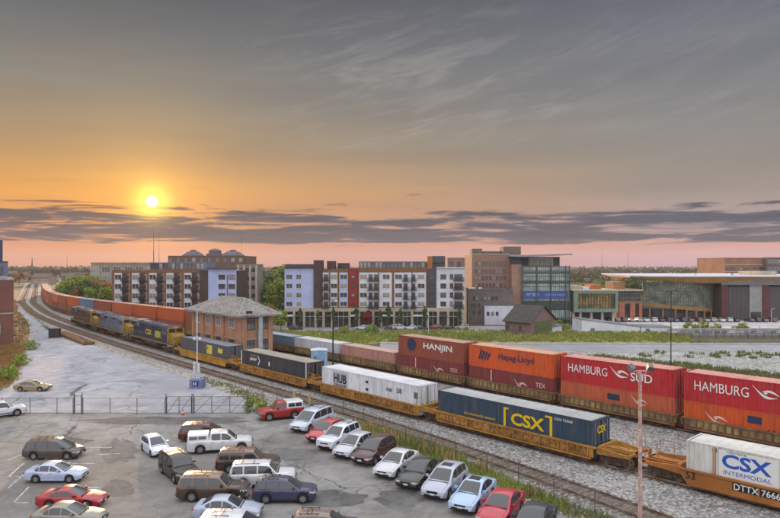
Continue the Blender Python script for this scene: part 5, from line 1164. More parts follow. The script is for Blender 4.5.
def bthing(label, cat, px0, px1, Y, name='apartment_building', group=None, z=None, rz=0):
    x0, x1 = PX(px0, Y), PX(px1, Y); z = min(g1(x0, Y), g1(x1, Y), g1((x0+x1)/2, Y)) if z is None else z
    return thing(name, label, cat, (x0, Y, z), rz, group), x1-x0, z
# ---- right apartment block
Y = 206; K = Y/F
t, W_, zb = bthing('long five storey apartment block with brown frames, white bays and a red strip', 'apartment building', 284.6, 465, Y)
def lx(px): return PX(px, Y)-PX(284.6, Y)
def lz(py): return PZ(py, Y)-zb
rows = [lz(v) for v in (276.9, 286.0, 295.1, 304.0)]; D = 18
core = MB().bx(.05, W_-.05, .6, D, 0, lz(269.3)); core.build('wall', M_dbr, t)
def wall(a, b, ytop, m, y=0.0, ybot=307.8, nm='wall_panel', dd=None): return MB().bx(lx(a), lx(b), y, (.6 if dd is None else dd), lz(ybot), lz(ytop)).build(nm, m, t)
wall(284.6, 313.6, 268.5, M_lav); wall(313.8, 322, 260.2, M_dbr, -.6, 307.8, dd=6); wall(322.2, 338.2, 270, M_brn); wall(338.4, 348.8, 270, M_brn, .05); wall(348.9, 357.6, 268.5, M_redp, -.4); wall(357.8, 427, 269.2, M_brn); wall(427.2, 436.2, 268.6, M_dgr, -.3); wall(436.4, 464.8, 268.2, M_wht)
MB().bx(lx(301), lx(313), -.03, -.002, lz(306), lz(271.5)).build('lavender_field', M_lav, t)
MB().bx(lx(284), lx(314), -1.0, .8, lz(267.6), lz(266.5)).bx(lx(284.6), lx(313.5), 1.0, 12, lz(268.4), lz(264.2)).build('roof_canopy', M_dgr, t)
MB().bx(lx(436.5), lx(465.3), -.5, .5, lz(268.2), lz(267.2)).build('roof_canopy', M_wfw, t)
for a, b in ((322.8, 328.8), (330.4, 337.4)): MB().bx(lx(a), lx(b), -.06, -.002, lz(307), lz(272.5)).build('white_bay', M_wht, t)
MB().bx(lx(339.4), lx(347.8), -.06, .048, lz(307), lz(272.5)).build('lavender_bay', M_lav, t)
bays = [(359.2, 369), (378.6, 390.6), (392.8, 402.4), (416, 425.6)]
for a, b in ((359.2, 378), (379.2, 391.8), (394.3, 411.5), (412.5, 426)): MB().bx(lx(a), lx(b), -.06, -.002, lz(307), lz(272.5)).build('white_bay', M_wht, t)
for z in rows:
    for px, w in ((289.3, 1.9), (299.3, 1.9), (334, 2.0), (343.6, 2.2), (363.5, 2.2), (386.2, 2.2), (398.6, 2.2), (421.2, 2.2)): window(t, lx(px), z, w, 1.45, -.06 if px > 300 and px < 427 else 0, M_wfw, 1)
    window(t, lx(443.3), z, 1.7, 1.45, 0, M_wfr, 1); window(t, lx(451.5), z, .9, 1.6, 0, M_wfr, 0)
    for px in (353.2,): window(t, lx(px), z, .9, .7, -.4, M_wfr, 0)
    for px in (431.7,): window(t, lx(px), z, 1.6, 1.3, -.3, M_wfr, 1)
    for px in (326, 370.6, 376.0, 405.6, 415.2): balcony(t, lx(px)+(0 if px != 415.2 else -.6), z-1.3, 1.9 if px != 326 else 2.2, 1.2, -.06)
    balcony(t, lx(458.5), z-1.2, 3.4, 1.3, 0)
# set back top floor
ph = MB().bx(lx(358.5), lx(426.5), 2.2, 14, lz(269.2), lz(261.4)); p = ph.build('penthouse', M_blgr, t)
for i in range(17): window(t, lx(361+i*3.9), lz(265), .95, 1.8, 2.2, M_wfr, 0)
MB().bx(lx(357.8), lx(427), .1, .25, lz(269.3), lz(267.9)).build('parapet', M_brn, t)
MB().bx(lx(427.5), lx(432.5), 1, 8, lz(268.6), lz(256.2)).build('roof_tower', mat('orange_brown', 'b06a3a', '8f5530', .8, scale=.5), t); MB().bx(lx(432.6), lx(445.5), 1, 9, lz(262.5), lz(256)).bx(lx(432.6), lx(445.5), 1.5, 8.5, lz(268.6), lz(262.4)).build('roof_tower', M_dgr, t)
MB().bx(lx(326), lx(334), 3, 9, lz(270), lz(261)).bx(lx(336), lx(348), 6, 10, lz(270), lz(263)).build('roof_tower', M_dbr, t)
MB().bx(.1, W_-.1, .9, D-.1, lz(269.3), lz(269.3)+.05).build('roof', M_roofd, t)
# ground floor
MB().bx(lx(284.6), lx(464.8), -.35, .6, lz(311.5), lz(307.8)).build('fascia', M_beige, t)
piers = [284.8, 293, 303, 314.5, 322.5, 331, 348.5, 358, 372, 380, 393, 411, 426.5, 437, 447, 462.5]
for px in piers: MB().bx(lx(px), lx(px+2.2), -.4, .6, 0, lz(311.5)).build('pier', M_beige, t)
MB().bx(lx(284.8), lx(464.6), .2, .6, 0, lz(311.5)).build('shopfront', M_shop, t)
for i, (a, b) in enumerate(zip(piers[:-1], piers[1:])):
    n = max(1, int((lx(b)-lx(a+2.2))/1.3)); m = MB()
    for k in range(n+1): x = lx(a+2.2)+(lx(b)-lx(a+2.2))*k/n; m.bx(x-.04, x+.04, .12, .198, 0, lz(311.6))
    m.bx(lx(a+2.2), lx(b), .12, .197, lz(316.5)-.05, lz(316.5)+.05); m.build('shop_mullion', M_wfw, t)
    if i in (0, 1, 4, 6, 7, 9, 11, 13): MB().prism([(-.4, lz(314.6)), (-1.5, lz(315.6)), (-1.5, lz(316.1)), (-.4, lz(316.1))], lx(a+2.3), lx(b-.1), 'x').build('awning', [M_wht, M_dgr, M_wht][i % 3], t)
# ---- left apartment block
t, W_, zb = bthing('four storey apartment block with brown frame and white window bays behind the train', 'apartment building', 112, 236, 200, z=-4.5)
Y = 200
def lx(px): return PX(px, Y)-PX(112, Y)
rows = [lz(v) for v in (277.2, 286.5, 295.8, 305.0)]
MB().bx(.05, W_-.05, .6, 17, 0, lz(270.4)).build('wall', M_dbr, t)
wall(112, 200.4, 269.8, M_brn, ybot=326); wall(200.6, 208, 270, M_dbr, -.5, 326); wall(208.2, 236, 269.2, M_lav, -.2, 326)
MB().bx(lx(207.5), lx(237), -1.2, 1.0, lz(268.9), lz(267.6)).build('roof_canopy', M_dgr, t)
for c in (117.3, 134.7, 152, 169, 187): MB().bx(lx(c-2.8), lx(c+4.6), -.06, -.002, lz(311), lz(273)).build('white_bay', M_wht, t); MB().bx(lx(c+5.0), lx(c+10.2), -.05, -.002, lz(311), lz(272.6)).build('white_bay', mat('plum_bay', '4c3a42', None, .8), t)
for z in rows:
    for c in (117.3, 134.7, 152, 169, 187): window(t, lx(c+.8), z, 2.0, 1.5, -.06, M_wfw, 1); window(t, lx(c+11.3)-.2, z, .7, 1.5, 0, M_wfw, 0); balcony(t, lx(c+7.6), z-1.2, 1.9, 1.2, -.05)
    for px in (222, 232): window(t, lx(px), z, 1.9, 1.4, -.2, M_wfr, 2)
MB().bx(lx(227), lx(228), -.3, -.2, lz(320), lz(275)).build('downpipe', M_brn, t)
MB().bx(lx(146), lx(203), 3, 14, lz(270.4), lz(262.3)).build('penthouse', M_blgr, t)
for i in range(13): window(t, lx(149+i*4.2), lz(266.2), 1.1, 1.8, 3, M_wfr, 0)
MB().bx(.1, W_-.1, .9, 16.9, lz(270.4), lz(270.4)+.05).build('roof', M_roofd, t)
for px in (300,): pass
def simple(label, cat, name, px0, px1, ytop, Y, m, depth=15, rows=(), win=(1.4, 1.5), step=3.0, z=None, fr=None, gl=None, rm=None, mull=0, x_in=1.5, par=.5, group=None, base=None):
    t, W, zb = bthing(label, cat, px0, px1, Y, name, group, z); H = PZ(ytop, Y)-zb
    MB().bx(0, W, 0, depth, 0, H).build('wall', m, t); MB().bx(.3, W-.3, .3, depth-.3, H+.001, H+.04).build('roof', rm or M_roofd, t)
    if par: q = MB(); q.bx(-.1, W+.1, -.12, .25, H, H+par).bx(-.1, W+.1, depth-.2, depth+.1, H, H+par).bx(-.1, .2, .25, depth-.2, H, H+par).bx(W-.2, W+.1, .25, depth-.2, H, H+par); q.build('parapet', m, t)
    n = 0
    for r in rows:
        zz = PZ(r, Y)-zb; k = max(1, int((W-2*x_in)/step)); 
        for i in range(k+1):
            if n >= 96: break
            window(t, x_in+(W-2*x_in)*i/k, zz, win[0], win[1], 0, fr or M_wfr, mull, gl); n += 1
    return t, W, H, zb
# behind the left block
simple('cream office block with big gridded windows behind the trees on the left', 'office building', 'office_building', 91, 166, 263.6, 262, mat('cream_stone', '9c8c78', '84766a', .85, scale=.3), 20, (269.5, 276.5), (3.2, 2.4), 4.2, mull=2, fr=M_wfw, z=-3)
t, W, H, zb = simple('long dark government building with three domed hip roofs on the skyline', 'public building', 'public_building', 168, 243, 256.5, 400, mat('umber_stone', '6a5145', '57443c', .85, scale=.1), 40, (260,), (2.2, 2.6), 5, z=-5)
for a, b, c, top in ((177, 196, 0, 249.6), (201.5, 216.5, 1, 248.8), (217, 238, 0, 249.6)):
    x0, x1 = PX(a, 400)-PX(168, 400), PX(b, 400)-PX(168, 400); hz = PZ(top, 400)+5-H; r = MB(); cx = (x0+x1)/2; ww = (x1-x0)/2
    prof = [(1.0, 0), (.98, .9), (.78, hz*.45), (.5, hz*.75), (.28, hz*.85), (.26, hz), (.0, hz+.4)] if not c else [(1.0, 0), (1.0, hz*.4), (.7, hz*.45), (.7, hz*.72), (.8, hz*.75), (.45, hz), (0, hz+.6)]
    vs = []; n = len(prof)
    for k, z in prof: vs += [(cx-ww*k, 14-ww*k*.8, H+z), (cx+ww*k, 14-ww*k*.8, H+z), (cx+ww*k, 14+ww*k*.8, H+z), (cx-ww*k, 14+ww*k*.8, H+z)]
    r.add(vs, [(4*i+j, 4*i+(j+1) % 4, 4*i+4+(j+1) % 4, 4*i+4+j) for i in range(n-1) for j in range(4)]); r.build('dome_roof', mat('dome_slate', '5b5560', '4a4650', .7, scale=.2), t)
t, W, H, zb = simple('grey concrete parking deck right of the left apartment block', 'parking garage', 'parking_garage', 236.5, 258, 265.5, 232, mat('deck_conc', '8a8784', '6f6c6a', .9, scale=.3), 9, (), z=-4)
for i in range(5): MB().bx(.8, W-.8, -.02, -.003, H-2.4-i*3.2, H-1.0-i*3.2).build('deck_opening', M_shop, t)
for i in range(4): MB().bx(.6+i*(W-1.2)/3-.4, .6+i*(W-1.2)/3+.4, -.3, -.05, 0, H).build('column', M_beige, t)
simple('low white shed roofed shop in the gap between the two apartment blocks', 'shop', 'shop', 261, 274, 293.5, 250, M_wht, 12, (297,), (1.6, 1.2), 3)
simple('small tan house far off at the left of the bend in the railway', 'house', 'house', 61, 80, 273.5, 420, mat('tan', '8f8274', '7a6e62', .85, scale=.2), 12, (278,), (2.6, 3.6), 5, mull=1, fr=M_wfw)
simple('long low grey warehouse behind the left trees', 'warehouse', 'warehouse', 74, 108, 274, 380, mat('grey_shed', '87807c', '6f6966', .85, scale=.2), 20)
# ---- brick warehouse at the left edge
Mbk = brick_mat('old_brick', '74413c', '5f3634', '6d625c', c3='8a5148')
YB = 119; xr = PX(13.6, YB); t = thing('brick_warehouse', 'dark red brick warehouse corner at the left edge of the picture', 'warehouse', (xr-30*.8, YB-30*.6, 0), R(37)); hh = PZ(280, YB)
MB().bx(0, 30, 0, 22, 0, hh).build('wall', Mbk, t); MB().bx(-.1, 30.1, -.1, .4, hh, hh+.35).bx(29.7, 30.1, .4, 22, hh, hh+.35).build('parapet', M_conc, t); MB().bx(.3, 29.6, .5, 21.8, hh+.01, hh+.05).build('roof', M_roofd, t); MB().bx(0, 30.02, -.03, -.003, 6.0, 6.25).build('stone_band', M_conc, t)
for i in range(3): window(t, 20+i*3.6, 3.2, 1.5, 2.2, 0, M_wfr, 1)
YB = 150; t = thing('grey_building', 'blue grey stepped building above the brick warehouse at the left edge', 'building', (PX(8, YB)-24, YB-18, 0), R(37)); hh = PZ(262.5, YB)
MB().bx(0, 30, 0, 18, 0, hh).build('wall', M_blgr, t); MB().bx(0, 30, -.05, 18, hh, hh+.3).build('parapet', M_dgr, t)
for i in range(6):
    for j in range(3): window(t, 4+i*4.8, hh-2-j*3.4, 1.8, 1.6, 0, M_wfr, 1)
MB().bx(26.5, 29, 1, 3, hh+.3, PZ(240, YB)).build('chimney', mat('indigo', '3d4068', None, .7), t)
# ---- signal tower
Mtb = brick_mat('tower_brick', 'a8775a', '8f624a', '93806f', c3='bd9070')
dv = -CB.tan(CB.s_px(215, 3)); 
ang = math.atan2(dv[1], dv[0])     # +x towards the camera along the track
c0 = np.array([-22.95, 96.3]); t = thing('signal_tower', 'two storey brick railway signal tower with grey hipped roof between the trains', 'signal tower', (c0[0], c0[1], 0), ang)
LT, WT, HT = 17.6, 5.4, 7.55       # body lies at x -LT..0, y 0..WT, the near corner at the origin
MB().bx(-LT, 0, 0, WT, 0, HT).build('wall', Mtb, t)
pl = []
for x in (-LT+.3, -13.4, -9.7, -6.0, -.35): MB().bx(x-.38, x+.38, -.22, -.002, 0, HT-.25).build('pilaster', Mtb, t)
for y in (.4, WT-.4): MB().bx(.002, .22, y-.38, y+.38, 0, HT-.25).build('pilaster', Mtb, t)
MB().bx(-LT-.05, .05, -.12, -.003, 3.65, 3.85).bx(.003, .12, -.12, WT+.05, 3.65, 3.85).build('stone_band', mat('sandstone', 'a08a78', None, .9), t)
ov = 1.15; a0, a1, b0, b1 = -LT-ov, ov, -ov, WT+ov; ze, zr = HT+.02, HT+2.45; cy = WT/2; r = MB(); rd = (b1-b0)/2+1.2
r.add([(a0, b0, ze), (a1, b0, ze), (a1, b1, ze), (a0, b1, ze), (a0+rd+1.3, cy, zr), (a1-rd, cy, zr)], [(0, 1, 5, 4), (1, 2, 5), (2, 3, 4, 5), (3, 0, 4), (3, 2, 1, 0)])
r.bx(a0, a1, b0, b0+.1, ze-.28, ze-.005).bx(a0, a1, b1-.1, b1, ze-.28, ze-.005).bx(a1-.1, a1, b0+.1, b1-.1, ze-.28, ze-.005).bx(a0, a0+.1, b0+.1, b1-.1, ze-.28, ze-.005)
rf = r.build('roof', mat('worn_slate', '86827e', '625f5d', .85, scale=.5, c3='a09b96', scale3=3, amt3=(.5, .65), stretch=(1, 1, 3)), t)
hp = MB()
for a, b in (((a1-rd, cy, zr), (a1, b0, ze)), ((a1-rd, cy, zr), (a1, b1, ze)), ((a0+rd+1.3, cy, zr), (a0, b0, ze)), ((a0+rd+1.3, cy, zr), (a1-rd, cy, zr))): hp.tube(a, b, .07, 6)
hp.build('ridge_cap', mat('lead', '9b9da3', None, .6), rf)
MB().bx(1.2-.0, 1.75, -.1+.2, .9, HT+.35, HT+.75).build('roof_vent', M_dark, rf)
MB().bx(a0+1, a1-.4, b0+.4, b1-.4, ze-.1, ze-.02).build('soffit', M_dbr, t)
Mtw = glass_mat('tower_glass', (.06, .07, .075), .15, .6, (.2, .2, .19))
for i, x in enumerate((-15.6, -11.6, -7.85, -3.2)):
    window(t, x, 6.15, 1.5, 1.5, 0, M_wfw, 1, Mtw, trans=1); window(t, x, 2.9, 1.3, 1.1, 0, M_wfr, 1, Mtw)
def side_win(parent, y, z, w, h, fr):
    o = window(parent, 0, z, w, h, 0, fr, 1, Mtw, trans=1); o.location = (0, y, z); o.rotation_euler = (0, 0, math.pi/2)
for y in (1.6, 4.2): side_win(t, y, 6.15, 1.3, 1.7, M_wfr)
for y in (1.5, 4.2): side_win(t, y, 2.8, 1.2, 1.5, M_wfr)
MB().tube((.5, 3.0, 1.6), (.5, 3.0, HT-.2), .38, 12).build('flue_pipe', mat('pale_flue', 'a9b3b8', '8c979d', .5, scale=2), t, 40)
MB().bx(.1, .55, 3.7, 4.9, .7, 1.9).build('air_conditioner', mat('ac_white', 'b7bdc6', None, .5), t); MB().bx(-LT+2, -LT+3.4, -.03, -.003, 0, 2.3).build('door', M_dark, t)
mast2 = MB().tube((-4, WT/2, zr-.6), (-4, WT/2, zr+3.2), .04, 5); mast2.build('aerial', M_dark, t)
# ---- college block with the glass tower
Mcb = brick_mat('college_brick', '8a6a5e', '7a5c51', '8b7b70', c3='966f5f'); Mgrb = mat('grey_block', '6c6462', '5c5553', .85, scale=.5, c3='7a716e', scale3=4)
simple('pinkish brick office block with a row of small windows behind the long apartment block', 'office building', 'office_building', 447.5, 478, 258.8, 262, mat('pink_brick', '957a72', '84695f', .85, scale=.4), 20, (264.3, 270), (1.4, 2.0), 2.6, z=-5.5)
Y = 226; t, W_, zb = bthing('tall brick college block with a glass tower, blue banner and flat canopy roof', 'college building', 472, 566.5, Y, 'college_building', z=-5.5)
def lx(px): return PX(px, Y)-PX(472, Y)
MB().bx(0, lx(510), 0, 22, 0, lz(254.6)).build('wall', Mcb, t); MB().bx(-.1, lx(510), -.12, .3, lz(254.6), lz(253.8)).build('parapet', M_beige, t)
MB().bx(lx(473), lx(483), 2, 9, lz(254.6), lz(248.6)).bx(lx(504), lx(521.5), 1, 9, lz(254.6), lz(246.4)).bx(lx(483), lx(504), 4, 9, lz(254.6), lz(251)).build('roof_plant_room', Mgrb, t)
for py in (263.8, 271.6, 278.2, 285.4):
    for i in range(9): window(t, lx(476+i*3.55), lz(py), .62, 1.35, 0, M_wfr, 0)
MB().bx(lx(510), lx(519.5), -3.5, 12, 0, lz(264.4)).build('brick_pier', mat('pale_brick', 'a08070', '8e6f60', .85, scale=.5), t); MB().bx(lx(510), lx(519.4), -2.9, 12, lz(264.4), lz(256.5)).build('upper_wall', M_dgr, t)
MB().prism([(lx(508), lz(255.6)), (lx(567.5), lz(253.9)), (lx(567.8), lz(255.2)), (lx(520), lz(257.2)), (lx(508), lz(256.8))], -6, 12).build('canopy_roof', mat('canopy', '8b8f9b', '777b87', .6, scale=.3), t)
MB().bx(lx(520), lx(559), -1, 11, lz(266.2), lz(256.9)).build('penthouse', M_dgr, t)
Mgl = glass_mat('curtain_glass', (.20, .28, .28), .12, .7, (.38, .46, .42)); Mgl2 = glass_mat('curtain_glass_dark', (.045, .06, .06), .1, .7)
m = MB(); m.bx(lx(528.5), lx(552), -1.06, -1.005, lz(265.4), lz(258.6)); pw = m.build('window_band', glass_mat('amber_glass', (.16, .15, .05), .2, .5, (.08, .08, .05)), t); m = MB()
for i in range(13): x = lx(528.5+i*23.5/12); m.bx(x-.07, x+.07, -1.15, -1.062, lz(265.6), lz(258.4))
m.bx(lx(528.2), lx(552.3), -1.17, -1.06, lz(258.6), lz(258.0)); m.build('mullion', M_wfw, pw)
MB().bx(lx(527), lx(552), -1.5, -1.0, lz(258.0), lz(256.9)).build('purple_fascia', mat('purple', '5b5ab0', None, .6), t)
gx0, gx1 = lx(519.6), lx(566.5); MB().bx(gx0, gx1, -4, 12, 0, lz(266.4)).build('glass_wall', Mgl, t)
m = MB()
for i in range(25): x = gx0+(gx1-gx0)*i/24; m.bx(x-.06, x+.06, -4.12, -4.003, 0, lz(266.4))
for py in (266.6, 270.5, 276.0, 280.5, 286, 291, 296.5, 303, 309): m.bx(gx0, gx1, -4.14, -4.004, lz(py)-.09, lz(py)+.09)
m.build('mullion', M_wfr, t)
m = MB()
for py in (272.5, 282.2): m.bx(gx0+.1, gx1-.1, -4.06, -4.0035, lz(py+1.2), lz(py-1.2))
m.bx(gx0+.1, gx1-.1, -4.06, -4.0035, lz(309), lz(300)); m.build('spandrel', Mgl2, t)
MB().bx(lx(520.5), lx(565), -4.25, -4.16, lz(298), lz(290.4)).build('banner', mat('banner_blue', '3a5596', '31487f', .7, scale=.2), t)
text('IVY TECH', flat('banner_white', '9fb3d8'), t, 1.1, (lx(530), -4.27, lz(294)), SIDE, width=4.2, bold=.01); text('COMMUNITY COLLEGE', flat('banner_white', '9fb3d8'), t, .55, (lx(552), -4.27, lz(294.2)), SIDE, width=7.0)
for px in (519.8, 534, 548, 562.5, 566.2): MB().bx(lx(px)-.16, lx(px)+.16, -4.5, -4.15, 0, lz(265.5)).build('steel_column', mat('steel_green', '3f4d4a', None, .5), t)
MB().bx(gx0, gx1+1.5, -7.5, -4.5, lz(318), lz(316.6)).build('entrance_canopy', M_dgr, t)
t, W, H, zb = simple('dark grey lower wing with small square windows in front of the brick college block', 'office building', 'office_wing', 467.5, 513, 290.2, 216, Mgrb, 9.5, (), z=-5.5)
k = 216/F
for py, xs_ in ((298.5, (474, 477, 482, 485.5, 489, 493, 496.5)), (305.5, (472, 475, 479)), (313, (474, 479, 486, 489.5, 493))):
    for px in xs_: window(t, PX(px, 216)-PX(467.5, 216), PZ(py, 216)-zb, .75, 1.2, 0, M_wfr, 0)
MB().bx(PX(484, 216)-PX(467.5, 216), W+.0, -1.2, -.01, 0, PZ(306, 216)-zb).build('white_bay', M_wht, t)
for px in (487.5, 492, 496.5): window(t, PX(px, 216)-PX(467.5, 216), PZ(313.5, 216)-zb, .75, 1.2, -1.2, M_wfr, 0)
for px in (470, 473.5, 480): MB().bx(PX(px, 216)-PX(467.5, 216), PX(px, 216)-PX(467.5, 216)+.9, 1, 2.2, H+.04, H+.9).build('roof_unit', M_wfw, t)
# small gabled house in front
Y = 188; x0 = PX(505, Y); z0 = g1(x0, Y); t = thing('gabled_hall', 'small pink brick hall with dark gabled roof in front of the glass tower', 'hall', (x0, Y, z0), R(-46))
Mpk = brick_mat('pink_wall', '87666a', '73565a', '857472'); LH, WH = 9.0, 13.5; he, hr = 4.0, 8.4
MB().prism([(0, 0), (WH, 0), (WH, he), (WH/2, hr-.2), (0, he)], 0, LH, 'x').build('wall', Mpk, t)
MB().add([(-.6, -.7, he-.35), (LH+.6, -.7, he-.35), (LH+.6, WH/2, hr), (-.6, WH/2, hr), (-.6, -.7, he-.15), (LH+.6, -.7, he-.15), (LH+.6, WH/2, hr+.22), (-.6, WH/2, hr+.22)], [(0, 1, 2, 3), (7, 6, 5, 4), (0, 4, 5, 1), (1, 5, 6, 2), (2, 6, 7, 3), (3, 7, 4, 0)]).add([(-.6, WH+.7, he-.35), (LH+.6, WH+.7, he-.35), (LH+.6, WH/2, hr), (-.6, WH/2, hr), (-.6, WH+.7, he-.15), (LH+.6, WH+.7, he-.15), (LH+.6, WH/2+.01, hr+.2), (-.6, WH/2+.01, hr+.2)], [(0, 1, 2, 3), (7, 6, 5, 4), (0, 4, 5, 1), (1, 5, 6, 2), (2, 6, 7, 3), (3, 7, 4, 0)]).build('roof', mat('dark_shingle', '454440', '363532', .9, scale=.8), t)
for i in range(5): window(t, .9+i*1.5, 1.9, .55, 1.4, 0, M_wfr, 0)
MB().bx(LH+.002, LH+.05, 2, WH-2, .8, he).build('green_gable', mat('moss_panel', '4c5a38', '5f6b40', .9, scale=1), t)
# white sheds beside it
def wedge(label, name, px0, px1, pyb, t0, t1, m, depth=10, cat='shed'):
    x0, Y, z0 = GG(px0, pyb); w = PX(px1, Y)-x0; t = thing(name, label, cat, (x0, Y, z0)); h0, h1 = PZ(t0, Y)-z0, PZ(t1, Y)-z0
    MB().prism([(0, 0), (w, 0), (w, h1), (0, h0)], 0, depth).build('wall', m, t); MB().prism([(-.2, h0+.01), (w+.2, h1+.01), (w+.2, h1+.15), (-.2, h0+.15)], -.2, depth+.2).build('roof', M_roofd, t)
    d = MB(); d.bx(w*.15, w*.15+1.2, -.03, -.003, 0, min(h0, h1)*.8); d.build('door', M_blgr, t); return t
wedge('white wedge shaped building, tall end beside the pink hall, left of the graffiti fence', 'white_shed', 582, 640, 333, 319.5, 327, mat('white_wall', 'd6d9e2', 'c4c8d4', .8, scale=.3))
wedge('low white annex right of the wedge shaped building', 'white_annex', 641, 672, 333, 326.8, 327.5, mat('white_wall', 'd6d9e2'), 8)
wedge('small white tent roof beside the pink hall', 'white_shed', 528, 562, 333, 331, 325.5, M_wht, 6)
# theatre box
Y = 222; t, W_, zb = bthing('green framed glass box on stilts between the glass tower and the arena', 'theatre', 570, 617, Y, 'theatre_building', z=-5.5)
def lx(px): return PX(px, Y)-PX(570, Y)
Mgf = mat('verdigris', '6f8a7c', '5f786b', .7, scale=.4)
MB().bx(lx(573), lx(617), .2, 14, lz(312), lz(290.8)).build('wall', Mgf, t); fr = MB(); fr.bx(lx(573), lx(617), -1, .2, lz(293.4), lz(290.8)).bx(lx(573), lx(617), -1, .2, lz(312), lz(308.6)).bx(lx(573), lx(577), -1, .2, lz(308.6), lz(293.4)).bx(lx(614.5), lx(617), -1, .2, lz(308.6), lz(293.4)); fr.build('frame', Mgf, t)
pw = MB().bx(lx(577), lx(614.5), .1, .198, lz(308.6), lz(293.4)).build('window_wall', glass_mat('theatre_glass', (.05, .06, .03), .15, .6, (.30, .20, .05)), t); m = MB()
for i in range(14): x = lx(577+i*37.5/13); m.bx(x-.09, x+.09, -.05, .098, lz(308.6), lz(293.4))
m.bx(lx(577), lx(614.5), -.04, .097, lz(301)-.1, lz(301)+.1); m.build('mullion', M_wfr, pw)
for px in (574, 581, 592, 603, 614): MB().bx(lx(px)-.4, lx(px)+.4, .5, 1.3, 0, lz(312)).build('stilt', M_beige, t)
MB().bx(lx(578), lx(616), 4, 13, 0, lz(312)-.01).build('lower_wall', M_dgr, t); MB().bx(lx(571), lx(618), -1.2, 14.2, lz(290.8)+.01, lz(289.8)).build('roof', M_pale if False else M_beige, t)
for a, b, c, mm in ((574, 586, 286, M_beige), (587, 594, 287.5, M_wht), (595, 606, 285, mat('terracotta', 'b0693c', '97582f', .8, scale=.4))): MB().bx(lx(a), lx(b), 5, 12, lz(289.8)+.01, lz(c)).build('roof_unit', mm, t)
# ---- arena
Y = 236; t, W_, zb = bthing('large arena with curved glass front, sloping timber eave and white roof', 'arena', 617, 800, Y, 'arena', z=-5.5)
def lx(px): return PX(px, Y)-PX(617, Y)
Mtim = mat('timber_soffit', '94703f', '7a5a34', .7, scale=.6, c3='a98550', scale3=3); Mor = mat('orange_stone', '9c7455', '866045', .85, scale=.5)
MB().bx(lx(617), lx(642), .5, 16, 0, lz(291)).build('wall', Mor, t); MB().bx(lx(616), lx(643), -.5, 16.4, lz(291)+.01, lz(289.5)).build('roof', M_beige, t); MB().bx(lx(616), lx(628), 3, 12, lz(289.4), lz(282)).build('roof_unit', Mor, t)
pw = MB().bx(lx(618.5), lx(641), .35, .497, lz(301), lz(291.5)).build('window_wall', M_shop, t); m = MB()
for i in range(10): x = lx(618.5+i*2.5); m.bx(x-.05, x+.05, .22, .348, lz(301), lz(291.5))
for py in (294, 297.5): m.bx(lx(618.5), lx(641), .23, .347, lz(py)-.05, lz(py)+.05)
m.build('mullion', Mgf, pw)
for a, b in ((619, 624.5), (630, 635), (639, 642)): MB().bx(lx(a), lx(b), -.3, .49, 0, lz(303.5)).build('stone_pier', mat('salmon', 'b5705a', '9c5f4b', .85, scale=.5), t)
MB().bx(lx(624.6), lx(638.9), .3, .49, 0, lz(303.6)).build('shop_window', M_shop, t)
# curved glass drum
n = 28; xc, yc = lx(680), 20.0; pts = []
for i in range(n+1):
    s_ = i/n; px = 643+(714-643)*s_; yy = 1.5-7.5*math.sin(math.pi*min(1, s_*.9+.05)); pts.append((lx(px), yy))
g = MB(); hT = lz(282); hB = lz(308)
vs = [(x, y, hB) for x, y in pts]+[(x, y, hT) for x, y in pts]; g.add(vs, [(i, i+1, n+2+i, n+1+i) for i in range(n)]); g.build('glass_wall', glass_mat('arena_glass', (.06, .07, .065), .12, .6, (.24, .24, .17)), t)
g = MB()
for i, (x, y) in enumerate(pts): g.bx(x-.08, x+.08, y-.22, y-.02, hB, hT)
for py in (284.5, 287.5, 290.5, 293.5, 296.5, 300, 303.5, 308):
    for a, b in zip(pts[:-1], pts[1:]): g.tube((a[0], a[1]-.12, lz(py)), (b[0], b[1]-.12, lz(py)), .10, 4)
g.build('mullion', mat('mullion_green', '5c6a62', None, .6), t)
g = MB()
for a, b in zip(pts[:-1], pts[1:]):
    fa = (a[0]-lx(643))/(lx(714)-lx(643)); za = lz(303.4+6*fa); fb = (b[0]-lx(643))/(lx(714)-lx(643)); zb2 = lz(303.4+6*fb)
    g.add([(a[0], a[1]-.35, za-.9), (b[0], b[1]-.35, zb2-.9), (b[0], b[1]-.35, zb2+.35), (a[0], a[1]-.35, za+.35), (a[0], a[1]+.4, za-.9), (b[0], b[1]+.4, zb2-.9), (b[0], b[1]+.4, zb2+.35), (a[0], a[1]+.4, za+.35)], [(0, 1, 2, 3), (0, 4, 5, 1), (3, 2, 6, 7)])
g.build('timber_band', Mtim, t)
g = MB(); g.add([(x, y+.6, 0) for x, y in pts]+[(x, y+.6, hB) for x, y in pts], [(i, i+1, n+2+i, n+1+i) for i in range(n)]); g.build('base_glass', M_shop, t)
for k in range(2, n, 4): x, y = pts[k]; MB().tube((x, y-.5, 0), (x, y-.5, hB), .3, 8).build('column', Mor, t)
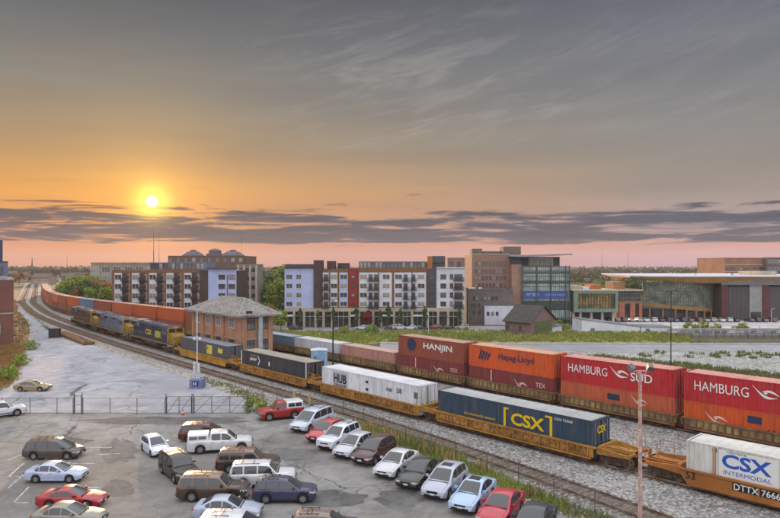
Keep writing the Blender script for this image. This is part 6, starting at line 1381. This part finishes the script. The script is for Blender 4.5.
# roof: tip at the left, white slab
rp = [(lx(632), 2.0), (lx(645), -4), (lx(668), -8.2), (lx(690), -8.6), (lx(713), -7), (lx(830), -6), (lx(830), 55), (lx(650), 55), (lx(634), 30)]
g = MB(); nn = len(rp); zt_ = lambda x: lz(276.5)+0*x
def zsl(x): s_ = min(1, max(0, (x-lx(632))/(lx(713)-lx(632)))); return lz(277.8)-(lz(277.8)-lz(285.5))*s_*1.0
top = [(x, y, lz(276.6)) for x, y in rp]; bot = [(x, y*.92+.4, max(lz(282.6), min(lz(277.9), zsl(x)))) for x, y in rp]
g.add(top+bot, [(i, (i+1) % nn, nn+(i+1) % nn, nn+i) for i in range(nn)]+[tuple(range(nn, 2*nn))]); g.build('timber_eave', Mtim, t)
MB().add([(x, y-.3, lz(276.6)+.01) for x, y in rp]+[(x, y-.3, lz(276.6)+.45) for x, y in rp], [(i, (i+1) % nn, nn+(i+1) % nn, nn+i) for i in range(nn)]+[tuple(range(nn, 2*nn))]).build('roof', mat('white_roof', 'c3c6d0', 'aeb1bc', .8, scale=.1), t)
MB().bx(lx(713), lx(830), -5, 50, 0, lz(286)).build('wall', mat('charcoal_cladding', '4d484a', '423e40', .7, scale=.5, stretch=(6, 6, .3)), t)
MB().bx(lx(713), lx(830), -6.2, -5.01, lz(284.5), lz(279.6)).build('fascia', mat('fascia_grey', '6f6e70', '5d5c5e', .7, scale=.4), t)
for a, b in ((713.5, 719.2), (754, 760)): MB().bx(lx(a), lx(b), -5.8, -5.01, 0, lz(284.6)).build('red_pier', mat('oxblood', '5d3335', '4b2a2c', .8, scale=.6), t)
MB().bx(lx(741.5), lx(753.8), -5.4, -5.01, 0, lz(284.6)).build('pale_panel', mat('pale_cladding', '8f918f', '7d807e', .7, scale=.6), t)
for i in range(5): MB().bx(lx(721.5+i*4), lx(721.8+i*4), -5.06, -5.003, 0, lz(285)).build('panel_joint', M_wfr, t)
MB().bx(lx(742.5), lx(752.5), -5.5, -5.41, 0, lz(311)).build('entrance', M_shop, t)
MB().bx(lx(768), lx(790), 8, 20, lz(276.6)+.47, lz(271.5)).build('roof_unit', M_beige, t)
for px in (700, 737, 739): MB().bx(lx(px), lx(px)+1.0, 5, 6, lz(276.6)+.46, lz(276.6)+1.2).build('roof_vent', M_wfw, t)
# ---- far right brick building
t, W, H, zb = simple('long salmon brick office building on the skyline at the far right', 'office building', 'office_building', 725, 800, 258.6, 330, mat('salmon_brick', '9c7462', '86614f', .85, scale=.15, c3='8f8a92', scale3=.5, amt3=(.7, .8)), 30, (), z=-5.5)
for py in (269.0,):
    for a, b in ((726, 735), (741, 748), (755, 762)):
        for i in range(4): px = a+(b-a)*i/3; window(t, PX(px, 330)-PX(725, 330), PZ(py, 330)-zb, 1.1, 1.5, 0, M_wfr, 0)
MB().bx(-.2, W, -.25, -.003, PZ(265.2, 330)-zb, PZ(264.4, 330)-zb).bx(-.2, W, -.2, -.003, PZ(271.9, 330)-zb, PZ(271.2, 330)-zb).build('stone_band', M_beige, t)
MB().bx(PX(763, 330)-PX(725, 330), W, -3, -.26, 0, H+.6).build('side_wing', M_dbr if False else mat('grey_brick', '6d6264', '5c5254', .85, scale=.2), t)
for py in (261.5, 269): [window(t, PX(766+i*3.4, 330)-PX(725, 330), PZ(py, 330)-zb, 1.2, 1.6, -3, M_wfw, 0) for i in range(7)]
# distant houses among the trees
rng = random.Random(5)
for i, (px, py, Y, w, c, rc) in enumerate([(567, 277, 520, 10, 'a59c90', '6b6466'), (577, 279, 420, 11, 'b9b6b2', '6a4d44'), (590, 276, 560, 14, 'a98d7d', '5a5052'), (603, 275.5, 480, 22, '9d8d86', '4e464b'), (616, 272, 620, 14, 'b48a5c', '7a5a40'), (636, 274, 560, 12, 'b5aaa0', '5c5356'), (648, 272.5, 640, 26, '7b8aa6', '58647c'), (666, 271, 700, 13, '9a5f50', '5c4038'), (683, 271.5, 640, 34, '8a93a8', '566078'), (712, 270.5, 680, 16, 'a68d80', '5a4b49'), (270, 281, 430, 11, 'b4a99c', '67564e'), (257, 277, 520, 12, 'a39a92', '55494a'), (22, 277, 560, 14, 'a59483', '5d4d48'), (44, 279, 480, 16, '9c8c80', '655350'), (84, 271, 600, 15, '94877e', '5a4c4a'), (118, 268, 700, 20, '8b7a70', '54474a'), (12, 272, 640, 18, '9b8f88', '60534f')]):
    x = PX(px, Y); z0 = g1(x, Y); s_ = 1; hh_ = 5.2; nm = ['cream', 'white', 'tan', 'brown', 'yellow', 'pale', 'blue', 'red brick', 'long blue', 'beige', 'stone', 'grey', 'ochre', 'drab', 'dull', 'wide brown', 'ashen'][i]
    where = 'seen above the theatre roof' if 560 < px < 600 else ('left of the arena roof tip' if px < 640 and px > 600 else ('above the arena roof' if px > 640 else ('in the gap between apartment blocks' if px > 200 else 'beyond the bend of the railway')))
    t = thing('house', '%s coloured distant gabled house among trees %s' % (nm, where), 'house', (x, Y, z0), rng.uniform(-.5, .5), 'distant houses')
    MB().bx(-w/2, w/2, -4, 4, 0, hh_).prism([(-4, hh_), (4, hh_), (0, hh_+2.6)], -w/2, w/2, 'x').build('wall', mat('h_'+c, c, None, .85), t)
    r = MB()
    for sg in (-1, 1): r.add([(-w/2-.5, sg*4.6, hh_-.3), (w/2+.5, sg*4.6, hh_-.3), (w/2+.5, 0, hh_+2.9), (-w/2-.5, 0, hh_+2.9), (-w/2-.5, sg*4.6, hh_-.05), (w/2+.5, sg*4.6, hh_-.05), (w/2+.5, sg*.01, hh_+3.15), (-w/2-.5, sg*.01, hh_+3.15)], [(0, 1, 2, 3), (7, 6, 5, 4), (0, 4, 5, 1), (1, 5, 6, 2), (3, 7, 4, 0)])
    r.build('roof', mat('hr_'+rc, rc, None, .9), t)
    for k in range(3): window(t, -w/3+k*w/3, 2.8, 1.2, 1.4, -4, M_wfw, 0)
# graffiti wall and black fence on the plaza edge
x0, Yw, z0 = GG(668, 335.5); x1 = PX(830, Yw); t = thing('retaining_wall', 'long low concrete wall with faint painted tags behind the weedy field', 'wall', (x0, Yw, z0)); w = x1-x0
MB().bx(0, w, 0, .4, 0, 1.9).build('wall', M_conc, t); MB().bx(-.05, w+.05, -.05, .45, 1.9, 2.05).build('coping', M_beige, t)
rg = random.Random(3)
for i in range(22):
    x = 1+i*(w-2)/22+rg.uniform(0, .6); c = rg.choice(['5c628f', '8f94ad', '6f7a9c', '7a6e8e', 'b4b7c6', '536a78']); m = MB()
    for k in range(4): xx = x+k*.4; m.add([(xx, -.008-.001*k, .5+rg.uniform(0, .4)), (xx+.35, -.008-.001*k, .6+rg.uniform(-.1, .3)), (xx+.5, -.008-.001*k, 1.4+rg.uniform(-.3, .2)), (xx+.1, -.008-.001*k, 1.5+rg.uniform(-.2, .2))], [(0, 1, 2, 3)])
    m.build('painted_tag', flat('tag_'+c, c), t)
x0, Yf, z0 = GG(668, 338.5); n = 24
fence('picket_fence', 'black metal fence in front of the tagged concrete wall', [(PX(668+i*8.0, Yf), Yf) for i in range(n)], 1.5, z0, r=.07, mesh=False, m=M_dark)
rl = [o for o in bpy.data.objects if o.name.startswith('picket_fence') and o.type == 'EMPTY'][0]; m = MB(); Wf = PX(668+(n-1)*8, Yf)-PX(668, Yf)
for i in range(int(Wf/.22)): m.bx(i*.22, i*.22+.03, -.015, .015, .1, 1.42)
tag(m.build('pickets', M_dark, rl), kind='stuff')
# kerb wall / low rail on the plaza edge
x0, Yk, z0 = GG(580, 328.8); fence('guard_rail', 'low grey rail along the plaza edge above the tagged wall', [(PX(600+i*20, Yk), Yk) for i in range(11)], 1.0, z0, r=.06, mesh=False, m=M_galv, cat='railing')
# bridge/viaduct rail piece by left
# ---------------------------------------------------------------- street cars
rg = random.Random(11)
cc = ['2b2d33', '8f949e', 'b9bcc4', '3c4a66', '6b2a2c', 'c4c6cc', '44464a', '5b6370', '9a9488', '23262d']
cw = {'2b2d33': 'near black', '8f949e': 'mid grey', 'b9bcc4': 'silver', '3c4a66': 'navy blue', '6b2a2c': 'dark red', 'c4c6cc': 'white', '44464a': 'charcoal', '5b6370': 'slate grey', '9a9488': 'tan grey', '23262d': 'black'}
protos = {}
def far_car(c, x, y, hd, label, kind='sedan', group='cars parked far off in the town'):
    k = (c, kind)
    z = g1(x, y)+.08
    if k not in protos: protos[k] = make_car(kind, c, label, 'car', x, y, hd, z, group=group); return protos[k]
    return copy_thing(protos[k], label, (x, y, z), hd, group)
Yc = 199
for i, (px, c, kd) in enumerate([(296, '44464a', 'sedan'), (362, 'c4c6cc', 'sedan'), (370, '8f949e', 'sedan'), (391, '44464a', 'suv'), (400, 'b9bcc4', 'minivan'), (411, 'c4c6cc', 'sedan'), (421, '2b2d33', 'sedan'), (434.5, '6b2a2c', 'suv'), (448.5, '2b2d33', 'sedan'), (462, '9a9488', 'suv')]):
    far_car(c, PX(px, Yc), Yc, math.pi*(i % 2), '%s car at the kerb of the long apartment block, %s in line' % (cw[c], ORD[i+1]), kd, 'cars parked before the long apartment block')
# row in front of the arena
Ya = 226
for i, px in enumerate(np.arange(601, 778, 7.4)):
    c = cc[(i*7+3) % 10]; kd = ['sedan', 'suv', 'sedan', 'minivan'][i % 4]
    if 736 < px < 746: continue
    far_car(c, PX(px, Ya)+rg.uniform(-.3, .3), Ya, math.pi/2, '%s car before the arena, %s from the theatre' % (cw[c], ORD[i+1]), kd, 'cars parked before the arena')
x = PX(752, Ya-2); c_ = copy_thing(far_car('8f949e', x+400, Ya, 0, 'tmp', 'bigsuv'), 'pale turquoise van parked before the pale arena panel', (x, Ya-2, g1(x, Ya)+.08), .1) if False else None
# ---------------------------------------------------------------- vegetation
def leaf_mat(name, c1, c2, c3=None):
    m = mat(name, c1, c2, .8, scale=.35, c3=c3, scale3=1.3, island=.28); return m
M_leafA = leaf_mat('leaves_green', '8a9a3c', '66782f', 'a8ac50'); M_leafB = leaf_mat('leaves_dark', '52683a', '405430', '6b7d45'); M_leafC = leaf_mat('leaves_autumn', '96703c', '7c5a33', 'a8874c'); M_leafR = leaf_mat('leaves_red', '7c2b26', '5e2420', '93402e'); M_bark = mat('bark', '4a3d32', '352c25', .95, scale=3)
def tree_meshes(seed, h, rad, leaf, n=1500, ls=.34, form='round'):
    rg = random.Random(seed); tr = MB(); lf = MB(); th = h*(.32 if form != 'bush' else .10)
    tr.tube((0, 0, 0), (0, 0, th), .035*h*.7, 8, .024*h*.7); tips = []
    nb = 9
    for i in range(nb):
        a = i*2.4+rg.random(); r = rad*rg.uniform(.3, .75); z = th+(h-th)*rg.uniform(.15, .85)*(1-.25*(r/rad)); p0 = (0, 0, th*rg.uniform(.7, 1)); p1 = (r*math.cos(a), r*math.sin(a), z); mid = (p1[0]*.45, p1[1]*.45, (p0[2]+z)/2+.1*h*rg.random()*.3)
        tr.tube(p0, mid, .012*h*.7, 5, .008*h*.7); tr.tube(mid, p1, .008*h*.7, 5, .003*h*.7); tips.append(p1)
    tips.append((0, 0, h*.9)); tips.append((rad*.2, 0, h*.78)); cl = []
    for p in tips:
        for _ in range(3):
            s = rad*rg.uniform(.22, .42); cl.append((p[0]+rg.gauss(0, rad*.18), p[1]+rg.gauss(0, rad*.18), p[2]+rg.gauss(0, h*.05), s))
    if form == 'column': cl = [(x*.5, y*.5, z, s*.7) for x, y, z, s in cl]
    for i in range(n):
        x, y, z, s = rg.choice(cl); d = Vector((rg.gauss(0, 1), rg.gauss(0, 1), rg.gauss(0, .8))); d.normalize(); d *= s*rg.uniform(.55, 1.05); c = Vector((x, y, max(th*.5, z)))+d
        if c.z > h*1.04: c.z = h*rg.uniform(.9, 1.0)
        q = Vector((rg.gauss(0, 1), rg.gauss(0, 1), rg.gauss(.5, .7))).normalized().to_track_quat('Z', 'Y'); a = ls*rg.uniform(.6, 1.3); b = a*rg.uniform(.5, .9)
        vs = [c+q @ Vector(v) for v in ((-a, 0, 0), (0, -b, .1*a), (a, 0, 0), (0, b, .1*a))]; lf.add(vs, [(0, 1, 2, 3)])
    return tr.mesh('trunk', M_bark, 40), lf.mesh('crown', leaf)
TP = {}
def tree(kind, label, x, y, s=1.0, group=None, rz=None, name='tree', cat='tree', z=None):
    z = g1(x, y) if z is None else z
    if kind not in TP:
        h, r, lf, n, ls, fm = {'g1': (9, 4.2, M_leafA, 2600, .34, 'round'), 'g2': (10, 4.8, M_leafB, 2600, .36, 'round'), 'g3': (8, 4.0, M_leafC, 2400, .33, 'round'), 'col': (6.5, 1.7, M_leafB, 900, .26, 'column'), 'red': (6, 2.0, M_leafR, 900, .26, 'round'), 'bush': (2.2, 1.7, M_leafA, 600, .17, 'bush'), 'far': (11, 6, M_leafB, 900, .62, 'round'), 'far2': (10, 6.5, M_leafA, 900, .62, 'round'), 'far3': (10, 5.5, M_leafC, 800, .6, 'round')}[kind]
        TP[kind] = tree_meshes(hash(kind) % 97 if False else len(TP)*13+5, h, r, lf, n, ls, fm)
    t = thing(name, label, cat, (x, y, z), rz if rz is not None else rg.uniform(0, 6), group); t.scale = (s*rg.uniform(.9, 1.1), s*rg.uniform(.9, 1.1), s)
    link('trunk', TP[kind][0], t); link('crown', TP[kind][1], t); return t
# clump beyond the far train on the left
lst = [(64, 283, 262, 'g1'), (70, 280, 255, 'g1'), (76, 277, 258, 'g1'), (82, 276.5, 250, 'g1'), (88, 277, 246, 'g1'), (94, 280, 242, 'g3'), (100, 281.5, 238, 'g3'), (106, 283, 234, 'g3'), (110, 285, 230, 'g3'), (85, 281, 236, 'g2'), (97, 285, 226, 'g2'), (72, 285, 246, 'g2'), (60, 287, 268, 'g2'), (106, 288, 222, 'g1'), (78, 287, 234, 'g3'), (91, 288, 224, 'g1')]
for i, (px, top, Y, k) in enumerate(lst):
    x = PX(px, Y); z0 = g1(x, Y); h = PZ(top, Y)-z0; H0 = {'g1': 9, 'g2': 10, 'g3': 8}[k]
    tree(k, '%s leafy tree in the clump beyond the far train, %s from its left end' % ({'g1': 'yellow green', 'g2': 'dark green', 'g3': 'rusty brown'}[k], ORD[sorted([q[0] for q in lst]).index(px)+1]), x, Y, h/H0, 'trees in the clump beyond the far train')
# street trees before the long apartment block
for i, (px, k, s) in enumerate([(300.5, 'col', 1.0), (318, 'col', .9), (334, 'col', 1.0), (356, 'col', 1.05), (367, 'red', 1.0), (380, 'col', .9), (388, 'col', 1.15), (400, 'col', 1.0), (425, 'col', 1.1), (460, 'col', 1.0)]):
    tree(k, '%s street tree before the shopfronts, %s from the left' % ({'col': 'slender green', 'red': 'round red leaved'}[k], ORD[i+1]), PX(px, 202.5), 202.5, s*1.0, 'street trees before the apartment block')
# gap between the blocks
for i, (px, top, Y, k) in enumerate([(250, 283, 240, 'g2'), (255, 278, 262, 'g1'), (281, 272, 262, 'g2'), (279, 280, 240, 'g1'), (263, 284, 300, 'g2'), (250, 272, 330, 'g2'), (257, 268, 380, 'g2'), (283, 266, 340, 'g1'), (276, 268, 400, 'g2'), (245, 300, 205, 'g1'), (252, 306, 190, 'g2'), (262, 303, 215, 'g1'), (270, 307, 200, 'g3'), (278, 301, 212, 'g2'), (281, 311, 190, 'g1'), (266, 312, 184, 'g1')]):
    x = PX(px, Y); z0 = g1(x, Y); h = max(2.5, PZ(top, Y)-z0)
    tree(k, '%s tree in the gap between the apartment blocks, number %s by distance' % ({'g1': 'yellow green', 'g2': 'dark green', 'g3': 'rusty brown'}[k], ORD[1+sorted([240, 262, 262.5, 240.5, 300, 330, 380, 340, 400, 205, 190, 215, 200, 212, 190.5, 184]).index(min([240, 262, 262.5, 240.5, 300, 330, 380, 340, 400, 205, 190, 215, 200, 212, 190.5, 184], key=lambda v: abs(v-Y-(.5 if i in (2, 3, 14) else 0))))]), x, Y, h/{'g1': 9, 'g2': 10, 'g3': 8}[k], 'trees between the apartment blocks')
sheet('side_street', [(255, 322), (275, 322), (272, 282), (262, 282)], M_road, .07)
# trees on the skyline right of the glass tower and along the left
rg = random.Random(21); n = 0; sky_t = []
for i in range(70):
    if i < 44: px = rg.uniform(566, 770); Y = rg.uniform(300, 560)
    else: px = rg.uniform(-10, 165); Y = rg.uniform(300, 600)
    x = PX(px, Y)
    d = np.hypot(*(CC.P-np.array([x, Y])).T).min()
    if d < 14 or (637 < px < 800 and Y < 320) or (717 < px and Y < 375) or (570 < px < 640 and Y < 260): continue
    k = rg.choice(['far', 'far', 'far2', 'far3']); n += 1
    tr_ = tree(k, 'x', x, Y, rg.uniform(.7, 1.15), 'distant trees on the skyline'); sky_t.append((px, {'far': 'dark green', 'far2': 'olive green', 'far3': 'brownish'}[k], tr_))
for side, nm in ((0, 'left'), (1, 'right')):
    for j, (px, c, tr_) in enumerate(sorted([q for q in sky_t if (q[0] > 500) == bool(side)], key=lambda q: q[0])): tr_['label'] = '%s distant tree on the %s skyline, %s from its left end' % (c, nm, ORD[j+1])
# far woods: one mass
def woods():
    rg = np.random.default_rng(4); lf = MB(); V = []; Fc = []
    bands = [(520, 900, 900), (900, 1500, 1100), (1500, 2600, 1300)]
    idx = 0; vs = []; fs = []
    for y0, y1, cnt in bands:
        for _ in range(cnt):
            Y = rg.uniform(y0, y1); x = rg.uniform(-.72, .72)*Y
            if np.hypot(*(CC.P[::6]-np.array([x, Y])).T).min() < 20: continue
            h = rg.uniform(6, 13); r = rg.uniform(4, 8); z0 = -5 if x/Y > -.3 else -2; m = 26 if Y < 900 else (16 if Y < 1500 else 11); sz = 1.1 if Y < 900 else (1.9 if Y < 1500 else 3.0)
            for k in range(m):
                a = rg.uniform(0, 6.28); rr = r*math.sqrt(rg.uniform(0, 1)); zz = z0+h*(.35+.65*rg.uniform(0, 1)*math.sqrt(max(.05, 1-(rr/r)**2))); c = np.array([x+rr*math.cos(a), Y+rr*math.sin(a)*.6, zz])
                u = rg.normal(size=3); u /= np.linalg.norm(u); w = np.cross(u, rg.normal(size=3)); w /= np.linalg.norm(w); s1, s2 = sz*rg.uniform(.6, 1.4), sz*rg.uniform(.5, 1.1)
                for q in (-u*s1, -w*s2, u*s1, w*s2): vs.append(tuple(c+q))
                fs.append((idx, idx+1, idx+2, idx+3)); idx += 4
    me = bpy.data.meshes.new('far_woods'); me.from_pydata(vs, [], fs); me.materials.append(mat('far_leaves', '2c3a22', '202c1e', .9, scale=.02, c3='463c28', scale3=.05, island=.25)); return me
o = link('far_woods', woods()); tag(o, kind='stuff')
# grass: verge by the fence, strip beyond the far train, weeds
def blades(name, polys, n, h, m, w=.05, seed=1, lean=.35, clump=0, kind='stuff'):
    rg = random.Random(seed); vs = []; fs = []; k = 0
    from mathutils.geometry import tessellate_polygon
    for poly, share in polys:
        P = [GG(*p) for p in poly]; tri = tessellate_polygon([[Vector((p[0], p[1], 0)) for p in P]]); ar = [abs((P[b][0]-P[a][0])*(P[c][1]-P[a][1])-(P[c][0]-P[a][0])*(P[b][1]-P[a][1])) for a, b, c in tri]
        m_ = int(n*share); X = []; Yy = []
        cnt = 0; cx = cy = 0; left = 0
        while cnt < m_:
            if left <= 0:
                a, b, c = rg.choices(tri, ar)[0]; u, v = rg.random(), rg.random()
                if u+v > 1: u, v = 1-u, 1-v
                cx = P[a][0]+(P[b][0]-P[a][0])*u+(P[c][0]-P[a][0])*v; cy = P[a][1]+(P[b][1]-P[a][1])*u+(P[c][1]-P[a][1])*v; left = clump or 1
            X.append(cx+(rg.gauss(0, .35) if clump else 0)); Yy.append(cy+(rg.gauss(0, .35) if clump else 0)); left -= 1; cnt += 1
        Z = gz(X, Yy)+.03
        for x, y, z in zip(X, Yy, Z):
            hh = h*rg.uniform(.4, 1.2); a = rg.uniform(0, 6.28); l = rg.uniform(0, lean)*hh; b = rg.uniform(0, 6.28); dx, dy = w*math.cos(a), w*math.sin(a)
            vs += [(x-dx, y-dy, z), (x+dx, y+dy, z), (x+l*math.cos(b)+dx*.3, y+l*math.sin(b)+dy*.3, z+hh), (x+l*math.cos(b)-dx*.3, y+l*math.sin(b)-dy*.3, z+hh*.95)]; fs.append((k, k+1, k+2, k+3)); k += 4
    me = bpy.data.meshes.new(name); me.from_pydata(vs, [], fs); me.materials.append(m); o = link(name, me); tag(o, kind=kind); return o
M_gr1 = mat('grass_lime', '8f9a40', '6c7a36', .8, scale=.15, c3='a89c58', scale3=.6, island=.35); M_gr2 = mat('grass_dry', '9c7a45', '7d6238', .85, scale=.3, island=.35); M_gr3 = mat('weed_green', '717a46', '5a6438', .85, scale=.3, c3='9a9458', scale3=1, island=.35)
blades('verge_grass', [([(352, 422), (400, 436), (430, 446), (470, 463), (520, 486), (560, 503), (560, 511), (520, 495), (460, 468), (420, 453), (385, 440), (352, 428)], .62), ([(385, 430), (460, 455), (460, 467), (395, 442)], .38)], 15000, .30, M_gr1, .035, 2, clump=14)
blades('verge_weeds', [([(262, 408), (340, 420), (352, 427), (262, 405.5)], .2), ([(520, 486), (680, 545), (680, 560), (520, 495)], .4), ([(200, 376), (262, 396), (262, 406), (205, 382)], .25), ([(30, 308), (45, 326), (56, 333), (52, 336), (30, 314)], .15)], 4500, .3, M_gr3, .035, 3, clump=8)
blades('strip_grass', [([(268, 331), (300, 332), (470, 331), (520, 331.5), (690, 333), (690, 342), (520, 342), (380, 342), (290, 340.5)], 1.0)], 19000, .8, M_gr1, .15, 5, clump=10)
blades('dry_strip_grass', [([(268, 331), (470, 331), (690, 333), (690, 342), (380, 342), (290, 340.5)], .6), ([(400, 340), (760, 342), (760, 343.4), (400, 342.4)], .1), ([(352, 424), (430, 448), (560, 506), (560, 509), (420, 450), (352, 427)], .04)], 12000, .8, mat('straw', 'a08f5c', '857a4a', .85, scale=.3, island=.3), .09, 15, clump=24)
blades('dry_weeds', [([(26, 346), (30, 333), (28, 322), (17, 310), (20, 301), (12, 300), (-10, 320), (-20, 345)], .4), ([(-20, 398), (10, 385), (17, 374), (22, 355), (26, 346), (14, 345), (-30, 352), (-40, 380)], .6)], 14000, .5, M_gr2, .05, 6, clump=16)
blades('field_weeds', [([(560, 359), (640, 362), (780, 384), (800, 378), (700, 366), (600, 356.5)], .45), ([(640, 352), (800, 353), (800, 360), (640, 357)], .1), ([(700, 368), (800, 384), (830, 396), (700, 374)], .45)], 11000, .7, M_gr3, .11, 7, clump=18)
for i, (px, py, s) in enumerate([(548, 330, 1.2), (556, 331, 1.6), (566, 332, 1.2), (345, 334, 1.1), (372, 333, 1.3), (690, 331, 1.3), (702, 332, 1.5), (716, 332, 1.2), (743, 333, 1.4), (30, 350, .8), (20, 366, .8), (10, 380, .9)]):
    x, y, z = GG(px, py); tree('bush', '%s scrubby green bush %s' % (ORD[i+1], 'on the dry verge' if px < 100 else ('on the grass strip behind the train' if px < 600 else 'along the tagged wall')), x, y, s, 'scrubby bushes', name='bush', cat='bush')
x, y = G(254.5, 412); tree('bush', 'small dark shrub at the end of the gate by the red truck', x, y, .75, None, name='bush', cat='bush', z=0)
# ---------------------------------------------------------------- air
def haze():
    m = bpy.data.materials.new('haze'); m.use_nodes = True; nt = m.node_tree; nt.nodes.clear(); v = nt.nodes.new('ShaderNodeVolumePrincipled'); v.inputs['Color'].default_value = (.86, .80, .80, 1); v.inputs['Density'].default_value = HAZE; v.inputs['Anisotropy'].default_value = .2
    o = nt.nodes.new('ShaderNodeOutputMaterial'); nt.links.new(v.outputs[0], o.inputs['Volume']); b = MB().bx(-2300, 2300, -80, 2900, -7, 62); ob = b.build('haze', m); tag(ob, kind='stuff')
HAZE = .00013
if HAZE: haze()
